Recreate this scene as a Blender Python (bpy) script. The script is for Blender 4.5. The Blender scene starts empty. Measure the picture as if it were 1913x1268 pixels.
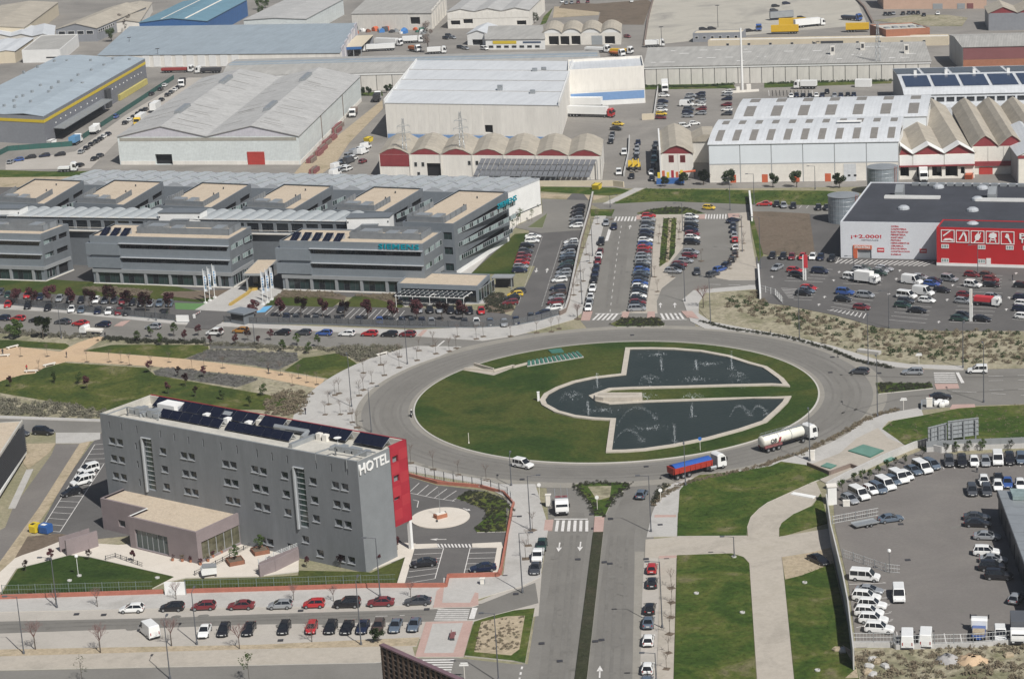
import bpy,math,random
from mathutils import Matrix,Vector
R=math.radians
rnd=random.Random(7)
S=bpy.context.scene
COL=S.collection
FPX,TILT,ROLL,HC=4107.4,0.27073947,0.06149741,138.0
PW,PH=1913,1268
cam=bpy.data.cameras.new('aerial_camera')
cam.sensor_width=36.0
cam.lens=FPX/PW*36.0
cam.clip_start=5.0
cam.clip_end=9000.0
camo=bpy.data.objects.new('aerial_camera',cam)
COL.objects.link(camo)
_fw=Vector((0,math.cos(TILT),-math.sin(TILT)))
_rt=Vector((1,0,0))
_dn=Vector((0,-math.sin(TILT),-math.cos(TILT)))
_cr,_sr=math.cos(ROLL),math.sin(ROLL)
_X=_cr*_rt+_sr*_dn
_Y=-(-_sr*_rt+_cr*_dn)
_Z=-_fw
camo.matrix_world=Matrix(((_X.x,_Y.x,_Z.x,0),(_X.y,_Y.y,_Z.y,0),(_X.z,_Y.z,_Z.z,HC),(0,0,0,1)))
S.camera=camo
SUN_EL,SUN_AZ=R(48),R(150)
world=bpy.data.worlds.new('World')
S.world=world
world.use_nodes=True
wt=world.node_tree
wt.nodes.clear()
wo=wt.nodes.new('ShaderNodeOutputWorld')
wb=wt.nodes.new('ShaderNodeBackground')
ws=wt.nodes.new('ShaderNodeTexSky')
ws.sky_type='NISHITA'
ws.sun_disc=False
ws.sun_elevation=SUN_EL
ws.sun_rotation=SUN_AZ
ws.dust_density=2.0
wb.inputs['Strength'].default_value=0.05
wt.links.new(ws.outputs[0],wb.inputs['Color'])
wt.links.new(wb.outputs[0],wo.inputs['Surface'])
sl=bpy.data.lights.new('sun','SUN')
sl.energy=4.9
sl.angle=R(0.53)
sl.color=(1.0,0.978,0.942)
so=bpy.data.objects.new('sun',sl)
COL.objects.link(so)
_sd=Vector((math.sin(SUN_AZ)*math.cos(SUN_EL),math.cos(SUN_AZ)*math.cos(SUN_EL),math.sin(SUN_EL)))
so.rotation_euler=_sd.to_track_quat('Z','Y').to_euler()
so.location=(60,200,400)
S.view_settings.view_transform='Standard'
S.view_settings.look='None'
S.view_settings.exposure=0.0
S.view_settings.gamma=1.0
S.view_settings.use_curve_mapping=False
S.cycles.max_bounces=6
S.cycles.diffuse_bounces=2
S.cycles.glossy_bounces=3
S.cycles.transmission_bounces=4
S.cycles.transparent_max_bounces=8
S.cycles.volume_bounces=0
S.cycles.use_denoising=True
S.cycles.caustics_reflective=False
S.cycles.caustics_refractive=False
def G(px,py,z=0.0):
 x,y=(px-PW/2)/FPX,(py-PH/2)/FPX
 xr,yr=_cr*x-_sr*y,_sr*x+_cr*y
 d=(xr,math.cos(TILT)-yr*math.sin(TILT),-math.sin(TILT)-yr*math.cos(TILT))
 t=(z-HC)/d[2]
 return Vector((d[0]*t,d[1]*t,z))
K=480.0/1844.0
def k(cx,cy,x,y):
 return(cx+x*K,cy+y*K)
def kk(cx,cy,*v):
 return[(cx+v[i]*K,cy+v[i+1]*K)for i in range(0,len(v),2)]
def GP(pts,z=0.0):
 return[G(x,y,z)for x,y in pts]
def ang(p,q,z=0.0):
 d=G(q[0],q[1],z)-G(p[0],p[1],z)
 return math.atan2(d.y,d.x)
MATS={}
def _lin(c):
 return c if len(c)==4 else(c[0],c[1],c[2],1)
def M(name,col,rough=.75,var=.12,scale=.6,bump=0.0,bscale=None,metal=0.0,spec=.35,world_co=False,fine=0.0,col2=None,stretch=None,coat=0.0):
 """procedural surface: base colour broken up by two noises, optional bump"""
 if name in MATS:
  return MATS[name]
 m=bpy.data.materials.new(name)
 m.use_nodes=True
 nt=m.node_tree
 N,L=nt.nodes,nt.links
 b=N['Principled BSDF']
 b.inputs['Roughness'].default_value=rough
 b.inputs['Metallic'].default_value=metal
 b.inputs['Specular IOR Level'].default_value=spec
 b.inputs['Coat Weight'].default_value=coat
 if world_co:
  co=N.new('ShaderNodeNewGeometry').outputs['Position']
 else:
  co=N.new('ShaderNodeTexCoord').outputs['Object']
 if stretch:
  mp=N.new('ShaderNodeMapping')
  mp.inputs['Rotation'].default_value=(0,0,stretch[3]if len(stretch)>3 else 0)
  mp.inputs['Scale'].default_value=stretch[:3]
  L.new(co,mp.inputs['Vector'])
  co=mp.outputs[0]
 n1=N.new('ShaderNodeTexNoise')
 n1.inputs['Scale'].default_value=scale
 n1.inputs['Detail'].default_value=5
 n1.inputs['Roughness'].default_value=.6
 L.new(co,n1.inputs['Vector'])
 rp=N.new('ShaderNodeValToRGB')
 c=Vector(col[:3])
 lo,hi=c*(1-var),c*(1+var)
 if col2 is not None:
  lo,hi=c,Vector(col2[:3])
 rp.color_ramp.elements[0].position=.3
 rp.color_ramp.elements[1].position=.7
 rp.color_ramp.elements[0].color=(*lo,1)
 rp.color_ramp.elements[1].color=(*hi,1)
 L.new(n1.outputs['Fac'],rp.inputs['Fac'])
 out=rp.outputs[0]
 if fine:
  n2=N.new('ShaderNodeTexNoise')
  n2.inputs['Scale'].default_value=scale*9
  n2.inputs['Detail'].default_value=4
  L.new(co,n2.inputs['Vector'])
  mr=N.new('ShaderNodeMapRange')
  mr.inputs['From Min'].default_value=.3
  mr.inputs['From Max'].default_value=.7
  mr.inputs['To Min'].default_value=1-fine
  mr.inputs['To Max'].default_value=1+fine
  L.new(n2.outputs['Fac'],mr.inputs['Value'])
  mx=N.new('ShaderNodeVectorMath')
  mx.operation='SCALE'
  L.new(out,mx.inputs[0])
  L.new(mr.outputs[0],mx.inputs['Scale'])
  out=mx.outputs[0]
 L.new(out,b.inputs['Base Color'])
 if bump:
  n3=N.new('ShaderNodeTexNoise')
  n3.inputs['Scale'].default_value=bscale or scale*6
  n3.inputs['Detail'].default_value=4
  L.new(co,n3.inputs['Vector'])
  bp=N.new('ShaderNodeBump')
  bp.inputs['Strength'].default_value=bump
  bp.inputs['Distance'].default_value=.1
  L.new(n3.outputs['Fac'],bp.inputs['Height'])
  L.new(bp.outputs[0],b.inputs['Normal'])
 MATS[name]=m
 return m
def ribbed(name,col,period=1.0,axis='x',rough=.6,var=.08,depth=.25,metal=0.0,stain=.2,groove=.82):
 """profiled metal or fibre-cement sheet: ribs across one local axis, lap joints and streaky grime"""
 if name in MATS:
  return MATS[name]
 m=M(name,col,rough,var,.12,0,None,metal,.3,False,stain*.6)
 nt=m.node_tree
 N,L=nt.nodes,nt.links
 b=N['Principled BSDF']
 tc=N.new('ShaderNodeTexCoord')
 w=N.new('ShaderNodeTexWave')
 w.wave_type='BANDS'
 w.bands_direction='X' if axis=='x' else 'Y'
 w.wave_profile='SIN'
 w.inputs['Scale'].default_value=0.314/period
 w.inputs['Distortion'].default_value=0
 L.new(tc.outputs['Object'],w.inputs['Vector'])
 src=b.inputs['Base Color'].links[0].from_socket
 mr=N.new('ShaderNodeMapRange')
 mr.inputs['From Min'].default_value=0
 mr.inputs['From Max'].default_value=.35
 mr.inputs['To Min'].default_value=groove
 mr.inputs['To Max'].default_value=1
 L.new(w.outputs['Fac'],mr.inputs['Value'])
 mp=N.new('ShaderNodeMapping')
 mp.inputs['Scale'].default_value=(.5,.05,1)if axis=='x' else(.05,.5,1)
 L.new(tc.outputs['Object'],mp.inputs['Vector'])
 nz=N.new('ShaderNodeTexNoise')
 nz.inputs['Scale'].default_value=1.2
 nz.inputs['Detail'].default_value=5
 L.new(mp.outputs[0],nz.inputs['Vector'])
 m2=N.new('ShaderNodeMapRange')
 m2.inputs['From Min'].default_value=.3
 m2.inputs['From Max'].default_value=.7
 m2.inputs['To Min'].default_value=1-stain
 m2.inputs['To Max'].default_value=1+stain*.5
 L.new(nz.outputs['Fac'],m2.inputs['Value'])
 mul=N.new('ShaderNodeMath')
 mul.operation='MULTIPLY'
 L.new(mr.outputs[0],mul.inputs[0])
 L.new(m2.outputs[0],mul.inputs[1])
 vm=N.new('ShaderNodeVectorMath')
 vm.operation='SCALE'
 L.new(src,vm.inputs[0])
 L.new(mul.outputs[0],vm.inputs['Scale'])
 L.new(vm.outputs[0],b.inputs['Base Color'])
 bp=N.new('ShaderNodeBump')
 bp.inputs['Strength'].default_value=depth
 bp.inputs['Distance'].default_value=.06
 L.new(w.outputs['Fac'],bp.inputs['Height'])
 L.new(bp.outputs[0],b.inputs['Normal'])
 return m
def patchy(name,cols,scale=.05,rough=.95,fine=.3,fscale=1.5,bump=.6,stops=None):
 """ground cover: several real tints mixed by world-space noise, with fine clumpy grain"""
 if name in MATS:
  return MATS[name]
 m=bpy.data.materials.new(name)
 m.use_nodes=True
 nt=m.node_tree
 N,L=nt.nodes,nt.links
 b=N['Principled BSDF']
 b.inputs['Roughness'].default_value=rough
 b.inputs['Specular IOR Level'].default_value=.1
 co=N.new('ShaderNodeNewGeometry').outputs['Position']
 n1=N.new('ShaderNodeTexNoise')
 n1.inputs['Scale'].default_value=scale
 n1.inputs['Detail'].default_value=8
 n1.inputs['Roughness'].default_value=.68
 n1.inputs['Distortion'].default_value=.6
 L.new(co,n1.inputs['Vector'])
 rp=N.new('ShaderNodeValToRGB')
 cr=rp.color_ramp
 n=len(cols)
 for i,c in enumerate(cols):
  p=stops[i]if stops else .3+.4*i/(n-1)
  if i<2:
   e=cr.elements[i]
   e.position=p
  else:
   e=cr.elements.new(p)
  e.color=_lin(c)
 L.new(n1.outputs['Fac'],rp.inputs['Fac'])
 n2=N.new('ShaderNodeTexNoise')
 n2.inputs['Scale'].default_value=fscale
 n2.inputs['Detail'].default_value=6
 n2.inputs['Roughness'].default_value=.75
 L.new(co,n2.inputs['Vector'])
 mr=N.new('ShaderNodeMapRange')
 mr.inputs['From Min'].default_value=.3
 mr.inputs['From Max'].default_value=.7
 mr.inputs['To Min'].default_value=1-fine
 mr.inputs['To Max'].default_value=1+fine
 L.new(n2.outputs['Fac'],mr.inputs['Value'])
 mx=N.new('ShaderNodeVectorMath')
 mx.operation='SCALE'
 L.new(rp.outputs[0],mx.inputs[0])
 L.new(mr.outputs[0],mx.inputs['Scale'])
 L.new(mx.outputs[0],b.inputs['Base Color'])
 if bump:
  bp=N.new('ShaderNodeBump')
  bp.inputs['Strength'].default_value=bump
  bp.inputs['Distance'].default_value=.25
  L.new(n2.outputs['Fac'],bp.inputs['Height'])
  L.new(bp.outputs[0],b.inputs['Normal'])
 MATS[name]=m
 return m
def glassy(name,col=(.03,.04,.045),rough=.08,spec=.6):
 return M(name,col,rough,.35,.5,spec=spec)
def plain(name,col,rough=.5,**kw):
 return M(name,col,rough,kw.pop('var',.06),kw.pop('scale',.8),**kw)
class MB:
 def __init__(s):
  s.v,s.f,s.m=[],[],[]
 def poly(s,pts,m=0):
  i=len(s.v)
  s.v+=[tuple(p)for p in pts]
  s.f.append(tuple(range(i,i+len(pts))))
  s.m.append(m)
  return s
 def box(s,x0,y0,z0,x1,y1,z1,m=0,top=None):
  i=len(s.v)
  s.v+=[(x0,y0,z0),(x1,y0,z0),(x1,y1,z0),(x0,y1,z0),(x0,y0,z1),(x1,y0,z1),(x1,y1,z1),(x0,y1,z1)]
  for q in((3,2,1,0),(4,5,6,7),(0,1,5,4),(1,2,6,5),(2,3,7,6),(3,0,4,7)):
   s.f.append(tuple(i+a for a in q))
   s.m.append(m)
  if top is not None:
   s.m[-5]=top
  return s
 def prism(s,pts,z0,z1,m=0,top=None,bottom=False):
  """pts: 2-D outline; flat top at z1, sides down to z0"""
  p=[(a[0],a[1])for a in pts]
  ar=sum(p[i][0]*p[(i+1)%len(p)][1]-p[(i+1)%len(p)][0]*p[i][1]for i in range(len(p)))
  if ar<0:
   p=p[::-1]
  n,i=len(p),len(s.v)
  s.v+=[(a,b,z0)for a,b in p]+[(a,b,z1)for a,b in p]
  s.f.append(tuple(range(i+n,i+2*n)))
  s.m.append(m if top is None else top)
  for j in range(n):
   q=(j+1)%n
   s.f.append((i+j,i+q,i+n+q,i+n+j))
   s.m.append(m)
  if bottom:
   s.f.append(tuple(range(i+n-1,i-1,-1)))
   s.m.append(m)
  return s
 def extr(s,prof,a0,a1,axis='y',m=0,cap=None):
  """closed 2-D profile (x,z for axis y; y,z for axis x) swept from a0 to a1"""
  n,i=len(prof),len(s.v)
  for a in(a0,a1):
   s.v+=[(p[0],a,p[1])if axis=='y' else(a,p[0],p[1])for p in prof]
  for j in range(n):
   q=(j+1)%n
   s.f.append((i+j,i+q,i+n+q,i+n+j))
   s.m.append(m)
  c=m if cap is None else cap
  s.f.append(tuple(range(i,i+n)))
  s.f.append(tuple(range(i+2*n-1,i+n-1,-1)))
  s.m+=[c,c]
  return s
 def tube(s,p,q,r0,r1=None,n=6,m=0,cap=True):
  r1=r0 if r1 is None else r1
  p,q=Vector(p),Vector(q)
  d=(q-p).normalized()
  u=d.orthogonal().normalized()
  w=d.cross(u)
  i=len(s.v)
  for c,r in((p,r0),(q,r1)):
   for j in range(n):
    a=2*math.pi*j/n
    s.v.append(tuple(c+r*(math.cos(a)*u+math.sin(a)*w)))
  for j in range(n):
   e=(j+1)%n
   s.f.append((i+j,i+e,i+n+e,i+n+j))
   s.m.append(m)
  if cap:
   s.f.append(tuple(range(i+n-1,i-1,-1)))
   s.f.append(tuple(range(i+n,i+2*n)))
   s.m+=[m,m]
  return s
 def lathe(s,prof,n=16,c=(0,0,0),m=0):
  i=len(s.v)
  for r,z in prof:
   for j in range(n):
    a=2*math.pi*j/n
    s.v.append((c[0]+r*math.cos(a),c[1]+r*math.sin(a),c[2]+z))
  for a in range(len(prof)-1):
   for j in range(n):
    e=(j+1)%n
    s.f.append((i+a*n+j,i+a*n+e,i+a*n+n+e,i+a*n+n+j))
    s.m.append(m)
  b=i+(len(prof)-1)*n
  s.f.append(tuple(range(b,b+n)))
  s.m.append(m)
  return s
 def loft(s,secs,m=0,cap=True):
  n,i=len(secs[0]),len(s.v)
  for c in secs:
   s.v+=[tuple(p)for p in c]
  for a in range(len(secs)-1):
   for j in range(n):
    e=(j+1)%n
    s.f.append((i+a*n+j,i+a*n+e,i+a*n+n+e,i+a*n+n+j))
    s.m.append(m)
  if cap:
   s.f.append(tuple(range(i+n-1,i-1,-1)))
   b=i+(len(secs)-1)*n
   s.f.append(tuple(range(b,b+n)))
   s.m+=[m,m]
  return s
 def strip(s,path,w,z,m=0,z0=None):
  """flat ribbon of width w along a 2-D path; thick when z0 is given"""
  P=[Vector((a[0],a[1]))for a in path]
  L_,R_=[],[]
  for i,p in enumerate(P):
   d=(P[min(i+1,len(P)-1)]-P[max(i-1,0)]).normalized()
   nn=Vector((-d.y,d.x))*(w/2)
   L_.append(p+nn)
   R_.append(p-nn)
  for i in range(len(P)-1):
   a,b,c,d=R_[i],R_[i+1],L_[i+1],L_[i]
   if z0 is None:
    s.poly([(a.x,a.y,z),(b.x,b.y,z),(c.x,c.y,z),(d.x,d.y,z)],m)
   else:
    s.prism([a,b,c,d],z0,z,m)
  return s
 def mesh(s,name,mats,smooth=False,flip=False):
  me=bpy.data.meshes.new(name)
  me.from_pydata(s.v,[],s.f)
  for mm in(mats if isinstance(mats,(list,tuple))else[mats]):
   me.materials.append(mm)
  if len(me.polygons)==len(s.m):
   me.polygons.foreach_set('material_index',s.m)
  if smooth:
   me.polygons.foreach_set('use_smooth',[True]*len(me.polygons))
  me.validate()
  me.update()
  return me
 def build(s,name,mats,parent=None,smooth=False,loc=None,rz=0):
  return place(name,s.mesh(name,mats,smooth),parent,loc,rz)
def place(name,me,parent=None,loc=None,rz=0):
 o=bpy.data.objects.new(name,me)
 COL.objects.link(o)
 if parent is not None:
  o.parent=parent
 if loc is not None:
  o.location=loc
 if rz:
  o.rotation_euler=(0,0,rz)
 return o
def tag(o,label=None,cat=None,group=None,kind=None):
 if label:
  o['label']=label
 if cat:
  o['category']=cat
 if group:
  o['group']=group
 if kind:
  o['kind']=kind
 return o
def thing(name,label,cat,loc=(0,0,0),rz=0.0,group=None):
 o=bpy.data.objects.new(name,None)
 o.empty_display_size=.5
 COL.objects.link(o)
 o.location=loc
 o.rotation_euler=(0,0,rz)
 return tag(o,label,cat,group)
ORD='zeroth first second third fourth fifth sixth seventh eighth ninth tenth eleventh twelfth thirteenth fourteenth fifteenth sixteenth seventeenth eighteenth nineteenth twentieth'.split()+['twenty-first','twenty-second','twenty-third','twenty-fourth','twenty-fifth','twenty-sixth','twenty-seventh','twenty-eighth','twenty-ninth','thirtieth','thirty-first','thirty-second','thirty-third','thirty-fourth']
_lv=[0]
def ground(name,pts,mat,z=.02,px=True,side=None,world_pts=None):
 """one sheet or kerbed slab of the setting; every sheet gets its own level, 4 mm apart"""
 _lv[0]+=1
 zz=z+.0004*_lv[0]
 P=world_pts if world_pts is not None else GP(pts)
 b=MB().prism(P,-.05,zz,0 if side is None else 1,0)
 return tag(b.build(name,[mat]if side is None else[mat,side]),kind='structure')
def text_mesh(txt,size,depth=.05,bold=True,spacing=1.0,shear=0):
 c=bpy.data.curves.new('lettering','FONT')
 c.body=txt
 c.size=size
 c.extrude=depth
 c.offset=.02*size if bold else 0
 c.space_character=spacing
 c.shear=shear
 c.resolution_u=2
 o=bpy.data.objects.new('lettering',c)
 COL.objects.link(o)
 dg=bpy.context.evaluated_depsgraph_get()
 dg.update()
 me=bpy.data.meshes.new_from_object(o.evaluated_get(dg))
 bpy.data.objects.remove(o)
 bpy.data.curves.remove(c)
 return me
def lettering(name,txt,parent,loc,width,mat,rot=(math.pi/2,0,0),height=None,depth=.05,bold=True,spacing=1.0,shear=0):
 """solid letters standing on a wall; loc is the lower left corner in the parent's frame"""
 me=text_mesh(txt,1.0,depth,bold,spacing,shear)
 xs=[v.co.x for v in me.vertices]
 ys=[v.co.y for v in me.vertices]
 x0,y0,w,h=min(xs),min(ys),max(xs)-min(xs),max(ys)-min(ys)
 sx=width/w
 sy=(height/h)if height else sx
 for v in me.vertices:
  v.co.x=(v.co.x-x0)*sx
  v.co.y=(v.co.y-y0)*sy
 me.materials.clear()
 me.materials.append(mat)
 o=place(name,me,parent,loc)
 o.rotation_euler=rot
 return o
m_soil=patchy('dry_soil',[(.30,.26,.19),(.22,.21,.13),(.36,.31,.23)],.03,fine=.25,fscale=1.2)
m_yard=patchy('yard_asphalt',[(.17,.16,.145),(.23,.215,.195),(.29,.27,.24)],.025,.9,.10,.8,.15)
m_road=patchy('worn_asphalt',[(.165,.157,.142),(.19,.181,.164),(.215,.205,.187)],.06,.9,.07,1.6,.12)
m_lane=patchy('traffic_lane_asphalt',[(.155,.147,.133),(.178,.169,.153),(.198,.189,.171)],.09,.88,.06,1.8,.1)
m_shoulder=patchy('dusty_shoulder',[(.245,.230,.20),(.285,.267,.233)],.2,.95,.08,1.5,.1)
m_lot=patchy('car_park_asphalt',[(.098,.094,.090),(.115,.110,.106),(.14,.134,.127)],.06,.88,.08,1.8,.12)
m_lot2=patchy('coach_yard_asphalt',[(.15,.138,.128),(.175,.162,.15),(.205,.19,.172)],.05,.88,.09,1.8,.12)
m_pave=patchy('pale_paving',[(.385,.37,.345),(.43,.415,.39),(.35,.335,.31)],.12,.85,.08,1.6,.1)
m_pave2=patchy('warm_paving',[(.36,.325,.27),(.41,.37,.315),(.32,.29,.245)],.1,.88,.09,1.3,.1)
m_conc=patchy('parking_lane_concrete',[(.36,.335,.295),(.40,.37,.33),(.43,.40,.355)],.08,.88,.07,1.5,.08)
m_cream=patchy('cream_terrace',[(.56,.51,.44),(.62,.57,.50)],.3,.8,.05,2,.05)
m_kerb=plain('kerb_stone',(.46,.44,.40),.8)
m_lawn=patchy('fine_lawn',[(.020,.039,.010),(.033,.058,.013),(.070,.080,.021),(.025,.047,.011)],.035,.95,.34,1.3,.6)
m_grass=patchy('rough_grass',[(.028,.052,.011),(.045,.077,.015),(.090,.106,.026),(.17,.15,.085)],.09,.97,.42,1.1,.9,[.3,.45,.57,.69])
m_meadow=patchy('spring_meadow',[(.032,.048,.014),(.046,.068,.016),(.088,.098,.024),(.19,.165,.095)],.08,.97,.42,1.0,.9,[.3,.45,.57,.7])
m_scrub=patchy('dry_scrub',[(.15,.15,.085),(.25,.23,.155),(.33,.295,.215),(.17,.165,.09)],.09,.97,.4,.8,.9,[.32,.45,.56,.68])
m_lav=patchy('lavender_bed',[(.105,.10,.095),(.14,.135,.125),(.10,.105,.075)],.25,.97,.4,1.6,1.0)
m_sand=patchy('sandy_path',[(.46,.33,.205),(.51,.375,.245),(.42,.305,.205)],.12,.95,.1,1.6,.15)
m_dirt=patchy('brown_earth',[(.12,.092,.068),(.155,.122,.092),(.10,.082,.06)],.1,.97,.25,1.2,.6)
m_dirt2=patchy('pale_earth',[(.33,.27,.185),(.40,.33,.235),(.26,.22,.14)],.12,.97,.25,1.2,.6)
m_pink=patchy('pink_tactile_paving',[(.40,.275,.24),(.44,.315,.275)],.3,.88,.1,2.5,.1)
m_bluep=plain('blue_bay_paint',(.13,.36,.58),.8)
m_greenp=plain('green_court_paint',(.10,.20,.07),.8)
m_mark=M('road_paint',(.62,.60,.57),.7,.18,1.5,fine=.15)
m_lotgreen=plain('weedy_edge',(.10,.115,.05),.95)
CXY=(21.141848,446.048)
def RW(pts,z=0):
 """pixels and roundabout arcs -> ground points"""
 out=[]
 for p in pts:
  if p[0]=='arc':
   _,r,a,b=p
   a=G(*a)if not isinstance(a,(int,float))else a
   b=G(*b)if not isinstance(b,(int,float))else b
   t0=math.atan2(a.y-CXY[1],a.x-CXY[0])if hasattr(a,'y')else a
   t1=math.atan2(b.y-CXY[1],b.x-CXY[0])if hasattr(b,'y')else b
   d=(t1-t0+math.pi)%(2*math.pi)-math.pi
   n=max(3,int(abs(d)/.06))
   for i in range(n+1):
    t=t0+d*i/n
    out.append(Vector((CXY[0]+r*math.cos(t),CXY[1]+r*math.sin(t),0)))
  else:
   out.append(G(p[0],p[1]))
 return out
def smooth_px(pts,n=5):
 """Catmull-Rom through the listed corners so that kerbs bend instead of breaking"""
 out=[]
 L=len(pts)
 for i in range(L):
  p0,p1,p2,p3=pts[i-1],pts[i],pts[(i+1)%L],pts[(i+2)%L]
  for j in range(n):
   t=j/n
   out.append(tuple(.5*(2*p1[c]+(p2[c]-p0[c])*t+(2*p0[c]-5*p1[c]+4*p2[c]-p3[c])*t*t+(3*p1[c]-p0[c]-3*p2[c]+p3[c])*t**3)for c in(0,1)))
 return out
def area(name,pts,mat,z=.02,side=None):
 return ground(name,None,mat,z,side=side,world_pts=RW(pts))
g0=MB().poly([(-5000,-300,0),(5000,-300,0),(5000,7000,0),(-5000,7000,0)])
tag(g0.build('ground',m_soil),kind='structure')
_lv[0]=0
area('industrial_yard',[(-500,335),(0,338),(560,345),(1010,352),(1400,352),(1913,345),(2500,350),(2900,-110),(-1100,-110)],m_yard,.012)
ROADS=tag(MB().prism([(CXY[0]+57*math.cos(t*math.pi/60),CXY[1]+57*math.sin(t*math.pi/60))for t in range(120)],-.05,.045).build('roundabout_road',m_road),kind='structure')
area('west_street',[(-120,572),(100,583),(335,604),(480,612),(780,626),(1000,622),(1010,650),(860,655),(753,652),(610,650),(480,646),(200,636),(-120,618)],m_road,.02)
area('north_street',[(1085,600),(1090,560),(1112,470),(1130,395),(1100,380),(1180,376),(1400,378),(1920,384),(1920,396),(1545,404),(1400,400),(1413,520),(1412,538),(1330,548),(1290,575),(1300,612),(1240,640),(1120,640)],m_road,.024)
area('east_road',[(1500,640),(1640,683),(1760,690),(2080,686),(2080,750),(1800,758),(1720,766),(1660,782),(1590,812),(1500,850),(1420,700)],m_road,.02)
area('south_avenue',[(1020,890),(1240,890),(1222,990),(1216,1110),(1208,1330),(965,1330),(986,1240),(1010,1085),(1025,985)],m_road,.02)
area('hotel_street',[(-120,1136),(290,1131),(812,1131),(880,1128),(985,1085),(1012,1070),(1006,1150),(890,1163),(790,1192),(480,1207),(-120,1217)],m_conc,.02)
area('bottom_street',[(-120,1255),(700,1238),(775,1229),(850,1228),(960,1240),(992,1240),(985,1340),(-120,1340)],m_road,.02)
area('hotel_road',[(-120,782),(190,783),(420,800),(420,830),(190,808),(-120,806)],m_road,.02)
area('traffic_lane',[(-120,1163),(300,1154),(480,1147),(820,1137),(900,1127),(1000,1088),(1006,1126),(890,1157),(790,1161),(480,1166),(-120,1187)],m_lane,.03)
area('traffic_lane',[(1050,955),(1090,958),(1102,985),(1097,1000),(1083,1100),(1060,1330),(1000,1330),(1022,1120)],m_lane,.03)
area('traffic_lane',[(1136,1000),(1150,955),(1175,905),(1215,895),(1195,950),(1185,1000),(1184,1100),(1178,1330),(1102,1330),(1120,1110)],m_lane,.03)
area('traffic_lane',[(1129,575),(1160,575),(1180,415),(1148,415)],m_lane,.034)
area('dusty_margin',[(1186,1030),(1204,1030),(1200,1330),(1180,1330)],m_shoulder,.034)
b=MB()
for r0,r1,mm in((42.6,44.0,0),(54.0,56.9,0),(46.5,50.2,1),(45.5,46.0,2),(47.3,47.8,2),(49.2,49.7,2),(51.2,51.7,2)):
 for i in range(180):
  a,c=math.pi*i/90,math.pi*(i+1)/90
  b.poly([(CXY[0]+r*math.cos(t),CXY[1]+r*math.sin(t),.062+.004*(mm==2))for r,t in((r0,a),(r1,a),(r1,c),(r0,c))],mm)
m_tyre_=patchy('tyre_polished_asphalt',[(.145,.138,.125),(.17,.162,.147),(.19,.182,.166)],.3,.85,.1,2,.1)
tag(b.build('ring_wear',[m_shoulder,m_lane,m_tyre_]),kind='structure')
b=MB()
rq=random.Random(21)
for p0,p1,p2 in(((1052,1000),(1040,1120),(1020,1330)),((1068,1000),(1058,1120),(1041,1330)),((1080,1000),(1069,1120),(1053,1330)),((1143,1000),(1134,1120),(1120,1330)),((1157,1000),(1149,1120),(1138,1330)),((1172,1000),(1167,1120),(1159,1330)),((-60,1168),(400,1155),(820,1141)),((-60,1176),(400,1161),(820,1146)),((1134,575),(1145,500),(1154,415)),((1152,575),(1162,500),(1171,415)),((1560,700),(1700,705),(1913,703)),((1560,775),(1700,740),(1913,727))):
 b.strip(GP([p0,p1,p2]),.55,.066)
for i in range(60):
 q=rq.choice([(rq.uniform(1035,1075),rq.uniform(1010,1268)),(rq.uniform(1130,1175),rq.uniform(1010,1268)),(rq.uniform(60,800),rq.uniform(1150,1175)),(rq.uniform(1620,1900),rq.uniform(900,1180)),(rq.uniform(300,700),rq.uniform(630,645))])
 p=G(*q)
 r_=rq.uniform(.25,.9)
 b.poly([(p.x+r_*rq.uniform(.6,1.2)*math.cos(t*.785)*1.3,p.y+r_*rq.uniform(.6,1.2)*math.sin(t*.785),.072+.0002*i)for t in range(8)])
tag(b.build('road_stain',m_tyre_),kind='structure')
area('roundabout_pavement',[('arc',55.4,(813,664),(655,800)),('arc',55.4,(655,800),(880,893)),(930,905),(1000,905),(1025,985),(1017,1030),(1010,1078),(975,1095),(882,1122),(830,1128),(828,1080),(855,1078),(940,1075),(950,1000),(958,960),(945,930),(900,905),(760,880),('arc',68.5,(560,800),(706,664)),(753,652),(780,647),(862,648)],m_pave,.13,m_kerb)
area('west_pavement',[(-120,562),(0,569),(328,600),(340,598),(480,606),(770,617),(930,609),(985,602),(1036,590),(1060,560),(1112,402),(1133,402),(1115,470),(1093,555),(1087,585),(1072,597),(1010,615),(960,628),(900,637),(780,629),(480,613),(330,606),(100,583),(-120,571)],m_pave,.13,m_kerb)
area('central_pavement',kk(960,310,900,352,1370,352,1352,372,1225,372,1212,590,1085,745,1110,785,1160,802,1060,880,1025,970,1030,1060,765,1055,800,1040,945,1045,960,940,985,800,1000,560,1022,380,890,385),m_pave2,.13,m_kerb)
area('east_pavement',kk(960,310,1540,345,1690,335,1700,500,1755,800,1740,822,1540,822,1455,808,1440,792,1500,750,1565,700,1612,600,1612,380,1540,380),m_pave2,.13,m_kerb)
area('scrub_field',[(1283,552),(1300,541),(1412,536),(1424,566),(1470,572),(1560,590),(1640,613),(1740,619),(2080,619),(2080,684),(1830,690),(1720,690),(1640,680),(1560,655),(1480,633),(1400,621),(1330,606)],m_scrub,.10)
area('northeast_pavement',[(1275,560),(1296,543),(1410,533),(1413,541),(1318,548),(1306,566),(1305,586),(1330,602),(1400,615),(1480,629),(1560,648),(1640,673),(1700,681),(1800,684),(1800,692),(1690,688),(1640,683),(1560,659),('arc',55.4,(1500,648),(1320,612)),(1290,601)],m_pave,.13,m_kerb)
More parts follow.
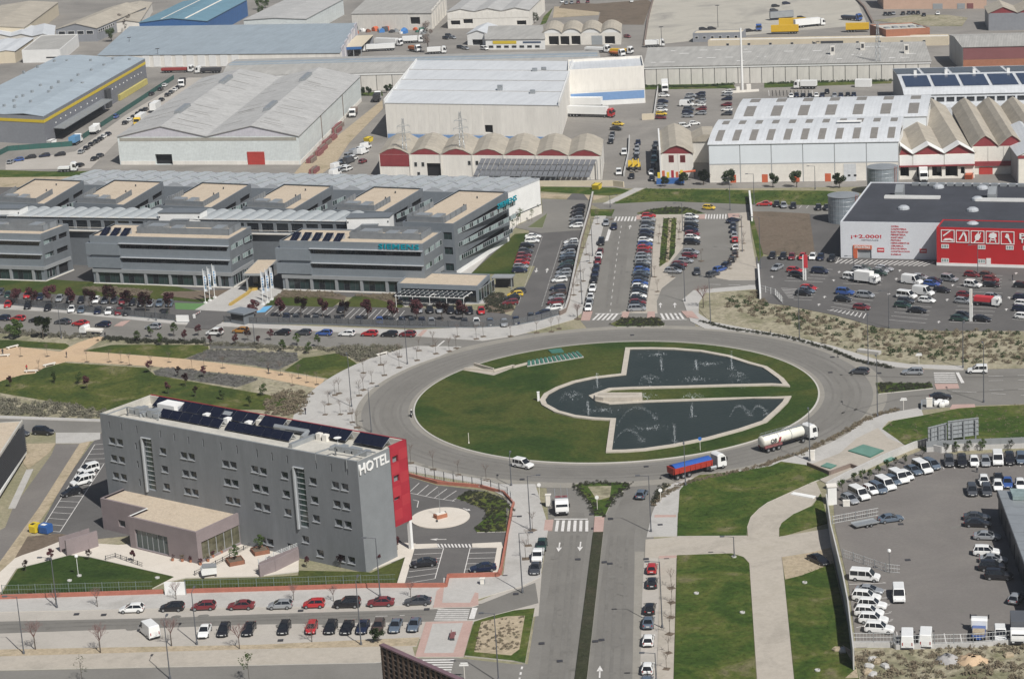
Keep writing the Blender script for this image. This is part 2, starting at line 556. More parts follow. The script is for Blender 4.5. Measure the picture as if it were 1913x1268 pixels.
area('southeast_pavement',[('arc',55.4,(1290,897),(1540,800)),(1600,792),(1660,772),(1720,762),(1725,776),(1660,787),(1648,800),(1700,840),(1660,855),(1620,868),(1590,862),(1560,892),(1480,876),(1440,880),(1360,890),(1305,905),(1275,935),(1266,960),(1265,1002),(1208,1003),(1218,960),(1232,925),(1255,905)],m_pave,.13,m_kerb)
area('plaza',[(1505,872),(1568,848),(1600,820),(1640,800),(1660,820),(1700,836),(1660,858),(1600,880),(1552,908),(1512,887)],m_pave2,.16,m_kerb)
area('cross_path',kk(960,938,945,270,1050,262,1170,250,1680,245,1675,180,1700,110,1760,50,1844,0)+kk(1433,938,0,0,240,-170,330,-190,390,-60,320,20,180,90,100,150,85,250,450,190,480,330,110,405,195,1268)+[(1490,1340),(1417,1340)]+kk(960,938,1745,1268,1690,440,1650,395,1560,370,1165,380,1170,400,1040,405,940,400),m_pave2,.12,m_kerb)
area('avenue_pavement',kk(960,938,1042,402,1168,385,1145,1268)+[(1256,1340),(1215,1340)]+kk(960,938,1025,1268,1045,700),m_pave2,.14,m_kerb)
area('avenue_parking_lane',kk(960,938,935,402,1042,402,1045,700,1025,1268)+[(1215,1340),(1196,1340)]+kk(960,938,905,1268,920,700),m_conc,.05)
area('hotel_pavement',[(-120,1116),(0,1115),(310,1108),(850,1094),(860,1082),(882,1082),(882,1122),(830,1128),(812,1131),(290,1137),(-120,1146)],m_pave,.13,m_kerb)
area('lower_pavement',[(-120,1230),(480,1213),(770,1207),(776,1229),(700,1238),(-120,1254)],m_pave2,.13,m_kerb)
area('verge',[(-120,1216),(480,1205),(784,1191),(778,1207),(480,1213),(-120,1230)],m_dirt2,.13,m_kerb)
area('corner_pavement',kk(480,938,1212,862,1552,855,1482,1112,1135,1112),m_pink,.13,m_kerb)
area('corner_paving_panel',kk(480,938,1262,875,1480,870,1410,1085,1200,1085),m_pave,.146)
area('corner_pavement',kk(480,938,1290,640,1340,600,1590,655,1590,740,1540,755,1265,760),m_pink,.14,m_kerb)
area('corner_paving_panel',kk(480,938,1345,600,1570,640,1530,725,1330,725),m_pave,.155)
for q in((1190,110,1300,108,1290,200,1175,205),(225,130,285,128,275,205,215,205),(580,110,650,108,640,215,572,215),(1010,95,1165,95,1165,110,1010,112),(1040,390,1168,385,1166,402,1040,408)):
 if q[0]!=1190:
  area('tactile_paving',kk(960,938,*q),m_pink,.15)
for q in((500,1045,565,1045,545,1110,480,1110),(780,1050,830,1050,815,1095,770,1090),(960,1048,1010,1048,1015,1095,955,1095),(1200,1045,1280,1045,1330,1100,1240,1090),(880,360,915,360,910,385,880,385),(1325,355,1372,352,1370,382,1325,382),(1535,345,1620,345,1620,372,1540,375)):
 area('tactile_paving',kk(960,310,*q),m_pink,.15)
for q in((820,1150,870,1120,935,1110,880,1150),(1150,1220,1195,1180,1225,1180,1180,1225)):
 area('tactile_paving',kk(0 if q[0]==820 else 480,310,*q),m_pink,.15)
area('tactile_paving',kk(1433,620,1200,375,1370,375,1380,405,1215,412),m_pink,.10)
area('tactile_paving',kk(1433,620,1330,525,1490,522,1495,545,1310,555),m_pink,.15)
PARK=[(-120,616),(200,634),(480,645),(610,649),(753,652),(706,666),('arc',68.8,(706,666),(566,776)),(560,800),(420,798),(190,779),(-120,778)]
area('park_soil',PARK,m_scrub,.07)
area('park_lawn',kk(0,620,-300,60,60,60,470,85,500,100,470,130,130,110,0,140,-300,150),m_meadow,.08)
area('park_lawn',kk(0,620,590,140,800,95,1490,95,1500,130,1320,195,900,160),m_meadow,.08)
area('park_lawn',kk(0,620,60,330,460,222,1050,260,1110,310,1500,380,1844,440,2200,500,2180,580,1844,560,1300,560,760,580,480,520,0,440,-300,500,-300,400),m_meadow,.08)
area('park_lawn',kk(480,620,195,280,330,190,600,150,720,230,640,270,530,340),m_meadow,.08)
area('lavender_bed',kk(0,620,1330,195,1510,130,1844,140,1844,245),m_lav,.09)
area('lavender_bed',kk(480,620,0,150,290,150,290,210,150,275,0,250),m_lav,.09)
area('lavender_bed',kk(0,620,1100,280,1210,255,1844,335,1840,350,1700,400,1380,350,1120,315),m_lav,.09)
area('lavender_bed',kk(0,620,1500,90,1844,85,1844,120,1510,125),m_lav,.095)
area('sandy_path',kk(0,620,-300,180,60,115,140,110,430,145,560,80,690,35,760,40,600,140,900,165,1310,195,1844,260,2330,340,2290,410,1844,320,1100,250,780,230,480,215,330,250,250,300,160,310,20,350,-300,480),m_sand,.10)
area('park_edge_pavement',kk(0,620,-300,600,0,603,720,628,720,645,0,622,-300,618),m_pave,.13,m_kerb)
area('green_verge',[(1010,349),(1150,351),(1185,358),(1140,366),(1010,358)],m_grass,.06)
area('green_verge',[(1145,381),(1205,353),(1400,356),(1545,357),(1570,360),(1560,384),(1400,382),(1240,376)],m_grass,.07)
area('verge_path',[(1126,381),(1185,352),(1203,352),(1142,381)],m_pave,.08)
area('green_verge',[(1103,392),(1148,392),(1143,404),(1104,404)],m_grass,.14)
area('green_verge',[(-120,320),(0,318),(90,321),(170,320),(150,330),(0,332),(-120,340)],m_grass,.06)
area('earth_bank',[(-120,334),(60,330),(200,331),(330,330),(300,350),(-120,350)],m_dirt2,.05)
area('earth_bank',[(1010,362),(1135,367),(1110,374),(1010,370)],m_dirt2,.05)
area('bare_earth_plot',kk(960,310,1690,320,1730,330,1844,330)+kk(1433,310,305,345,345,640,0,640)+kk(960,310,1760,620,1720,480),m_dirt,.08)
area('green_strip',kk(960,310,1685,360,1715,360,1790,640,1755,690),m_grass,.085)
area('store_car_park',[(1400,398),(1550,402),(1575,380),(2100,380),(2100,622),(1740,618),(1640,612),(1560,589),(1470,571),(1424,566),(1413,540),(1412,480),(1522,478),(1513,402),(1400,399)],m_lot,.05)
area('campus_car_park',[(-120,535),(330,560),(545,568),(700,572),(900,580),(930,582),(955,590),(1000,497),(960,497),(990,430),(1010,425),(1080,350),(1100,375),(1072,500),(1058,575),(1036,589),(985,600),(930,607),(770,614),(480,602),(328,596),(-120,560)],m_lot,.05)
area('service_lane',[(960,425),(1014,398),(1012,372),(1104,375),(1092,430),(1010,436)],m_road,.06)
area('planting_triangle',kk(960,310,100,445,240,345,205,448),m_lotgreen,.16,m_kerb)
area('office_court',[(-120,345),(960,372),(985,395),(900,508),(880,560),(520,552),(330,540),(-120,530)],m_lot,.03)
area('end_wing_walk',[(858,512),(940,428),(960,412),(972,415),(880,512)],m_pave,.1)
area('campus_lawn',[(880,512),(962,438),(985,436),(1003,438),(975,492),(962,512),(930,512)],m_lawn,.12)
area('campus_lawn',[(-120,520),(60,520),(130,525),(330,536),(440,560),(370,565),(330,562),(-120,538)],m_lawn,.1)
area('campus_lawn',kk(480,310,60,1000,190,900,540,915,630,940,545,1015),m_lawn,.1)
area('campus_lawn',kk(480,310,610,1012,690,940,960,925,1050,1000,1040,1020),m_lawn,.1)
for q in((480,310,190,900,500,905,640,935,630,965,340,935,130,950),(480,310,700,930,980,920,1040,990,1000,1000,870,960),(0,310,660,870,960,880,1100,905,1060,940,800,925,600,880),(0,310,1180,905,1480,900,1640,890,1600,940,1400,960,1150,930)):
 area('planting_bed',kk(*q),m_dirt,.12)
area('entrance_plaza',kk(0,310,1400,1035,1690,865,1844,870)+kk(480,310,60,870,190,895,60,1000,20,1040,-60,1055),m_pave,.12,m_kerb)
area('entrance_drive',kk(0,310,1330,1160,1410,1040,1640,1050,1590,1130,1500,1175),m_lot,.135)
area('entrance_terrace',kk(480,310,990,955,1170,945,1640,965,1650,990,1150,1000,1060,1010),m_pave,.12,m_kerb)
area('accessible_bay',kk(480,310,0,1020,110,1005,60,1050,0,1055),m_bluep,.09)
area('green_bay',kk(0,310,1255,985,1480,990,1400,1035,1260,1030),m_greenp,.09)
area('planting_bed',kk(480,310,1640,930,1760,910,1800,960,1844,1000,1844,1035,1760,1060,1640,1050),m_dirt,.12)
area('hotel_car_park',kk(480,620,900,950,1090,1040,1290,1100,1600,1135,1770,1190,1844,1268)+kk(480,938,1800,60,1790,230,1735,545,1375,550,1345,600,1000,600,940,300,950,100)+[(700,900)],m_lot,.03)
area('hotel_west_car_park',[(192,806),(250,850),(250,1000),(120,1012),(75,985),(120,900),(170,830)],m_lot,.03)
area('ramp_drive',kk(0,620,400,805,570,805,300,1268)+[(0,1075),(-120,1130),(-120,1060),(10,985)]+kk(0,620,90,1268,370,880),m_lot2,.05)
area('gravel_strip',kk(0,620,580,790,660,770,350,1268)+kk(0,938,200,260,60,500,-40,560,-80,540,280,40),m_dirt2,.07)
area('pale_forecourt',kk(0,620,400,725,720,725,720,770,580,800,400,800),m_pave,.09)
area('hotel_lawn',kk(0,938,10,665,130,480,290,440,500,385,640,400,1250,540,1040,650),m_lawn,.15)
area('hotel_lawn',kk(0,938,1320,640,1320,560,1844,545)+kk(480,938,0,545,800,520,1060,400,1000,590,600,610,0,625),m_lawn,.15)
area('hotel_terrace',kk(0,938,-60,560,110,405,480,250,540,260,700,300,850,310,1000,300,1500,330,1750,300,1900,330)+kk(480,938,60,330,300,390,300,500,0,535)+kk(0,938,1330,545,1180,580,1040,648,980,648,1240,535,640,395,500,380,290,435,120,475,0,660,-60,690),m_cream,.13,m_kerb)
area('hotel_terrace',kk(480,938,790,500,1000,290,1140,300,1130,340,1060,590,1005,590,1065,395),m_cream,.13,m_kerb)
area('hotel_walk',kk(480,938,1130,305,1290,300,1300,325,1130,335),m_cream,.13)
area('hotel_walk',kk(480,938,1545,300,1755,290,1765,330,1545,325),m_cream,.13)
area('hotel_walk',kk(480,938,1725,320,1760,320,1730,520,1690,520),m_cream,.13)
tag(MB().prism([G(823,968)+Vector((5.4*math.cos(t/20*math.pi),5.4*math.sin(t/20*math.pi),0))for t in range(40)],-.05,.22).build('turning_circle',m_cream),kind='structure')
area('planting_bed',kk(480,620,1430,1200,1500,1150,1640,1150,1780,1215,1844,1290)+kk(480,938,1790,40,1790,215,1580,220,1560,190,1650,110,1640,60,1500,0),m_grass,.15,m_kerb)
area('planting_bed',kk(0,938,110,400,200,250,420,230,530,245,280,345),m_dirt,.15)
area('dirt_yard',kk(0,620,160,805,400,800,360,860,200,985,170,950),m_dirt2,.06)
area('ramp_walk',kk(0,620,60,1268,190,990,240,985,110,1268),m_pave,.09)
area('hotel_lawn',kk(480,938,300,495,780,505,840,515,800,525,300,560),m_lawn,.15)
area('hotel_lawn',kk(0,938,1330,560,1844,545)+kk(480,938,300,530,300,560,0,570),m_lawn,.14)
area('traffic_island_lawn',kk(480,938,1560,862,1660,830,1844,782)+kk(960,938,150,765,80,1160,0,1142)+kk(480,938,1490,1105),m_grass,.16,m_kerb)
area('island_bare_bed',kk(480,938,1610,865,1790,825)+kk(960,938,80,820,40,1060,-20,1105)+kk(480,938,1560,1080),m_dirt2,.17)
area('corner_lawn',kk(960,938,1190,-80,1240,-140,1330,-190,1620,-215,1844,-255)+kk(1433,620,100,935,280,960,450,1035,320,1085,0,1230)+kk(960,938,1760,50,1700,110,1675,180,1672,245,1172,248),m_grass,.16,m_kerb)
area('wedge_lawn',kk(1433,938,88,250,88,190,110,150,190,90,330,30,385,-60,440,150,330,180),m_grass,.15)
area('strip_lawn',kk(960,938,1172,385,1560,372,1640,395,1688,440,1740,1268)+[(1413,1340),(1257,1340)]+kk(960,938,1148,1268),m_grass,.16,m_kerb)
area('strip_lawn',kk(1433,938,110,410,290,400,470,420,610,1030,660,1268)+[(1610,1340),(1490,1340)]+kk(1433,938,195,1268),m_grass,.16,m_kerb)
area('worn_earth',kk(1433,938,105,400,300,370,460,330,480,440,380,480,250,530,130,560),m_dirt2,.17)
area('worn_earth',kk(1433,938,540,1030,625,1080,655,1268,560,1268,640,1200),m_dirt2,.17)
area('east_lawn',[(1648,802),(1668,787),(1730,776),(1800,762),(2080,750),(2080,832),(1790,836),(1735,832),(1700,838)],m_grass,.12)
area('coach_yard',[(1556,918),(1560,905),(1730,838),(1790,850),(2080,832),(2080,1210),(1913,1200),(1600,1210),(1585,1090),(1560,985)],m_lot2,.03)
area('weedy_bank',[(1596,1216),(1700,1208),(1913,1196),(2080,1190),(2080,1340),(1615,1340)],m_scrub,.10)
area('median_lawn',kk(960,938,570,220,642,218,525,1268)+[(1088,1340),(1066,1340)]+kk(960,938,437,1268),patchy('median_groundcover',[(.030,.036,.018),(.042,.044,.026),(.058,.052,.034)],.15,fine=.4,fscale=1.6),.17,m_kerb)
area('splitter_island',kk(960,620,440,1100,620,1085,720,1085,820,1090,825,1110,720,1195,680,1268)+kk(960,938,655,105,580,105)+kk(960,620,560,1240),m_grass,.17,m_kerb)
area('splitter_bare_bed',kk(960,620,530,1115,700,1110,690,1190,600,1215),m_scrub,.18)
area('splitter_island',kk(1433,620,780,370,1180,374,1190,408,800,448),m_grass,.17,m_kerb)
area('splitter_island',kk(960,310,690,1140,780,1098,1040,1096,1085,1145,1060,1155,740,1158),m_grass,.17,m_kerb)
area('hedge_island',smooth_px(kk(960,310,905,352,960,322,1100,302,1240,305,1350,340,1340,350)),m_grass,.18,m_kerb)
area('planted_island',kk(960,310,1075,382,1168,380,1155,630,1120,680,1045,730,1052,600),m_grass,.18,m_kerb)
area('planted_island_path',kk(960,310,1112,388,1132,388,1112,690,1090,700),m_dirt2,.19)
b=MB().lathe([(43.0,-.05),(43.0,.16),(42.65,.18),(42.65,.2),(0.01,.22)],160,(CXY[0],CXY[1],0))
b.m=[1 if f[0]<480 else 0 for f in b.f]
tag(b.build('roundabout_lawn',[m_lawn,m_kerb]),kind='structure')
POOL=kk(960,620,580,455,640,432,700,410,850,403,1160,396,1500,386,1844,378)+kk(1433,620,165,386,120,330,45,275,0,245)+kk(960,620,1700,214,1550,165,1350,128,1150,112,980,108,800,110,770,296,560,320,420,350,300,394,215,440,185,485,200,520,290,570,420,605,560,622,692,628,660,858,800,855,940,845,1150,815,1400,765,1640,700)+kk(1433,620,0,640,90,560,150,500,175,457,0,465)+kk(960,620,1844,462,1500,470,960,488,700,502,620,485)
def offset(pts,d):
 P=[Vector((a[0],a[1]))for a in pts]
 ar=sum(P[i].x*P[(i+1)%len(P)].y-P[(i+1)%len(P)].x*P[i].y for i in range(len(P)))
 s=1 if ar>0 else-1
 out=[]
 for i,p in enumerate(P):
  a,c=(p-P[i-1]).normalized(),(P[(i+1)%len(P)]-p).normalized()
  na,nc=Vector((-a.y,a.x))*s,Vector((-c.y,c.x))*s
  mm=(na+nc).normalized()
  out.append(p+mm*d/max(.45,mm.dot(na)))
 return out
m_coping=M('pool_coping_stone',(.46,.415,.35),.8,.1,.8,.2,fine=.08)
pool_o=[p.xy for p in GP(POOL,.5)]
pool_i=offset(pool_o,1.15)
b=MB()
n=len(pool_o)
for i in range(n):
 j=(i+1)%n
 a,c,d,e=pool_o[i],pool_o[j],pool_i[j],pool_i[i]
 b.poly([(a.x,a.y,.5),(c.x,c.y,.5),(d.x,d.y,.5),(e.x,e.y,.5)])
 b.poly([(a.x,a.y,.1),(c.x,c.y,.1),(c.x,c.y,.5),(a.x,a.y,.5)])
 b.poly([(d.x,d.y,.1),(e.x,e.y,.1),(e.x,e.y,.5),(d.x,d.y,.5)])
tag(b.build('pool_coping',m_coping),kind='structure')
mw=M('pool_water',(.022,.031,.029),.3,.5,.09,.45,1.6,spec=.06,world_co=True,col2=(.032,.041,.038))
tag(MB().poly([(p.x,p.y,.30)for p in offset(pool_o,.9)]).build('pool_water',mw),kind='structure')
mk={}
def mark(name,pts,z):
 mk.setdefault(name,MB()).poly([(p.x,p.y,z)for p in(GP(pts)if not hasattr(pts[0],'x')else pts)])
def stripes(name,a,b_,c,d,n,duty,z):
 """n bars between edge a-b and edge c-d (pixels)"""
 A,B,C_,D=G(*a),G(*b_),G(*c),G(*d)
 for i in range(n):
  t0,t1=(i+.5-duty/2)/n,(i+.5+duty/2)/n
  mark(name,[A.lerp(B,t0),A.lerp(B,t1),C_.lerp(D,t1),C_.lerp(D,t0)],z)
def lines(name,a,b_,c,d,n,w,z):
 """n+1 thin bay lines running from edge a-b to edge c-d"""
 A,B,C_,D=G(*a),G(*b_),G(*c),G(*d)
 u=(B-A).normalized()*w/2
 for i in range(n+1):
  t=i/n
  p,q=A.lerp(B,t),C_.lerp(D,t)
  mark(name,[p-u,p+u,q+u,q-u],z)
def line(name,pts,w,z,dash=None):
 P=GP(pts)
 for a,c in zip(P,P[1:]):
  d=(c-a).normalized()
  nn=Vector((-d.y,d.x,0))*w/2
  if dash:
   L=(c-a).length
   s=0
   while s<L:
    e=min(L,s+dash[0])
    p,q=a+d*s,a+d*e
    mark(name,[p-nn,q-nn,q+nn,p+nn],z)
    s+=dash[0]+dash[1]
  else:
   mark(name,[a-nn,c-nn,c+nn,a+nn],z)
def arrow(name,px,to,L,z):
 a=G(*px)
 d=(G(*to)-a).normalized()
 nn=Vector((-d.y,d.x,0))
 mark(name,[a-nn*.12,a+d*L*.6-nn*.12,a+d*L*.6+nn*.12,a+nn*.12],z)
 mark(name,[a+d*L*.55-nn*.5,a+d*L,a+d*L*.55+nn*.5],z)
Z=.085
stripes('pedestrian_crossing',*kk(960,938,282,210,545,210,295,132,545,132),6,.5,Z)
line('pedestrian_crossing',kk(960,938,290,122,530,122),.45,Z)
stripes('pedestrian_crossing',*kk(960,310,550,1108,720,1108,600,1062,760,1062),5,.5,Z)
line('pedestrian_crossing',kk(960,310,585,1062,775,1062),.4,Z+.004)
stripes('pedestrian_crossing',*kk(960,310,1060,1103,1235,1100,1040,1060,1205,1058),5,.5,Z)
line('pedestrian_crossing',kk(960,310,1060,1106,1240,1104),.4,Z+.004)
stripes('pedestrian_crossing',*kk(960,310,710,398,880,398,725,366,890,366),7,.5,Z)
stripes('pedestrian_crossing',*kk(960,310,1365,382,1530,382,1370,350,1532,348),8,.5,Z)
stripes('pedestrian_crossing',*kk(480,938,1270,852,1300,765,1508,852,1530,765),6,.5,Z)
line('pedestrian_crossing',kk(480,938,1540,838,1565,758),.9,Z)
stripes('pedestrian_crossing',*kk(480,938,1290,1230,1180,1125,1390,1230,1418,1122),6,.5,Z)
stripes('pedestrian_crossing',*kk(1433,620,1205,370,1195,290,1370,370,1345,290),6,.45,Z)
line('pedestrian_crossing',kk(1433,620,1365,292,1405,368),.7,Z)
stripes('pedestrian_crossing',*kk(0,310,1330,1158,1500,1165,1350,1140,1530,1150),9,.5,.16)
stripes('hotel_crossing',*kk(480,938,1285,300,1560,302,1300,326,1570,326),11,.5,.09)
arrow('lane_arrow',k(960,938,480,285),k(960,938,470,365),4.5,Z)
arrow('lane_arrow',k(960,938,330,290),k(960,938,318,368),4.5,Z)
arrow('lane_arrow',k(960,938,615,1262),k(960,938,618,1190),4.5,Z)
arrow('lane_arrow',k(960,310,1155,1020),k(960,310,1155,980),5,Z)
arrow('lane_arrow',k(960,310,1052,1020),k(960,310,1052,980),5,Z)
arrow('lane_arrow',k(960,310,830,455),k(960,310,836,430),5,Z)
arrow('lane_arrow',k(960,310,165,735),k(960,310,158,768),5,Z)
arrow('lane_arrow',k(960,310,235,768),k(960,310,242,735),5,Z)
arrow('lane_arrow',k(960,310,312,355),k(960,310,310,388),5,Z)
line('lane_line',kk(960,310,690,1050,745,600,775,410),.14,Z,(2.5,4))
line('lane_line',kk(960,310,665,540,690,455),.9,Z)
line('lane_line',kk(1433,620,1590,320,1900,312),.14,Z,(3,3))
line('lane_line',kk(1433,620,1590,352,1900,345),.14,Z,(3,3))
line('lane_line',kk(1433,620,1590,418,1900,412),.14,Z,(3,3))
line('lane_line',kk(1433,620,1330,425,1400,430,1900,460),.14,Z,(3,3))
line('lane_line',kk(960,310,1400,852,1735,858),.2,Z,(3,2))
line('lane_line',kk(480,938,850,820,1060,812),.14,Z,(2,2))
line('lane_line',kk(480,620,1290,110,1345,65),.4,Z)
line('lane_line',kk(960,938,60,1180,40,1268),.3,Z,(1,1))
lines('hotel_bay_line',*kk(480,938,1140,335,1065,585,1340,330,1275,550),6,.14,.09)
line('hotel_bay_line',kk(480,938,1340,330,1278,550),.14,.092)
lines('hotel_bay_line',*kk(480,938,1530,330,1485,520,1735,325,1700,515),5,.14,.09)
line('hotel_bay_line',kk(480,938,1530,330,1485,520),.14,.092)
lines('hotel_bay_line',*kk(480,620,1090,1155,1400,1215,1165,1085,1500,1155),5,.14,.09)
line('hotel_bay_line',kk(480,620,1090,1155,1280,1195,1420,1215),.14,.092)
line('hotel_bay_line',kk(0,620,745,950)+kk(0,938,430,215),.14,.092)
line('hotel_bay_line',kk(0,620,680,810)+kk(0,938,295,200),.14,.092)
lines('hotel_bay_line',*(kk(0,620,680,810)+kk(0,938,295,200)+kk(0,620,850,800)+kk(0,938,430,215)),16,.14,.09)
line('hotel_bay_line',kk(480,620,1120,1205,1160,1215,1150,1260),.14,.092)
arrow('hotel_arrow',k(480,938,1360,268),k(480,938,1255,268),3,.09)
arrow('hotel_arrow',k(480,938,1480,45),k(480,938,1535,62),2,.09)
for q,nn in(((40,640,510,660,30,672,500,690),8),((150,790,430,800,125,825,400,835),6),((320,755,470,765,290,835,405,838),5)):
 pass
lines('store_bay_line',*kk(1433,310,20,300,440,310,50,280,450,290),8,.13,.08)
lines('store_bay_line',*kk(1433,310,10,668,500,690,35,640,520,655),8,.13,.08)
for(x0,y0,x1,y1,x2,y2,x3,y3,n_)in((470,745,400,835,350,735,270,830,4),(300,740,240,830,190,740,125,825,4),(640,760,545,845,850,770,820,855,4),(300,870,190,960,370,880,320,965,4),(580,895,430,1035,800,915,680,1080,6),(1050,870,870,1105,1230,880,1140,1130,9),(1440,780,1360,870,1690,790,1680,880,4),(1420,900,1310,1120,1690,915,1600,1130,8),(1790,900,1760,1100,1900,905,1900,1110,8)):
 lines('store_bay_line',*kk(1433,310,x0,y0,x1,y1,x2,y2,x3,y3),n_,.13,.08)
 line('store_bay_line',kk(1433,310,x1,y1,x3,y3),.13,.084)
lines('store_hatching',*kk(1433,310,540,672,1200,690,490,700,1120,722),18,.35,.08)
lines('store_hatching',*kk(1433,310,100,880,150,945,215,885,190,950),6,.25,.08)
lines('store_hatching',*kk(1433,310,450,1040,690,1095,480,1030,710,1060),8,.3,.08)
for x,y in((40,805),(480,830),(950,760),(925,820),(870,930),(1330,865),(1740,955),(1785,780),(370,1005),(1230,1130),(1290,970),(1715,1040),(1770,840),(515,770),(410,950)):
 arrow('store_arrow',k(1433,310,x,y),k(1433,310,x+(8 if x%20 else-8),y-25),2.0,.08)
lines('office_bay_line',*kk(480,310,700,1025,1060,1040,620,1100,1000,1110),9,.14,.08)
lines('office_bay_line',*kk(480,310,120,1015,560,1025,60,1070,480,1090),9,.14,.08)
line('office_bay_line',kk(960,310,205,510,30,1000),.16,.08,(.5,.9))
line('office_bay_line',kk(960,310,345,540,200,1010),.16,.08,(.5,.9))
lines('yard_bay_line',*kk(1433,620,700,1215,1280,990,660,1230,1240,1000),11,.13,.085)
lines('yard_bay_line',*kk(1433,620,1270,985,1900,965,1250,945,1880,930),8,.13,.085)
lines('yard_bay_line',*kk(1433,938,855,580,905,840,830,575,885,845),5,.13,.085)
lines('yard_bay_line',*kk(1433,938,590,590,640,900,850,580,900,850),5,.13,.085)
lines('yard_bay_line',*kk(1433,938,930,930,1500,950,950,1050,1520,1030),5,.13,.085)
for i in range(12):
 x=15+i*26
 lines('far_bay_line',*kk(1433,0,x,690,x+26,690,x-4,650,x+22,650),1,.2,.06)
for nme,bb in mk.items():
 tag(bb.build(nme,m_mark),kind='structure')
m_iron=plain('cast_iron',(.045,.045,.05),.7)
b=MB()
for x,y in kk(960,938,695,122,575,190,560,88,690,443,460,412,630,990,585,1000,330,1142,200,1015,650,432,950,410,1095,405,1050,165,100,315,40,105,15,660)+kk(0,938,745,810,550,805)+kk(480,938,170,993,315,780,1220,770)+kk(960,620,850,25,950,968,60,1060)+kk(1433,620,455,293,470,183,805,298)+kk(1433,938,1010,417,960,160,1485,818):
 p=G(x,y)
 b.box(p.x-.45,p.y-.4,.1,p.x+.45,p.y+.4,.158)
tag(b.build('drain_cover',m_iron),kind='structure')
class Bld:
 """a building standing on its own frame: s along the front, t backwards, z up. a, b, c: surveyed corners (front left, front right, back right) at height h"""
 def __init__(s,name,label,cat,a,b,c,h,group=None,depth=None,square=False):
  A,B=G(*a,h),G(*b,h)
  u=(B-A)
  s.L=u.length
  u.normalize()
  n=Vector((-u.y,u.x,0))
  s.k=0.0
  if c is not None:
   C=(G(c[1],c[2],h)-A)if c[0]=='bl' else(G(*c,h)-B)
   s.D=C.dot(n)
   if not square:
    s.k=C.dot(u)/s.D
  if depth is not None:
   s.D=depth
  s.u,s.n,s.O,s.h=u,n,Vector((A.x,A.y,0)),h
  s.root=thing(name,label,cat,(A.x,A.y,0),math.atan2(u.y,u.x),group)
 def loc(s,px,z=None):
  d=G(*px,s.h if z is None else z)-s.O
  t=d.dot(s.n)
  return d.dot(s.u)-s.k*t,t
 def _ray(s,px):
  a,b=G(*px,0),G(*px,40)
  return a,(b-a)
 def front(s,px,t=0.0):
  a,d=s._ray(px)
  o=s.O+s.n*t
  q=(o-a).dot(s.n)/d.dot(s.n)
  p=a+d*q
  return(p-s.O).dot(s.u)-s.k*t,p.z
 def right(s,px,x=None):
  x=s.L if x is None else x
  w=s.n+s.u*s.k
  nr=Vector((w.y,-w.x,0)).normalized()
  a,d=s._ray(px)
  o=s.O+s.u*x
  q=(o-a).dot(nr)/d.dot(nr)
  p=a+d*q
  return(p-s.O).dot(s.n),p.z
 def hole(s,p,q):
  a,b=s.front(p),s.front(q)
  return(min(a[0],b[0]),max(a[0],b[0]),max(.02,min(a[1],b[1])),max(a[1],b[1]))
 def rhole(s,p,q):
  a,b=s.right(p),s.right(q)
  return(min(a[0],b[0]),max(a[0],b[0]),max(.02,min(a[1],b[1])),max(a[1],b[1]))
 def add(s,name,mb,mat,parent=None,smooth=False,label=None):
  if s.k:
   mb.v=[(p[0]+s.k*p[1],p[1],p[2])for p in mb.v]
  o=mb.build(name,mat,parent or s.root,smooth)
  if label:
   o['label']=label
  return o
 def put(s,name,me,x,t,z,rz=0.0,parent=None):
  o=place(name,me,parent or s.root,(x+s.k*t,t,z))
  if rz:
   o.rotation_euler=(0,0,rz)
  return o
def wallface(mb,f,L0,L1,z0,z1,holes,depth,m=0,mr=None):
 """a wall with real openings; f(s, z, d) gives the 3-D point d metres inside the wall"""
 mr=m if mr is None else mr
 S_=sorted({L0,L1}|{max(L0,min(L1,v))for h in holes for v in(h[0],h[1])})
 Z_=sorted({z0,z1}|{max(z0,min(z1,v))for h in holes for v in(h[2],h[3])})
 for a,b in zip(S_,S_[1:]):
  if b-a<1e-4:
   continue
  for c,d in zip(Z_,Z_[1:]):
   if d-c<1e-4:
    continue
   x,z=(a+b)/2,(c+d)/2
   if any(h[0]<x<h[1]and h[2]<z<h[3]for h in holes):
    continue
   mb.poly([f(a,c,0),f(b,c,0),f(b,d,0),f(a,d,0)],m)
 for h in holes:
  a,b,c,d=h[:4]
  q=[(a,c),(b,c),(b,d),(a,d)]
  for i in range(4):
   p,r=q[i],q[(i+1)%4]
   mb.poly([f(*p,0),f(*p,depth),f(*r,depth),f(*r,0)],mr)
_pane={}
def window_parts(B,f_loc,w,h,mats,frame=.07,sill=True,mull=0,name='window',parent=None,rz=0,wid=''):
 """one window: frame with its pane (and sill) as sub-parts; meshes are shared by size"""
 key=(round(w,2),round(h,2),mats[0].name,mats[1].name,mull,sill)
 if key not in _pane:
  fr=MB()
  fr.box(0,-.05,0,w,.03,frame).box(0,-.05,h-frame,w,.03,h).box(0,-.05,frame,frame,.03,h-frame).box(w-frame,-.05,frame,w,.03,h-frame)
  for i in range(mull):
   x=w*(i+1)/(mull+1)
   fr.box(x-frame/2,-.04,frame,x+frame/2,.02,h-frame)
  pn=MB().box(frame,-.015,frame,w-frame,.0,h-frame)
  sl_=MB().box(-.06,-.55,-.08,w+.06,-.04,-.002)if sill else None
  _pane[key]=(fr.mesh('window',mats[0]),pn.mesh('pane',mats[1]),sl_.mesh('sill',mats[2]if len(mats)>2 else mats[0])if sl_ else None)
 a,b,c=_pane[key]
 o=place(name,a,parent or B.root,f_loc)
 if rz:
  o.rotation_euler=(0,0,rz)
 place('pane',b,o)
 if c:
  place('sill',c,o)
 return o
m_grey=M('hotel_grey_panel',(.180,.190,.200),.62,.10,.9,.08,3,fine=.06,stretch=(.6,.6,.09))
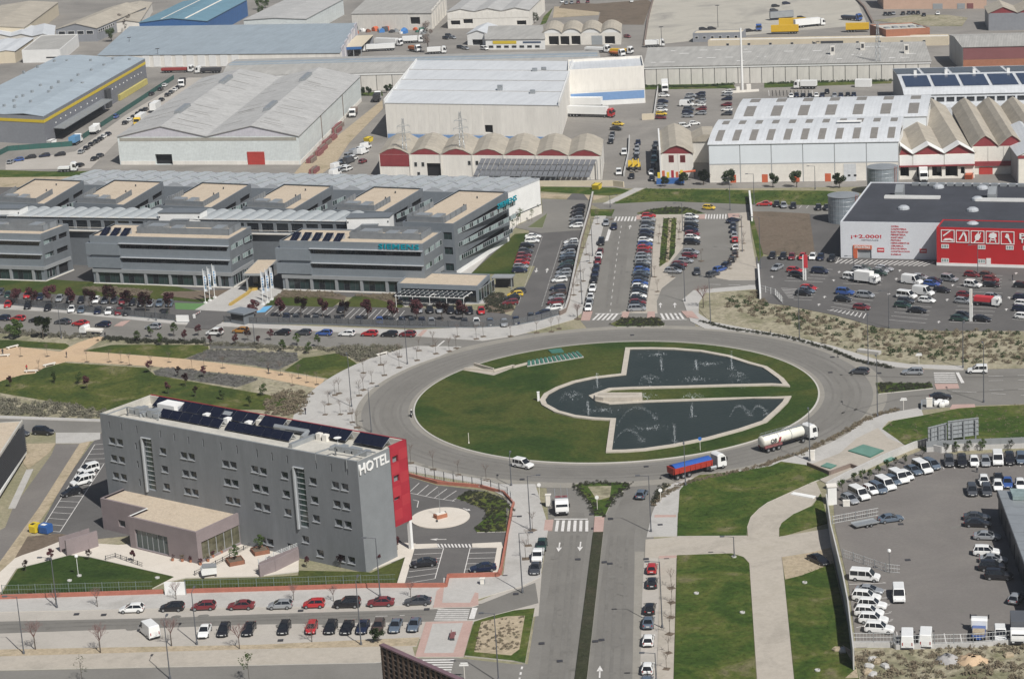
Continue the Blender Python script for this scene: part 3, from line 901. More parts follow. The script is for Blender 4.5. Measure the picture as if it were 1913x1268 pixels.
m_greyl=M('hotel_end_render',(.200,.212,.218),.75,.07,.4,.1,5,fine=.04)
m_red=M('red_panel',(.34,.022,.036),.5,.14,.25)
m_mauve=M('mauve_render',(.235,.195,.195),.8,.08,.4,.1,5,fine=.04)
m_gravel=patchy('roof_gravel',[(.42,.345,.26),(.50,.42,.325),(.46,.38,.285)],.25,.97,.14,2.2,.5)
m_deck=M('white_roof_membrane',(.47,.45,.40),.8,.15,.3,fine=.08)
m_white=M('white_paint',(.74,.735,.71),.6,.06,.4,fine=.03)
m_off=M('offwhite_render',(.70,.665,.60),.8,.09,.15,.05,3,fine=.05)
m_frame=plain('window_frame_grey',(.30,.31,.32),.5)
m_alu=plain('aluminium_trim',(.52,.54,.56),.4,metal=.3)
m_dark=plain('dark_steel',(.055,.057,.062),.55)
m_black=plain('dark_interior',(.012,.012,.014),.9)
m_glass=glassy('window_glass',(.020,.027,.030),.06,.7)
m_glassg=glassy('green_tinted_glass',(.026,.046,.045),.08,.8)
m_glassl=glassy('pale_blind_glass',(.26,.33,.32),.15,.6)
m_glassd=glassy('dark_ribbon_glass',(.014,.017,.021),.06,.7)
m_pv=M('solar_cell',(.006,.008,.020),.10,.3,.6,spec=.5)
m_pvb=M('blue_solar_cell',(.022,.035,.075),.14,.25,.5,spec=.6)
m_brick=M('red_brick',(.30,.10,.065),.85,.14,.8,fine=.1)
m_oxred=M('oxide_red_paint',(.24,.040,.045),.7,.12,.4,fine=.06)
m_galv=M('galvanised_steel',(.38,.40,.41),.45,.10,.5,metal=.5)
m_silo=ribbed('silo_sheet',(.30,.34,.37),.5,'x',.5,.06,.3,.3)
HB=Bld('hotel','long grey slab hotel with HOTEL letters and red end bay beside the roundabout','hotel',(186,772),(667,862),(758,822),20.2)
L,D,HH=HB.L,HB.D,20.2
TD=8.4
top_px=[(209.5,823),(224,826),(304.6,842.6),(343.6,850.5),(358,853),(421.7,866),(436,868.6),(476,876),(492,880),(532,887.6),(585,898.5),(627,906),(644.5,909.5)]
wins=[]
for q in top_px:
 s,z=HB.front(q)
 for r in range(3):
  wins.append((s-.85,s+.75,z-r*3.42-.62,z-r*3.42+.62))
for q in[k(480,938,610,400),k(480,938,680,415),k(480,938,455,365),k(480,938,350,265),k(480,938,245,320),k(480,938,95,285),k(480,938,40,268),k(480,938,480,490)]:
 s,z=HB.front(q)
 wins.append((s-.85,s+.75,z-.62,z+.62))
for q in kk(0,620,975,815,988,945,1003,1075):
 s,z=HB.front(q)
 wins.append((s-.2,s+.2,z-.75,z+.55))
stairs_=[]
for tl,br in((k(0,620,1025,757),k(0,620,1112,1140)),(k(480,620,272,968),k(480,938,360,185))):
 s0,z1=HB.front(tl)
 s1,z0=HB.front(br)
 s1=s0+2.1
 stairs_.append((s0,s1,z0,z1))
slots=[]
for q in kk(0,620,785,670,870,680,980,700,1150,733,1250,755,1352,778,1458,797,1585,820,1700,843)+kk(480,620,0,870,108,893,217,915,423,953,533,975,648,998):
 s,z=HB.front(q)
 slots.append((s-.14,s+.14,z-.75,z+.75))
w=MB()
FR=lambda s,z,d:(s,d,z)
wallface(w,FR,0,L,0,HH,wins+stairs_+slots,.45)
wallface(w,lambda t,z,d:(L-d,t,z),0,TD,0,HH,[],.3,1)
wallface(w,lambda t,z,d:(d,D-t,z),0,D,0,HH,[],.3,1)
w.box(.0,.0,HH,L,.35,HH+.002,1)
w.box(.05,.46,0,L-.05,.5,HH-1.4,2)
w.poly([(0,.0,HH),(L,.0,HH),(L,.4,HH),(0,.4,HH)],1)
w.poly([(0,.4,18.6),(L,.4,18.6),(L,.4,HH),(0,.4,HH)],3)
w.box(0,.4,18.6,.4,D,HH,3).box(L-.4,.4,18.6,L-.003,TD,HH,3)
w.box(.4,D-.4,18.6,L-.4,D-.05,HH,3)
HB.add('wall',w,[m_grey,m_greyl,m_black,m_deck])
for i,h in enumerate(wins):
 window_parts(HB,(h[0],.40,h[2]),h[1]-h[0],h[3]-h[2],(m_frame,m_glass,m_alu),sill=h[1]-h[0]>1)
for(s0,s1,z0,z1)in stairs_:
 fin=MB().box(s0-.35,-.35,z0-.4,s0-.02,.3,z1+.1).box(s0-.02,-.35,z1,s1,.2,z1+.1)
 HB.add('stair_fin',fin,m_alu)
 nn=11
 for i in range(nn):
  a,c=z0+(z1-z0)*i/nn,z0+(z1-z0)*(i+1)/nn
  o=HB.add('stair_window',MB().box(s0,.25,a,s1,.36,a+.16),m_alu)
  HB.add('pane',MB().box(s0+.05,.30,a+.16,s1-.05,.34,c),m_glassg,o)
HB.add('roof_deck',MB().box(.4,.5,18.3,L-.4,D-.4,18.6),m_deck)
rd=MB()
for i in range(9):
 c0=D*0
nred=7
zs=[5.6+(HH+.1-5.6)*i/nred for i in range(nred+1)]
hr=[HB.right(k(480,620,990,912)),HB.right(k(480,620,1000,1050)),HB.right(k(480,620,1003,1185))]
rh=[(t-.7,t+.8,z-.6,z+.6)for t,z in hr]
rr=MB()
wallface(rr,lambda t,z,d:(L+.05-d,t,z),TD,D+.1,5.6,HH+.15,rh,.4)
rr.box(.1,D-.02,5.6,L+.05,D+.1,HH+.15)
rr.poly([(L-6,TD,5.6),(L+.05,TD,5.6),(L+.05,D+.1,5.6),(L-6,D+.1,5.6)])
rr.poly([(L-.35,TD,HH+.15),(L+.05,TD,HH+.15),(L+.05,D+.1,HH+.15),(L-.35,D+.1,HH+.15)])
rr.poly([(L-.35,TD,18),(L-.35,D+.1,18),(L-.35,D+.1,HH+.15),(L-.35,TD,HH+.15)])
HB.add('red_bay',rr,m_red)
for i in range(1,nred):
 z=zs[i]
 HB.add('red_cladding_panel',MB().box(L+.052,TD+(.02 if i%2 else 2.2),z-1.0,L+.07,TD+(2.1 if i%2 else D-TD),z+.9),M('red_panel_light',(.39,.034,.046),.45,.1,.3))
for t,z in hr:
 window_parts(HB,(L-.3,t-.7,z-.6),1.5,1.2,(m_frame,m_glass,m_alu),sill=False,rz=math.pi/2)
und=MB().box(.2,TD,0,L-4.5,D,5.6).box(.2,TD,5.7,L-.5,D-.05,18.3)
HB.add('ground_floor_wall',und,m_greyl)
for x,t in((L-.35,D-.3),(L-8,D-.3)):
 HB.add('pillar',MB().box(x-.3,t-.3,0,x+.3,t+.3,5.6),m_white)
LT=lettering('lettering','HOTEL',HB.root,(L+.06,.25,HH-2.55),7.9,m_white,(math.pi/2,0,math.pi/2),1.9,.16)
pvm=MB().box(0,0,0,2.86,1.9,.06).mesh('solar_panel',m_pv)
pvf=MB().box(-.05,1.5,-1.25,2.95,1.56,-.02).box(0,0,-.1,.08,1.8,-.02).box(2.8,0,-.1,2.88,1.8,-.02).mesh('panel_frame',m_alu)
for(p0,p1,h,n)in((k(0,620,1130,610),k(0,620,1570,690),18.9,6),(k(0,620,1605,700),k(480,620,215,790),18.9,7)):
 a,b_=HB.loc(p0,h),HB.loc(p1,h)
 for i in range(n):
  x=a[0]+(b_[0]-a[0])*i/n
  o=HB.put('solar_panel',pvm,x,a[1]+.2,h)
  o.scale=((b_[0]-a[0])/n/2.95,1,1)
  o.rotation_euler=(R(38),0,0)
  place('panel_frame',pvf,o)
for(p0,p1,n)in((k(0,620,1090,500),k(0,620,1844,620),9),(k(480,620,0,640),k(480,620,180,660),3),(k(480,620,215,665),k(480,620,660,740),6),(k(480,620,690,760),k(480,620,920,790),4)):
 a,b_=HB.loc(p0,20.0),HB.loc(p1,20.0)
 for i in range(n):
  x=a[0]+(b_[0]-a[0])*i/n
  o=HB.put('solar_panel',pvm,x,D-2.7,19.2)
  o.scale=((b_[0]-a[0])/n/2.95,1.3,1)
  o.rotation_euler=(R(30),0,0)
  place('panel_frame',pvf,o)
for q,(a_,b2,c_)in((k(0,620,1235,570),(4.4,3.0,1.7)),):
 s,t=HB.loc(q,18.6)
 o=HB.add('plant_room',MB().box(s-a_/2,t-b2/2,18.6,s+a_/2,t+b2/2,18.6+c_).box(s+a_/2,t-.6,18.9,s+a_/2+.03,t+.5,20.0,1),[m_white,m_alu])
for q in(k(0,620,1490,590),k(0,620,1640,620),k(0,620,1790,645)):
 s,t=HB.loc(q,18.9)
 b=MB().box(s-1.1,t-1.9,18.75,s+1.1,t+1.3,18.95)
 b.extr([(t-1.7,18.95),(t+1.2,18.95),(t+1.2,20.2),(t+.2,20.2)],s-1.0,s+1.0,'x')
 b.box(s+.9,t-2.2,18.7,s+1.9,t-1.0,19.7,1)
 HB.add('air_handling_unit',b,[m_galv,m_white])
for q in(k(480,620,450,755),k(480,620,495,765),k(480,620,20,660)):
 s,t=HB.loc(q,19.0)
 HB.add('condenser',MB().box(s-.5,t-.45,18.6,s+.5,t+.45,19.8),m_off)
s,t=HB.loc(k(480,620,580,785),20.0)
HB.add('dish',MB().lathe([(.01,-.15),(.4,-.1),(.7,.1)],14,(s,t,20.6)).tube((s,t,18.6),(s,t,20.5),.06),m_white)
for a_,b2 in((k(0,620,910,535),k(0,620,1130,570)),(k(0,620,910,535),k(0,620,770,585)),(k(480,620,560,815),k(480,620,850,860)),(k(480,620,560,815),k(480,620,420,865)),(k(480,620,780,850),k(480,620,640,910))):
 a,c=HB.loc(a_,20.4),HB.loc(b2,20.4)
 fr=MB().tube((a[0],a[1],20.3),(c[0],c[1],20.3),.14,n=4)
 fr.tube((a[0],a[1],20.3),(a[0],a[1],18.6),.14,n=4)
 fr.tube((c[0],c[1],20.3),(c[0],c[1],18.6),.1,n=4)
 HB.add('screen_frame',fr,m_galv)
for a_,b2 in((k(0,620,1000,600),k(0,620,1140,570)),(k(480,620,240,820),k(480,620,430,745))):
 a,c=HB.loc(a_,18.9),HB.loc(b2,18.9)
 HB.add('roof_duct',MB().tube((a[0],a[1],19.0),(c[0],c[1],19.0),.55,n=4),m_galv)
for i in range(5):
 x=1.2+i*1.6
 HB.add('plant_unit',MB().box(x,6.0,18.6,x+1.2,8.5,19.5+.3*(i%2)),m_galv)
a=HB.loc(k(480,620,640,850),18.8)
for i in range(5):
 b=MB().box(a[0]-3+i*1.7,a[1]-.8,18.6,a[0]-1.8+i*1.7,a[1]+.6+.3*(i%3),19.4+.2*(i%2))
 HB.add('plant_unit',b,m_galv)
a,c=HB.loc(k(480,620,130,680),19.3),HB.loc(k(480,620,370,720),19.3)
HB.add('ventilation_duct',MB().tube((a[0],a[1],19.4),(c[0],c[1],19.4),.5,n=6).tube((c[0],c[1],19.4),(c[0]+.2,c[1]-2,18.9),.5,n=6),m_galv)
AX=Bld('hotel_annex','low mauve restaurant block with gravel roof and big corner windows before the hotel','annex',k(0,938,915,100),k(0,938,1405,215),k(0,938,1735,65),6.1)
L,D=AX.L,AX.D
p0,p1=AX.loc((187,930),6.1),AX.loc((276,949),6.1)
x0,t0=p0
f1=AX.front(k(0,938,968,225)),AX.front(k(0,938,1215,395))
g1=(f1[0][0],f1[1][0],.35,3.9)
r0,r1=AX.right(k(0,938,1445,300)),AX.right(k(0,938,1720,190))
g2=(max(.6,r0[0]),min(D-.5,r1[0]),.5,3.9)
w=MB()
wallface(w,FR,0,L,0,6.1,[g1],.5)
wallface(w,lambda t,z,d:(L-d,t,z),0,D,0,6.1,[g2],.5)
wallface(w,lambda t,z,d:(d,D-t,z),0,D-t0,0,5.6,[],.5)
wallface(w,lambda t,z,d:(d,D-t,z),D-t0,D,0,6.1,[],.5)
w.box(0,0,6.1,L,.4,6.104).box(0,.4,6.1,.4,t0+.3,6.104,1).box(L-.4,.4,6.1,L,D,6.104)
w.poly([(.4,.4,5.7),(.4,.4,6.1),(L-.4,.4,6.1),(L-.4,.4,5.7)]).poly([(L-.4,.4,5.7),(L-.4,.4,6.1),(L-.4,D,6.1),(L-.4,D,5.7)])
AX.add('wall',w,[m_mauve,m_white])
AX.add('roof',MB().box(.4,.4,5.6,L-.4,D,5.75),m_gravel)
AX.add('interior',MB().box(.6,1.6,.1,L-1.6,D,5.5),M('lit_dining_room',(.20,.19,.14),.8,.5,.6))
nf=6
for i in range(nf):
 a,c=g1[0]+(g1[1]-g1[0])*i/nf,g1[0]+(g1[1]-g1[0])*(i+1)/nf
 window_parts(AX,(a,.35,g1[2]),c-a,g1[3]-g1[2],(m_frame,m_glassg,m_alu),sill=False)
nf=5
for i in range(nf):
 a,c=g2[0]+(g2[1]-g2[0])*i/nf,g2[0]+(g2[1]-g2[0])*(i+1)/nf
 window_parts(AX,(L-.35,a,g2[2]),c-a,g2[3]-g2[2],(m_frame,M('warm_glass',(.10,.095,.06),.08,.5,.8,spec=.7),m_alu),sill=False,rz=math.pi/2)
x1=max(p1[0],1.0)
tb=t0+9.5
q1,q2=AX.front(k(0,938,875,155),t0),AX.front(k(0,938,850,275),t0)
hl=[(q1[0]-.9,q1[0]+.9,q1[1]-.6,q1[1]+.7),(q2[0]-1.6,q2[0]+1.6,q2[1]-.35,q2[1]+.5)]
w=MB()
wallface(w,lambda s,z,d:(s,t0+d,z),x0,-.003,0,6.1,hl,.4)
wallface(w,lambda t,z,d:(x0+d,tb-t,z),0,tb-t0,0,6.1,[],.4)
w.poly([(x0,t0,6.1),(0,t0,6.1),(0,t0+.4,6.1),(x0,t0+.4,6.1)]).poly([(x0,t0+.4,6.1),(x0+.4,t0+.4,6.1),(x0+.4,tb,6.1),(x0,tb,6.1)])
AX.add('wing_wall',w,m_mauve)
AX.add('wing_roof',MB().box(x0+.4,t0+.4,5.6,.39,tb,5.74),m_gravel)
for h in hl:
 window_parts(AX,(h[0],t0+.35,h[2]),h[1]-h[0],h[3]-h[2],(m_frame,m_glass,m_alu),sill=False)
sw=[AX.loc(k(0,938,480,385),0),AX.loc(k(0,938,705,250),.0),AX.loc(k(0,938,520,365),0),AX.loc(k(0,938,700,300),0)]
P=GP(kk(0,938,480,388,640,340,705,318))
b=MB()
for a,c in zip(P,P[1:]):
 d=(c-a).normalized()
 n_=Vector((-d.y,d.x,0))*.2
 b.prism([a-n_,c-n_,c+n_,a+n_],0,3.1)
 b.prism([a+n_*12,c+n_*12,c+n_*13,a+n_*13],0,3.0)
tag(b.build('screen_wall',[m_mauve]),'low mauve screen wall angled beside the left wing of the annex','wall')
P=GP(kk(480,938,20,535,130,500,300,415))
b=MB()
for a,c in zip(P,P[1:]):
 d=(c-a).normalized()
 n_=Vector((-d.y,d.x,0))*.2
 b.prism([a-n_,c-n_,c+n_,a+n_],0,2.2)
tag(b.build('terrace_wall',[m_mauve]),'mauve retaining wall of the cream terrace against the hotel front','wall')
def boxbuild(B,mat,roofmat,h=None,par=.4,holes=(),rholes=(),hd=.5,wname='wall',rname='roof',back=True):
 h=h or B.h
 L,D=B.L,B.D
 w=MB()
 wallface(w,FR,0,L,0,h,list(holes),hd)
 wallface(w,lambda t,z,d:(L-d,t,z),0,D,0,h,list(rholes),hd)
 wallface(w,lambda t,z,d:(d,D-t,z),0,D,0,h,[],hd)
 wallface(w,lambda s,z,d:(L-s,D-d,z),0,L,0,h,[],hd)
 if par:
  w.box(0,0,h,L,.35,h+.004).box(0,D-.35,h,L,D,h+.004).box(0,.35,h,.35,D-.35,h+.004).box(L-.35,.35,h,L,D-.35,h+.004)
  w.poly([(.35,.35,h-par),(.35,.35,h),(L-.35,.35,h),(L-.35,.35,h-par)]).poly([(L-.35,.35,h-par),(L-.35,.35,h),(L-.35,D-.35,h),(L-.35,D-.35,h-par)])
  w.poly([(.35,D-.35,h-par),(L-.35,D-.35,h-par),(L-.35,D-.35,h),(.35,D-.35,h)]).poly([(.35,.35,h-par),(.35,D-.35,h-par),(.35,D-.35,h),(.35,.35,h)])
 B.add(wname,w,mat)
 B.add(rname,MB().box(.35,.35,h-par-.2,L-.35,D-.35,h-par)if par else MB().box(-.1,-.1,h+.002,L+.1,D+.1,h+.15),roofmat)
 if holes or rholes:
  B.add('interior',MB().box(hd+.05,hd+.05,.05,L-hd-.05,D-.6,h-par-.4),m_black)
def shed(name,label,a,b,c,h,rise,bays,axis,wall,roof,gable=None,cat='warehouse',group=None,x0=None,holes=(),rholes=(),hd=.6,arch=0,ridge=.5,over=.35,rprof=None,base=None,thick=.18,square=False):
 """an industrial hall: walls, one roof part per bay, gable panels; axis is the way the ridges run"""
 B=Bld(name,label,cat,a,b,c,h,group,square=square)
 L,D=B.L,B.D
 holes,rholes=[B.hole(*x)for x in holes],[B.rhole(*x)for x in rholes]
 w=MB()
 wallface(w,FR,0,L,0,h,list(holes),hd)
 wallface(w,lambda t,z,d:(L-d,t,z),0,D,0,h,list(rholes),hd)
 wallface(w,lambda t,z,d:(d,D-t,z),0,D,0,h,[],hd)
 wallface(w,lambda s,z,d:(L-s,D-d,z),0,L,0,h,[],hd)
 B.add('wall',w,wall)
 if holes or rholes:
  B.add('interior',MB().box(hd+.02,hd+.02,.05,L-hd-.02,D-.6,h-.4),m_black)
 W=L if axis=='y' else D
 Z0,Z1=-over,(D if axis=='y' else L)+over
 prs=[]
 for i in range(bays):
  q0,q1=W*i/bays,W*(i+1)/bays
  if rprof:
   pr=[(q0+(q1-q0)*p[0],h+p[1])for p in rprof]
  elif arch:
   pr=[(q0+(q1-q0)*j/arch,h+rise*math.sin(math.pi*j/arch)**.8)for j in range(arch+1)]
  else:
   pr=[(q0,h),(q0+(q1-q0)*ridge,h+rise),(q1,h)]
  gm=gable or wall
  for e in(.0,(D if axis=='y' else L)-.02):
   B.add('gable',MB().extr([(p[0],p[1]-.02)for p in pr],e,e+.02,axis),gm)
  pr2=list(pr)
  if i==0:
   pr2[0]=(pr[0][0]-over,pr[0][1]-over*(rise/max(.1,(q1-q0)*ridge)if not arch else .2))
  if i==bays-1:
   pr2[-1]=(pr[-1][0]+over,pr[-1][1]-over*.15)
  up=[(p[0],p[1]+thick)for p in pr2]
  B.add('roof',MB().extr(pr2+up[::-1],Z0,Z1,axis),roof,smooth=False)
  prs.append(pr)
 B.pr,B.prs=pr,prs
 return B
def fpanel(B,s0,s1,z0,z1,mat,name,d=.06,y=0):
 return B.add(name,MB().box(s0,y-d,z0,s1,y-.004,z1),mat)
def rpanel(B,t0,t1,z0,z1,mat,name,d=.06):
 return B.add(name,MB().box(B.L+.004,t0,z0,B.L+d,t1,z1),mat)
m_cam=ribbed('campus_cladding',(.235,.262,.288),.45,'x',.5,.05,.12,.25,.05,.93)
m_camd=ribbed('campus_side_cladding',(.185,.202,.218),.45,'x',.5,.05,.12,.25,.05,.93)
m_camr=M('campus_lintel',(.27,.28,.285),.6,.06,.5)
m_vault=ribbed('vault_sheet',(.44,.46,.475),.4,'y',.4,.06,.15,.35,.08,.9)
m_skyl=M('opal_skylight',(.40,.42,.42),.3,.12,.4,spec=.5)
m_teal=plain('teal_letters',(.0,.235,.30),.4)
m_screen=ribbed('roof_screen_mesh',(.22,.24,.26),.3,'x',.6,.1,.3,.2,.1,.7)
m_mesh=bpy.data.materials.new('fence_mesh')
m_mesh.use_nodes=True
_n=m_mesh.node_tree.nodes
_b=_n['Principled BSDF']
_b.inputs['Base Color'].default_value=(.12,.125,.13,1)
_b.inputs['Roughness'].default_value=.7
_t=_n.new('ShaderNodeBsdfTransparent')
_mx=_n.new('ShaderNodeMixShader')
_mx.inputs[0].default_value=.62
m_mesh.node_tree.links.new(_t.outputs[0],_mx.inputs[1])
m_mesh.node_tree.links.new(_b.outputs[0],_mx.inputs[2])
m_mesh.node_tree.links.new(_mx.outputs[0],_n['Material Output'].inputs['Surface'])
def ribbon(B,s0,s1,z0,z1,n,face='f',mats=None,blind=()):
 """a strip window made of separate panes"""
 for i in range(n):
  a,c=s0+(s1-s0)*i/n,s0+(s1-s0)*(i+1)/n
  mm=mats[i%len(mats)]if mats else m_glassd
  if face=='f':
   window_parts(B,(a,.28,z0),c-a,z1-z0,(m_dark,mm),.05,False)
  else:
   window_parts(B,(B.L-.22,a,z0),c-a,z1-z0,(m_alu,mm),.06,False,rz=math.pi/2)
def office_wing(label,a,b,c,npv,sign=False):
 B=Bld('office_wing',label,'office building',a,b,c,13.3,'front wings of the grey office campus')
 L,D=B.L,B.D
 sp=L*.22
 rib=[(sp,L-.8,10.0,11.35),(sp,L-.8,6.2,7.55)]
 pil=[.9+(L-1.3)*i/5.5 for i in range(7)]
 gl=[(pil[i]+.7,min(pil[i+1],L-1.2),.35,3.2)for i in range(6)if pil[i]+1.5<L-1.2]
 side=[(1.0,D*.55,10.0,11.4),(D*.62,D-1.0,10.0,11.4),(1.0,D*.4,6.2,7.6),(D*.5,D-1.2,6.2,7.6),(.9,D*.42,.5,3.2),(D*.5,D-2,.5,3.2)]
 w=MB()
 wallface(w,FR,0,L,0,13.3,rib+gl,.4)
 wallface(w,lambda t,z,d:(L-d,t,z),0,D,0,13.3,side,.35,1)
 wallface(w,lambda t,z,d:(d,D-t,z),0,D,0,13.3,[],.3,1)
 wallface(w,lambda s,z,d:(L-s,D-d,z),0,L,0,13.3,[],.3)
 for q in((0,0,L,.3),(0,D-.3,L,D),(0,.3,.3,D-.3),(L-.3,.3,L,D-.3)):
  w.poly([(q[0],q[1],13.3),(q[2],q[1],13.3),(q[2],q[3],13.3),(q[0],q[3],13.3)])
 w.poly([(L-.3,.3,12.9),(L-.3,.3,13.3),(L-.3,D-.3,13.3),(L-.3,D-.3,12.9)])
 w.poly([(.3,D-.3,12.9),(L-.3,D-.3,12.9),(L-.3,D-.3,13.3),(.3,D-.3,13.3)])
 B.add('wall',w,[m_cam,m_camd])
 B.add('interior',MB().box(.6,.6,.2,L-.6,D-.6,12.5),m_black)
 B.add('roof',MB().box(.3,.3,12.6,L-.3,D-.3,12.9),m_gravel)
 for r in rib:
  ribbon(B,r[0],r[1],r[2],r[3],22,mats=[m_glassd,m_glassd,m_glass,m_glassd,m_glassd])
  B.add('sun_shade',MB().box(r[0]-.3 if r[2]>8 else r[0],-.75,r[3]+.02,r[1]+.7,-.004,r[3]+.16),m_alu)
 for g in gl:
  ribbon(B,g[0],g[1],g[2],g[3],4,mats=[m_glassg,m_glassd,m_glassg])
 for p in pil[:6]:
  B.add('pillar',MB().box(p-.05,-.25,0,p+.65,-.003,3.3),m_camr)
 B.add('lintel',MB().box(-.02,-.35,3.3,L+.02,-.004,4.25),m_camr)
 B.add('lintel',MB().box(L+.004,0,3.3,L+.25,D-.8,4.25),m_camr)
 B.add('side_bay',MB().box(-1.2,-.5,4.6,sp-.2,D*.5,7.4).box(-1.2,-.5,8.2,sp-.2,D*.5,11.3),m_cam)
 B.add('plinth',MB().box(-.1,-.3,0,L+.2,-.006,.33).box(L+.004,-.3,0,L+.2,D,.33),m_off)
 for q in side:
  n=max(2,int((q[1]-q[0])/1.25))
  ribbon(B,q[0],q[1],q[2],q[3],n,'r',[m_glassl,m_glassl,m_glassg]if q[2]>4 else[m_glassg,m_glassd])
 x0,x1=L*(.44 if npv>3 else .28),L-2.5
 sc=MB().box(x0,D*.38,12.9,x1,D*.38+.12,14.6).box(x1-.12,D*.38,12.9,x1,D-1,14.6).box(x0,D-1.1,12.9,x1,D-1,14.6).box(x0,D*.38+.12,12.9,x0+.12,D-1.1,14.6)
 B.add('roof_screen',sc,m_screen)
 B.add('roof_plant',MB().box(x0+2,D*.55,12.9,x0+7,D*.8,14.4).box(x0+9,D*.5,12.9,x0+12,D*.8,14.0).box(x1-6,D*.5,12.9,x1-3,D*.8,14.3),m_galv)
 pm=MB().box(0,0,0,1.5,3.6,.06).mesh('solar_panel',m_pv)
 for i in range(npv):
  x=2.2+i*3.1
  for dx in(0,1.06):
   o=B.put('solar_panel',pm,x+dx,1.6,13.0)
   o.scale=(.66,1,1)
   o.rotation_euler=(R(24),0,0)
  B.add('panel_frame',MB().box(x-.05,1.5,12.9,x+2.15,1.6,13.0).box(x-.05,4.8,12.9,x+2.15,4.9,14.4).box(x-.06,1.6,12.9,x,4.8,13.0),m_alu)
 if sign:
  lettering('lettering','SIEMENS',B.root,(L-12.3,-.12,11.75),11.2,m_teal,height=1.35,depth=.12,spacing=1.12)
 return B
OW1=office_wing('grey three-storey office wing cut by the left picture edge behind the parked cars',(-160,431.5),(75.5,437.6),(127.6,418),0)
OW2=office_wing('grey three-storey office wing with three roof solar panels beside the flagpoles',(166.6,440.2),(427,446.7),(469,423),3)
OW3=office_wing('grey three-storey office wing with teal roof-edge lettering and five roof solar panels',(521.6,449.3),(789.8,455.8),(826,432),5,True)
def back_wing(label,C,first=False):
 """one of the long wings behind, all alike, found by its back right corner"""
 base=[k(480,310,1040,398),k(480,310,1410,415),k(480,310,1795,185)]
 f=.73 if not first else 1
 b_=(C[0]+(base[1][0]-base[2][0])*f,C[1]+(base[1][1]-base[2][1])*f)
 a_=(b_[0]-95,b_[1]-4.2)
 B=Bld('office_block',label,'office building',a_,b_,C,14.0,'rear wings of the grey office campus')
 L,D=B.L,B.D
 rows=[(2.6,D-1.2,10.6,11.9),(2.6,D-1.2,7.0,8.3),(2.6,D-4,3.4,4.7)]if first else[(D*.25,D*.6,10.2,11.6),(D*.7,D-1.5,10.2,11.6)]
 fh=[(L-3.2,L-.7,9.6,11.6),(L-3.2,L-.7,5.6,7.6),(L-3.2,L-.7,1.2,3.2)]if first else[]
 w=MB()
 wallface(w,FR,0,L,0,14,fh,.35)
 wallface(w,lambda t,z,d:(L-d,t,z),0,D,0,14,rows,.35,1)
 wallface(w,lambda t,z,d:(d,D-t,z),0,D,0,14,[],.3,1)
 wallface(w,lambda s,z,d:(L-s,D-d,z),0,L,0,14,[],.3)
 for q in((0,0,L,.3),(0,D-.3,L,D),(0,.3,.3,D-.3),(L-.3,.3,L,D-.3)):
  w.poly([(q[0],q[1],14),(q[2],q[1],14),(q[2],q[3],14),(q[0],q[3],14)])
 w.poly([(L-.3,.3,13.6),(L-.3,.3,14),(L-.3,D-.3,14),(L-.3,D-.3,13.6)])
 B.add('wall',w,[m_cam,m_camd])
 B.add('roof',MB().box(.3,.3,13.3,L-.3,D-.3,13.6),m_gravel)
 B.add('interior',MB().box(.6,.6,.2,L-.6,D-.6,13),m_black)
 rr_=random.Random(3)
 for q in rows:
  n=max(3,int((q[1]-q[0])/1.15))
  ribbon(B,q[0],q[1],q[2],q[3],n,'r',[rr_.choice([m_glassl,m_glassl,m_glassd,m_glassg])for _ in range(11)])
 for q in fh:
  ribbon(B,q[0],q[1],q[2],q[3],2,mats=[m_glassg])
 sc=MB().box(.6,1.5,13.6,.72,D*.5,15.2).box(L-3.6,1.5,13.6,L-3.48,D*.45,15.2).box(.72,1.5,13.6,L-3.6,1.62,15.2)
 B.add('roof_screen',sc,m_screen)
 B.add('roof_plant',MB().box(2,4,13.6,6,7,15).box(7,3,13.6,9.5,8,14.8),m_galv)
 for t in(D*.55,D*.8):
  B.add('roof_vent',MB().tube((L*.6,t,13.6),(L*.6,t,14.2),.22),m_dark)
 if first:
  B.add('plinth',MB().box(L+.004,-.1,0,L+.15,D-1,1.3),m_white)
  lettering('lettering','SIEMENS',B.root,(L+.1,D-13,11.9),12.2,m_teal,(math.pi/2,0,math.pi/2),1.5,.12,spacing=1.1)
 return B
BWL=[back_wing('rear office wing with teal lettering on its end, nearest the white hall wall',k(480,310,1795,185),True),back_wing('rear office wing directly left of the lettered corner wing',k(480,310,1190,160)),back_wing('rear office wing behind the five-panel front wing, below the red hall door',k(480,310,545,142)),back_wing('rear office wing with pale roof behind the middle white stair block',k(0,310,1800,130)),back_wing('rear office wing with bare beige roof, second from the left picture edge',k(0,310,1170,112)),back_wing('rear office wing with beige roof nearest the left picture edge',k(0,310,600,105))]
VH=Bld('vaulted_hall','long white-ended hall roofed with rows of grey barrel vaults behind the offices','hall',(100,344),(949,361),(1008,337),10.0)
L,D=VH.L,VH.D
w=MB()
for f_,a_,mm in((FR,L,1),(lambda t,z,d:(L-d,t,z),D,0),(lambda t,z,d:(d,D-t,z),D,0),(lambda s,z,d:(L-s,D-d,z),L,0)):
 wallface(w,f_,0,a_,0,10,[],.3,mm)
VH.add('wall',w,[m_white,m_cam])
VH.add('roof',MB().box(.02,.02,9.7,L-.02,D-.02,10.01),m_galv)
VH.add('plinth',MB().box(L+.004,-.05,0,L+.15,D,2.6),m_off)
VH.add('trim',MB().box(L+.004,-.05,2.65,L+.1,D,2.9),m_dark)
VH.add('parapet',MB().box(0,D-.35,10.01,L,D,10.7).box(L-.35,0,10.01,L,D-.35,10.6),m_alu)
n=int(L/6.4)
vw=L/n
arc=[(vw*.04+vw*.92*j/8,10.02+1.15*math.sin(math.pi*j/8))for j in range(9)]
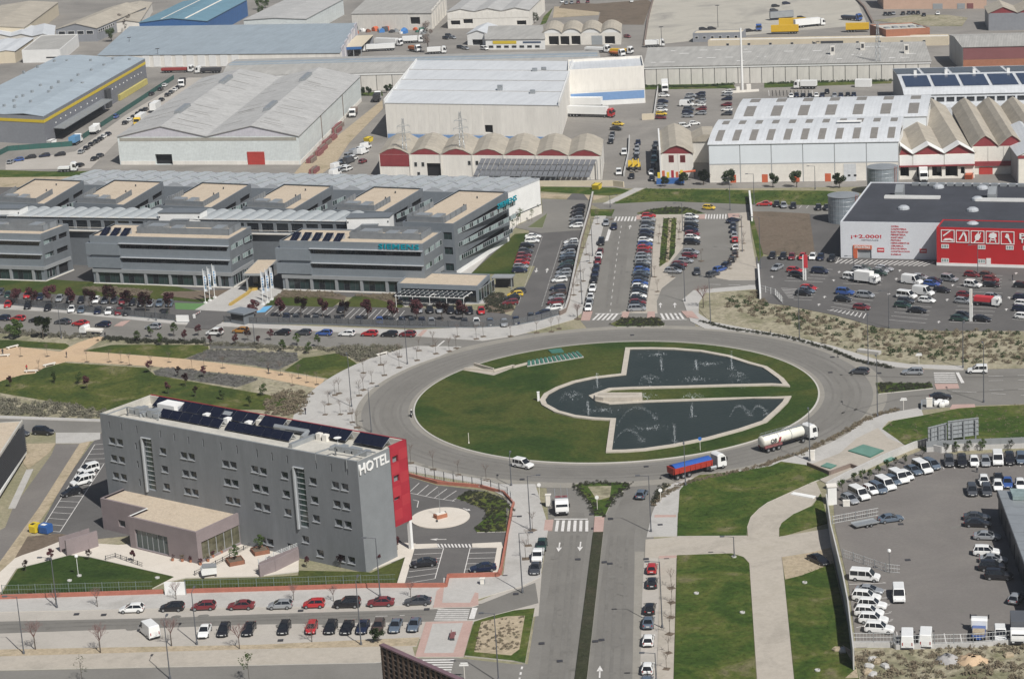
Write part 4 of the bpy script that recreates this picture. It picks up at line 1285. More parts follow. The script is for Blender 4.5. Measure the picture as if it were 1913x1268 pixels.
for row,(t0,t1)in enumerate(((.4,D*.47),(D*.52,D-.8))):
 vm=MB().extr(arc,t0,t1,'y',0,1).extr([(vw*.3,11.0),(vw*.7,11.0),(vw*.7,11.25),(vw*.3,11.25)],t0+.5,t1-.5,'y',2)
 vm.v=[(p[0]+VH.k*p[1],p[1],p[2])for p in vm.v]
 me=vm.mesh('barrel_vault',[m_vault,m_alu,m_skyl])
 for i in range(n):
  place('barrel_vault',me,VH.root,(i*vw,0,0))
p0,p1=(10,404),k(480,310,660,400)
LK=Bld('link_corridor','glazed cross corridor under a row of small pale skylight vaults between office wings','corridor',p0,p1,None,13.8,depth=11.0)
L,D=LK.L,LK.D
w=MB()
hz=[(i*L/24+.4,(i+1)*L/24-.4,10.4,13.0)for i in range(24)]
wallface(w,FR,0,L,0,13.8,hz,.4)
wallface(w,lambda s,z,d:(L-s,D-d,z),0,L,0,13.8,[],.3)
wallface(w,lambda t,z,d:(L-d,t,z),0,D,0,13.8,[],.3)
LK.add('wall',w,m_camd)
LK.add('roof',MB().box(0,0,13.5,L,D,13.82),m_galv)
LK.add('interior',MB().box(.5,.5,.1,L-.5,D-.5,13.4),m_black)
LK.add('balcony_rail',MB().box(-.1,-1.3,10.2,L,-1.2,10.35).box(-.1,-1.3,11.2,L,-1.2,11.3).box(0,-1.2,10.0,L,-.01,10.2),m_off)
for h in hz:
 window_parts(LK,(h[0],.3,h[2]),h[1]-h[0],h[3]-h[2],(m_frame,m_glassd),.08,False)
n=26
vw=L/n
arc=[(vw*.02+vw*.96*j/6,13.83+.5*math.sin(math.pi*j/6))for j in range(7)]
me=MB().extr(arc,-.3,D+.2,'y',0,1).mesh('skylight_vault',[m_skyl,m_white])
for i in range(n):
 place('skylight_vault',me,LK.root,(i*vw,0,0))
for lab,a_,b2,h in(('white stair block with dark roof rising behind the lettered front wing',k(480,310,642,378),k(480,310,948,372),15.5),('white stair block with dark roof rising behind the three-panel front wing',k(0,310,1135,340),k(0,310,1432,340),15.5),('white stair block with dark roof at the left picture edge',k(0,310,-160,312),k(0,310,138,312),15.5)):
 B=Bld('stair_block',lab,'stair tower',a_,b2,None,h,'white stair blocks between the office wings',depth=5)
 L=B.L
 B.add('wall',MB().box(0,0,0,L,5,h),m_white)
 B.add('roof',MB().box(-.15,-.15,h+.002,L+.15,5.15,h+.3),m_camd)
 B.add('canopy_frame',MB().tube((L*.2,-1.5,h-4),(L*.35,-1.5,h-1.6),.15,n=4).tube((L*.35,-1.5,h-1.6),(L*.75,-1.5,h-1.6),.15,n=4).tube((L*.75,-1.5,h-1.6),(L*.7,-1.5,h-4),.15,n=4).box(L*.35,-1.5,h-1.7,L*.75,-.01,h-1.5),m_camd)
 B.add('lamp',MB().box(.2,-.12,h-1.2,.5,-.004,h-.8).box(L-.5,-.12,h-1.2,L-.2,-.004,h-.8),m_dark)
PV=Bld('office_pavilion','single-storey grey pavilion with beige roof against the lettered office wing','pavilion',k(480,310,1005,842),k(480,310,1585,862),k(480,310,1672,775),4.6)
PV_h=[(1.0,PV.L-.6,.3,3.4)]
boxbuild(PV,[m_cam],m_gravel,par=.3,holes=PV_h,rholes=[(.6,PV.D-.6,.4,3.4)])
ribbon(PV,1.0,PV.L-.6,.3,3.4,12,mats=[m_glassg,m_glassd,m_glassd])
ribbon(PV,.6,PV.D-.6,.4,3.4,6,'r',[m_glassg,m_glassd])
PG=thing('pergola','white pergola carrying dark panels before the single-storey office pavilion','pergola',PV.root.location,PV.root.rotation_euler.z)
pl=MB()
x0,x1=2.2,PV.L-1.5
for i in range(15):
 x=x0+(x1-x0)*i/14
 pl.box(x-.06,-6.2,3.1,x+.06,-.6,3.25)
for t in(-6.2,-3.6,-.7):
 pl.box(x0-.3,t-.06,2.95,x1+.3,t+.06,3.1)
for i in range(5):
 x=x0+(x1-x0)*i/4
 pl.tube((x,-6.2,0),(x,-6.2,3.0),.07,n=5)
PG_f=pl.build('frame',m_white,PG)
me=MB().box(0,0,0,(x1-x0)/14-.16,1.9,.05).mesh('shade_panel',m_glassd)
for i in range(14):
 for t in(-5.9,-3.2):
  if(i,t)!=(7,-5.9):
   place('shade_panel',me,PG,(x0+(x1-x0)*i/14+.08,t,3.26))
CN=Bld('walkway_canopy','flat grey walkway canopy on posts beside the office pavilion and parked cars','canopy',k(480,310,1680,800),k(480,310,1830,800),None,3.2,depth=3.5)
CN.add('roof',MB().box(0,0,2.9,CN.L,3.5,3.2),m_camr)
CN.add('post',MB().box(.2,.2,0,.4,.4,2.9).box(CN.L-.4,.2,0,CN.L-.2,.4,2.9),m_camr)
CN.add('back_panel',MB().box(.4,2.8,0,CN.L-.4,3.0,2.9),m_dark)
C2=Bld('entrance_canopy','long beige-topped entrance canopy reaching out between two office wings','canopy',(454,511),(492,511),(518,485),5.2)
L,D=C2.L,C2.D
C2.add('roof',MB().box(0,0,4.6,L,D,5.15),m_camr)
C2.add('roof_gravel',MB().box(.25,.25,5.152,L-.25,D-.2,5.2),m_gravel)
C2.add('glazing',MB().box(1.2,5.0,0,L-1.2,D-.3,4.59),m_glassd)
for x in(.5,L-.9):
 C2.add('pillar',MB().box(x,.5,0,x+.4,.9,4.6),m_camr)
GH=Bld('gatehouse','small grey gatehouse with flat roof beside the office entrance barrier','gatehouse',k(0,310,1652,1040),k(0,310,1745,1055),None,3.2,depth=3.6)
GH.add('wall',MB().box(0,0,0,GH.L,3.6,2.8),m_camd)
GH.add('roof',MB().box(-.6,-.6,2.802,GH.L+.6,4.2,3.2),m_cam)
GH.add('window',MB().box(.2,-.05,1.1,GH.L-.2,-.004,2.5),m_glassd)
m_flag=M('white_flag_cloth',(.70,.72,.74),.8,.06,1.5)
m_flagb=plain('blue_flag_print',(.15,.33,.55),.8)
fpts=[(k(0,310,1476,988),'first'),(k(0,310,1508,972),'second'),(k(0,310,1542,950),'third')]
fq=[(k(480,310,45,1000),'first'),(k(480,310,78,985),'second'),(k(480,310,108,965),'third')]
for grp,where in((fpts,'left of the entrance plaza'),(fq,'right of the entrance plaza')):
 for(p,o_)in grp:
  f=thing('flagpole','white flagpole with narrow hanging banner, %s from the street %s'%(o_,where),'flagpole',G(*p),R(-25),'flagpoles at the office entrance')
  MB().tube((0,0,0),(0,0,9.2),.09,.06,8).box(-.35,-.35,0,.35,.35,.5).build('pole',m_white,f)
  fl=MB()
  for i in range(8):
   for j in range(2):
    z0,z1=3.2+i*.7,3.2+(i+1)*.7
    x0,x1=.1+j*.4,.1+(j+1)*.4
    y=lambda x,z:.16*math.sin(x*3+z*1.7)*x
    fl.poly([(x0,y(x0,z0),z0),(x1,y(x1,z0),z0),(x1,y(x1,z1),z1),(x0,y(x0,z1),z1)],0)
  flo=fl.build('flag',[m_flag],f)
  pb=MB()
  for z in(4.0,4.7,5.4,6.1,6.8):
   pb.poly([(.25,y(.25,z)-.03,z),(.7,y(.7,z)-.03,z),(.7,y(.7,z+.4)-.03,z+.4),(.25,y(.25,z+.4)-.03,z+.4)])
  pb.build('print',m_flagb,flo)
def fence(name,label,pts,h,mat,step=3.0,post=m_dark,base=0.0,cat='fence',px=True,thick=.06,basemat=None,rail=False):
 P=GP(pts)
 f=thing(name,label,cat,(P[0].x,P[0].y,0))
 o=P[0]
 cache={}
 for a,c in zip(P,P[1:]):
  n=max(1,round((c-a).length/step))
  ln=(c-a).length/n
  an=math.atan2((c-a).y,(c-a).x)
  ky=round(ln,2)
  if ky not in cache:
   b=MB()
   if rail:
    for j in range(3):
     z=base+.12+(h-base-.2)*j/2
     b.box(.05,-.02,z,ln-.05,.02,z+.06)
    m_=int(ln/.45)
    for j in range(1,m_):
     b.box(ln*j/m_-.012,-.012,base+.1,ln*j/m_+.012,.012,h)
   else:
    b.box(.03,-thick/2,base+.03,ln-.03,thick/2,h)
   cache[ky]=(b.mesh('fence_panel',mat),MB().box(-.05,-.06,0,.05,.06,h+.08).mesh('post',post),MB().box(0,-.13,-.05,ln-.004,.13,base).mesh('footing',basemat)if base else None)
  for i in range(n):
   q=a.lerp(c,i/n)-o
   for nm,me in zip(('fence_panel','post','footing'),cache[ky]):
    if me:
     place(nm,me,f,(q.x,q.y,0),an)
 return f
fence('mesh_fence','dark mesh fence between the left office car park and street',[(-60,562),(0,567),(328,600)],1.75,m_mesh,3.2,base=.35,basemat=m_camd)
fence('mesh_fence','dark mesh fence between the right office car park and street',kk(0,310,1610,1125,1844,1135)+kk(480,310,400,1138,1100,1158,1560,1165,1844,1150)+kk(960,310,200,1110,330,1070),1.75,m_mesh,3.2,base=.35,basemat=m_camd)
m_rustw=M('brown_stained_concrete',(.20,.155,.13),.85,.12,.5,fine=.1)
def wallrun(name,label,pts,h,mat,th=.3,cat='wall',cap=None,top=False):
 P=[Vector((p.x,p.y,0))for p in GP(pts,h if top else 0)]
 f=thing(name,label,cat,(P[0].x,P[0].y,0))
 b,cb=MB(),MB()
 for a,c in zip(P,P[1:]):
  d=(c-a).normalized()
  n_=Vector((-d.y,d.x,0))*th/2
  q=[p-P[0]for p in(a-n_,c-n_,c+n_,a+n_)]
  b.prism(q,-.05,h)
  if cap:
   n_=n_*1.4
   cb.prism([p-P[0]for p in(a-n_,c-n_,c+n_,a+n_)],h+.003,h+.1)
 b.build('wall_body',mat,f)
 if cap:
  cb.build('coping',cap,f)
 return f
wallrun('boundary_wall','long brown boundary wall between the office car park and north avenue',kk(960,310,568,215,545,330,480,560,440,760,395,980,370,1055,330,1075),1.3,m_rustw,.35,cap=m_pave)
s_=Bld('gate_sign','blank white gate sign wall beside the red and white barrier','sign',k(0,310,1262,1072),k(0,310,1350,1072),None,1.9,depth=.3)
s_.add('panel',MB().box(0,0,0,s_.L,.3,1.9),m_white)
s_.add('footing',MB().box(-.2,-.1,0,s_.L+.2,-.004,.25),m_camd)
q=G(*k(0,310,1395,1095))
b_=thing('barrier','red and white striped barrier post beside the white gate sign','barrier',q,R(70))
MB().box(-.25,-.25,0,.25,.25,1.1).build('cabinet',m_white,b_)
bm_=MB()
for i in range(6):
 bm_.box(.3+i*.55,-.06,.85,.3+(i+1)*.55,.06,1.0,i%2)
bm_.build('boom',[m_red,m_white],b_)
q=k(480,310,0,870)
P=GP(kk(0,310,1640,1000,1800,905))+[]
yb=thing('handrail_ramp','curved ochre ramp wall crossing the pale entrance plaza','ramp',P[0],0)
MB().strip([p-P[0]for p in GP([(430,572),(445,562),(462,551),(470,543)])],.7,.75,0,.0).lathe([(1.5,0),(1.5,.75)],20,tuple(GP([(472,542)])[0]-P[0])).build('wall_body',M('ochre_render',(.42,.29,.08),.8),yb)
m_fib=ribbed('fibre_cement_beige',(.40,.36,.295),.9,'x',.9,.10,.3,0,.14,.88)
m_fiby=ribbed('fibre_cement_beige_y',(.40,.36,.295),.9,'y',.9,.10,.3,0,.14,.88)
m_fibg=ribbed('grey_sheet_roof',(.43,.425,.41),1.0,'y',.8,.08,.3,.05,.14,.88)
m_fibgx=ribbed('grey_sheet_roof_x',(.375,.365,.34),1.0,'x',.8,.08,.3,.05,.14,.88)
m_blueroof=ribbed('blue_grey_roof',(.31,.36,.395),1.0,'x',.6,.06,.25,.1,.1,.9)
m_pale=ribbed('pale_blue_roof',(.40,.46,.50),1.1,'x',.5,.06,.25,.1,.1,.9)
m_paley=ribbed('pale_blue_roof_y',(.40,.46,.50),1.1,'y',.5,.06,.25,.1,.1,.9)
m_wroof=ribbed('white_sheet_roof',(.62,.635,.645),1.2,'x',.5,.04,.15,.1,.08,.95)
m_wall=M('cream_precast_panel',(.72,.69,.63),.8,.09,.5,.05,3,fine=.05,stretch=(.5,.5,.08))
m_wallg=M('grey_precast_panel',(.60,.575,.525),.85,.1,.5,.05,3,fine=.05,stretch=(.5,.5,.08))
m_greenw=ribbed('pale_green_cladding',(.66,.70,.685),.6,'x',.6,.05,.15,.1,.08,.94)
m_lilac=ribbed('lilac_cladding',(.57,.555,.595),.6,'x',.6,.05,.15,.1,.08,.94)
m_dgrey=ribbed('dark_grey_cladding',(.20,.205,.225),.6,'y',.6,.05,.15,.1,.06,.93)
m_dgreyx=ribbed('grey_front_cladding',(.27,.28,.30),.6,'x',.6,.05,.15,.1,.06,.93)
m_yel=plain('yellow_band_paint',(.62,.46,.03),.5)
m_bluew=ribbed('blue_cladding',(.045,.135,.33),.7,'x',.55,.08,.15,.1,.08,.92)
m_bluep2=plain('blue_plinth_paint',(.17,.29,.50),.7)
m_orange=plain('orange_door_paint',(.50,.115,.05),.6)
m_reddoor=ribbed('red_roller_door',(.42,.05,.04),.4,'y',.6,.08,.2,0,.1,.85)
m_gdoor=ribbed('grey_roller_door',(.32,.34,.35),.4,'y',.6,.06,.2,0,.08,.85)
m_roofl=M('grey_rooflight',(.21,.195,.175),.5,.12,.6)
m_maroon=M('maroon_cladding',(.22,.085,.085),.7,.08,.2)
m_terra=M('terracotta_brick',(.34,.145,.085),.85,.1,.6,fine=.1)
m_salmon=M('salmon_render',(.56,.385,.29),.85,.06,.2)
m_beigew=M('beige_render',(.56,.49,.37),.85,.06,.2,fine=.04)
def panels(B,n,z0,z1,mat,name='wall_panel',gap=.05,d=.06,s0=None,s1=None,face='f'):
 """precast panels hung on a wall one by one with open joints"""
 s0=0 if s0 is None else s0
 s1=(B.L if face=='f' else B.D)if s1 is None else s1
 w_=(s1-s0)/n
 me=MB().box(gap,-d,z0,w_-gap,-.004,z1).mesh(name,mat)
 for i in range(n):
  if face=='f':
   B.put(name,me,s0+i*w_,0,0)
  else:
   B.put(name,me,B.L,s0+i*w_,0,math.pi/2-math.atan(B.k))
def on_roof(B,name,mat,pr,axis,items,dz=.2,th=.06):
 """rooflights lying on the sheet: items are (a0, a1, u0, u1): along the ridge and across the profile"""
 def z(u):
  for p,q in zip(pr,pr[1:]):
   if p[0]-1e-6<=u<=q[0]+1e-6:
    return p[1]+(q[1]-p[1])*(u-p[0])/max(1e-6,q[0]-p[0])
  return pr[-1][1]
 for a0,a1,u0,u1 in items:
  n=4
  us=[u0+(u1-u0)*j/n for j in range(n+1)]
  prof=[(u,z(u)+dz)for u in us]+[(u,z(u)+dz+th)for u in us[::-1]]
  B.add(name,MB().extr(prof,a0,a1,axis),mat)
GW=shed('twin_gable_warehouse','large pale warehouse with two ridged grey roofs and red and black front doors',(219,256),(557,254.5),(672,143),9.8,3.6,2,'y',m_greenw,m_fibg,m_lilac,holes=[(k(0,0,1112,1108),k(0,0,1242,1200))],hd=1.5)
fpanel(GW,.8,GW.L-.8,8.3,9.4,M('grey_eaves_band',(.33,.315,.27),.8),'eaves_band')
h_=GW.hole(k(0,0,1112,1108),k(0,0,1242,1200))
fpanel(GW,.4,h_[0]-.1,0,1.3,m_wall,'plinth',.12)
fpanel(GW,h_[1]+.1,GW.L-.4,0,1.3,m_wall,'plinth',.12)
rpanel(GW,.2,GW.D-.2,0,1.3,m_wall,'plinth',.12)
h_=GW.hole(k(0,0,1772,1090),k(480,0,60,1182))
fpanel(GW,h_[0],h_[1],.05,h_[3],m_reddoor,'door',.16)
for q in(k(480,0,462,890),k(480,0,615,740)):
 t,z=GW.right(q)
 rpanel(GW,t-.5,t+.5,0,9.8,m_rustw,'downpipe_strip',.12)
for q in(k(0,0,1310,785),k(0,0,1620,575),k(480,0,97,765),k(480,0,350,557)):
 s,t=GW.loc(q,13.6)
 GW.add('ridge_vent',MB().extr([(s-1.3,12.9),(s+1.3,12.9),(s+1.0,14.4),(s-1.0,14.4)],t-8,t+8,'y'),m_galv)
rs=random.Random(4)
for pr_ in GW.prs:
 w_=pr_[2][0]-pr_[0][0]
 on_roof(GW,'sheet_lap',m_roofl,pr_,'y',[(GW.D*f_,GW.D*f_+.3,pr_[0][0]+w_*u_,pr_[0][0]+w_*(u_+rs.uniform(.15,.38)))for f_,u_ in[(rs.uniform(.05,.95),rs.choice([.04,.54,.56]))for _ in range(20)]],.2,.03)
WH=shed('white_hall','tall cream hall with white roof in four long strips behind the gabled workshops',(719,193),(1043,197.5),(1070,118),12.5,.9,4,'x',m_wall,m_wroof,m_wall,ridge=.9,over=.15,holes=[(k(480,0,1635,898),k(480,0,1695,955))],hd=1.2)
WH.add('parapet',MB().box(-.4,-.1,12.3,.0,WH.D,13.9),m_white)
WH.add('parapet',MB().box(WH.L,-.1,12.3,WH.L+.4,WH.D,13.9),m_white)
panels(WH,9,1.8,12.2,m_wall,s1=WH.hole(k(480,0,1635,898),k(480,0,1695,955))[0]-.5)
for i in range(1,4):
 WH.add('roof_gutter',MB().box(.2,WH.D*(i-.1)/4-.3,13.3,WH.L-.2,WH.D*(i-.1)/4+.3,13.75),m_fibg)
fpanel(WH,.2,WH.L-.2,.0,1.5,m_bluep2,'blue_plinth',.09)
for q in((k(960,0,135,670)),(k(480,0,1745,635)),k(960,0,150,512),k(960,0,215,505)):
 s,t=WH.loc(q,13.5)
 WH.add('roof_vent',MB().box(s-1,t-1,12.8,s+1,t+1,14.6),m_galv)
WH2=Bld('white_hall_annex','cream rear block of the white hall with blue plinth above the lorry yard','warehouse',(1061,131),(1203,123),(1199,104),14.0)
boxbuild(WH2,[m_wall],m_wroof,par=.9)
panels(WH2,6,5.5,13.7,m_wall)
fpanel(WH2,.5,WH2.L-.3,1.9,4.9,m_bluep2,'blue_band',.08)
fpanel(WH2,.3,WH2.L-.3,0,1.85,m_white,'plinth',.1)
RR=shed('workshop_row','row of seven gabled workshops with oxide red gables and cream fronts',k(480,0,875,1108),k(960,0,625,1122),k(960,0,641,1005),7.5,2.4,7,'y',m_wall,m_fiby,m_oxred,cat='workshops',over=.12,rprof=[(0,0),(.28,1.5),(.5,2.0),(.72,1.5),(1,0)],holes=[(k(480,0,1218,1172),k(480,0,1335,1268))],hd=.8)
bw=RR.L/7
fpanel(RR,.05,bw-.1,3.6,7.45,m_oxred,'red_panel',.1)
for i in range(8):
 RR.add('pilaster',MB().box(max(0,i*bw-.25),-.2,0,min(RR.L,i*bw+.25),-.004,7.5),m_off)
for q in kk(480,0,1140,1180,1192,1180,1525,1170,1580,1170,1162,1250):
 s,z=RR.front(q)
 window_parts(RR,(s-.5,-.04,z-.7),1.0,1.4,(m_frame,m_glassd),.08,False)
SC=thing('solar_canopy','sloping canopy of dark solar panels before the red gabled workshops','solar canopy',RR.root.location,RR.root.rotation_euler.z)
a0,a1=RR.loc(k(480,0,1630,1100),6.5),RR.loc(k(960,0,600,1165),6.0)
x0,x1=a0[0],a1[0]
t1=-.8
sl_,ln_=R(27),9.0
nx=22
me=MB().box(.12,0,0,(x1-x0)/nx-.12,2.75,.08).mesh('solar_panel',m_pvb if False else M('grey_solar_cell',(.15,.155,.165),.4,.3,.6,spec=.4))
for i in range(nx):
 for j in range(3):
  d0=j*3.0
  o=place('solar_panel',me,SC,(x0+(x1-x0)*i/nx,t1-ln_*math.cos(sl_)+d0*math.cos(sl_),2.6+d0*math.sin(sl_)))
  o.rotation_euler=(sl_,0,0)
fr=MB()
for i in range(7):
 x=x0+(x1-x0)*i/6
 fr.box(x-.1,t1-.1,0,x+.1,t1+.1,6.5).box(x-.1,t1-ln_*math.cos(sl_)+.3,0,x+.1,t1-ln_*math.cos(sl_)+.5,2.6)
fr.build('frame',m_galv,SC)
MB().box(x0,t1-.5,0,x0+13,t1,3.0).box(x0+15,t1-.5,0,x0+25,t1,3.0).build('back_wall',m_gdoor,SC)
UN=shed('gabled_unit','single gabled workshop with red gable and two red windows left of the white hall',k(960,0,1055,1104),k(960,0,1285,1104),k(960,0,1262,945),7.5,3.0,1,'y',m_wall,m_fiby,m_oxred,cat='workshop',rprof=[(0,0),(.28,1.9),(.5,2.6),(.72,1.9),(1,0)])
for q in kk(960,0,1130,1140,1212,1140):
 s,z=UN.front(q)
 window_parts(UN,(s-.8,-.04,z-1.1),1.6,2.2,(m_oxred,M('dull_red_pane',(.12,.03,.03),.3)),.12,False)
fpanel(UN,UN.L*.52,UN.L*.53+.1,0,7.4,m_wallg,'joint_strip',.05)
UN.add('parapet',MB().box(-.5,-.3,0,-.02,UN.D,8.6),m_white)
UN.add('lean_to',MB().box(UN.L+.01,UN.D*.62,0,UN.L+7.5,UN.D,6.9),m_wallg)
UN.add('roof',MB().extr([(UN.L+.02,7.2),(UN.L+4,9.2),(UN.L+7.6,9.2),(UN.L+7.6,6.9),(UN.L+.02,6.9)],UN.D*.61,UN.D,'y'),m_fiby)
def arch_hall(name,label,a,b,c,h,rise,cols,skin,sk):
 B=shed(name,label,a,b,c,h,rise,1,'x',m_white,m_wroof,m_white,rprof=[(j/14,rise*math.sin(math.pi*.56*(j/14)**.8))for j in range(15)],over=.3,square=True)
 pw=B.L/cols
 for z0,z1,mm in((5.9,h-.25,M('bluish_white_panel',(.68,.715,.74),.5,.04,.2)),(.1,5.6,m_off)):
  panels(B,cols,z0,z1,mm,gap=.14,d=.08)
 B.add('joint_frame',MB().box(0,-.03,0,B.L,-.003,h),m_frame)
 return B
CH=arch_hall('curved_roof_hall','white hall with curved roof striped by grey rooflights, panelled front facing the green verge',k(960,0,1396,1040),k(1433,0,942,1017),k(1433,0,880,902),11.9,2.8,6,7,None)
n=11
for i in range(n):
 x=CH.L*(i+.55)/n
 on_roof(CH,'rooflight',m_roofl,CH.pr,'x',[(x-1.05,x+1.05,CH.D*.07,CH.D*.42),(x-1.05,x+1.05,CH.D*.68,CH.D*.88)])
CH.add('roof_walkway',MB().box(CH.L*.66,CH.D*.6,15.2,CH.L*.79,CH.D*.66,15.5),m_white)
for q in kk(1433,310,212,80,437,80)+[k(960,310,1575,105),k(960,310,1802,97)]:
 s,z=CH.front(q)
 fpanel(CH,s-.9,s+.9,0,2.5,m_orange,'door',.12)
h_=CH.hole(k(1433,310,550,8),k(1433,310,640,100))
fpanel(CH,h_[0],h_[1],0,5.4,m_wroof,'roller_door',.14)
fpanel(CH,h_[0]+1.2,h_[0]+2.0,1.5,2.1,m_glassd,'door_window',.17)
fpanel(CH,h_[0]+3.0,h_[0]+3.8,1.5,2.1,m_glassd,'door_window',.17)
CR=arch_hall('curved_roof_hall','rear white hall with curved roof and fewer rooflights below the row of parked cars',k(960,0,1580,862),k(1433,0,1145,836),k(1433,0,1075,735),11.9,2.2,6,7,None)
for i in range(7):
 x=CR.L*(i+.5)/7
 on_roof(CR,'rooflight',m_roofl,CR.pr,'x',[(x-1.6,x+1.6,CR.D*.08,CR.D*.5),(x-1.6,x+1.6,CR.D*.72,CR.D*.95)])
for lab,q,h,r in(('grey ribbed steel silo standing behind the dark store roof',k(1433,0,828,1195),8.0,4.5),('grey ribbed steel silo standing left of the dark store roof',k(1433,310,548,207),7.6,4.3)):
 p=G(*q,h)
 t=thing('silo',lab,'silo',(p.x,p.y,0),0,'steel silos by the store')
 MB().lathe([(r,0),(r,h)],28).build('tank_wall',m_silo,t,smooth=False)
 MB().lathe([(r+.15,h-.12),(r+.15,h+.02),(r*.3,h+.55),(.05,h+.6)],28).build('roof',m_galv,t)
 lb=MB()
 for dx in(-.2,.2):
  lb.box(r*.7+dx-.03,-r*.85,0,r*.7+dx+.03,-r*.8,h+.6)
 lb.build('ladder',m_orange,t)
 b=MB()
 for j in range(1,6):
  b.lathe([(r+.02,h*j/6-.05),(r+.06,h*j/6),(r+.02,h*j/6+.05)],28)
  b.f.pop();b.m.pop()
 b.build('hoop',m_galv,t)
DK=shed('dock_building','beige gabled depot with white canopy fronts and loading docks right of the curved hall',k(1433,0,1045,1112),k(1433,0,1270,1106),k(1433,0,1180,925),7.5,2.6,1,'y',m_off,m_fiby,m_oxred,cat='depot',holes=[(k(1433,0,1075,1185),k(1433,0,1160,1268)),(k(1433,0,1185,1190),k(1433,0,1255,1268))],hd=2)
D2=shed('dock_building','long beige gabled depot, second from the curved hall, with a white front canopy',k(1433,0,1270,1106),k(1433,0,1490,1100),k(1433,0,1275,765),7.5,2.8,1,'y',m_off,m_fiby,m_oxred,cat='depot',holes=[(k(1433,0,1280,1185),k(1433,0,1370,1268)),(k(1433,0,1390,1200),k(1433,0,1420,1250))],hd=2)
D0=shed('dock_building','narrow beige depot bay squeezed against the curved hall end wall',k(1433,0,948,1114),k(1433,0,1045,1112),k(1433,0,990,955),7.5,2.2,1,'y',m_off,m_fiby,m_oxred,cat='depot',ridge=.2,holes=[(k(1433,0,955,1185),k(1433,0,1020,1268))],hd=2)
for B,pk in((DK,.5),(D2,.5),(D0,.1)):
 B.add('front_canopy',MB().extr([(0,7.9),(B.L*pk,10.6),(B.L,7.9),(B.L,7.75),(B.L*pk,10.4),(0,7.75)],-.6,5.5,'y'),m_white)
 fpanel(B,.1,B.L-.1,4.3,7.3,m_white,'fascia',.2)
 fpanel(B,.02,B.L-.02,3.9,4.25,m_oxred,'fascia_trim',.8)
MG=shed('multi_gable_sheds','three beige barn-like gabled sheds with red gable ends at the right edge',k(1433,0,1472,1052),k(1433,0,2045,1042),k(1433,0,1850,765),8.6,3.2,3,'y',m_off,m_fiby,m_oxred,rprof=[(0,0),(.3,2.2),(.5,3.2),(.7,2.2),(1,0)])
fpanel(MG,.5,14,2.6,4.0,m_oxred,'red_band',.5)
fpanel(MG,2,6,0,2.2,m_reddoor,'door',.1)
for i in(1,2,3):
 fpanel(MG,i*4.6,i*4.6+.25,4.1,8.5,m_wallg,'pilaster',.1)
RG=shed('white_gable_shed','white roofed shed with grey side wall and red gable trim at right edge',k(1433,0,1800,1118),k(1433,0,2110,1108),('bl',)+k(1433,0,1665,938),8.5,2.6,1,'y',m_dgreyx,m_wroof,m_white,cat='shed')
RG.add('trim',MB().box(-.05,-.1,7.6,RG.L,-.004,8.5),m_oxred)
fpanel(RG,.2,RG.L,0,7.4,m_off,'front_panel',.08)
SH=Bld('solar_hall','white hall covered with blue solar arrays behind the beige gabled sheds','warehouse',k(1433,0,985,683),(1975,171.5),('bl',)+k(1433,0,903,531),7.7)
L,D=SH.L,SH.D
w=MB()
for f_,a_ in((FR,L),(lambda t,z,d:(L-d,t,z),D),(lambda s,z,d:(L-s,D-d,z),L)):
 wallface(w,f_,0,a_,0,7.7,[],.3)
w.extr([(0,0),(0,7.7),(D*.1,9.0),(D*.55,10.4),(D,9.4),(D,0)],0,.3,'x')
SH.add('wall',w,m_dgreyx)
SHP=[(-.4,7.65),(D*.1,9.0),(D*.55,10.4),(D+.3,9.4)]
SH.add('roof',MB().extr([(p[0],p[1])for p in SHP]+[(p[0],p[1]+.2)for p in SHP[::-1]],-.2,L,'x'),m_wroof)
n=5
for i in range(n):
 x=1.2+(L-2)*i/n
 on_roof(SH,'solar_array',m_pvb,SHP,'x',[(x,x+(L-2)/n-1.2,D*.14,D*.50),(x-1.5,x+(L-2)/n-2.7,D*.60,D*.95)],.28,.12)
for q in(.12,.33,.52,.75):
 SH.add('roof_vent',MB().box(L*q-.5,D*.55,10.4,L*q+.5,D*.55+1,12),m_white)
SH.add('clerestory',MB().box(.3,-9,0,L,-.01,4.6).box(.3,-.3,4.6,L,-.02,7.2),m_wroof)
wm=MB().box(0,-.42,5.2,2.6,-.303,6.7).mesh('window',m_glassd)
for i in range(int(L/3.4)):
 SH.put('window',wm,.8+i*3.4,0,0)
LW=shed('long_warehouse','very long beige warehouse with panelled wall and slit rooflights across the estate',k(960,0,938,482),k(1433,0,1172,442),k(1433,0,1112,318),7.2,2.2,1,'x',M('joint_shade_backing',(.17,.165,.155),.9),m_fibgx,m_wallg,ridge=.8,over=.5)  # dark backing wall: the shade of the open panel joints is in its colour
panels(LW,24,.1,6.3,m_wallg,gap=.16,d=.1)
fpanel(LW,-.2,LW.L+.2,6.4,7.15,m_white,'eaves_band',.3)
rs=random.Random(5)
it=[]
for i in range(30):
 x=rs.uniform(2,LW.L-5)
 u=rs.choice([.15,.3,.5,.62])*LW.D
 it.append((x,x+rs.uniform(1.5,4),u,u+.5))
on_roof(LW,'rooflight',m_white,LW.pr,'x',it,.2,.05)
for q in(k(1433,0,470,370),k(1433,0,685,345),k(1433,0,1000,360)):
 s,t=LW.loc(q,9.5)
 LW.add('roof_turret',MB().box(s-.9,t-.9,8,s+.9,t+.9,11.6,0).box(s-.5,t-.95,9.6,s+.5,t-.905,11.2,1),[m_wallg,m_dark])
L2=shed('long_warehouse','long beige and blue-grey roofed warehouse behind the twin gabled one',(415,143),(1122,126.5),(1116,95),7.2,2.0,1,'x',M('joint_shade_backing',(.17,.165,.155),.9),m_fibgx,m_wallg,ridge=.45,over=.4)  # same dark backing, joint shade painted into the wall behind the panels
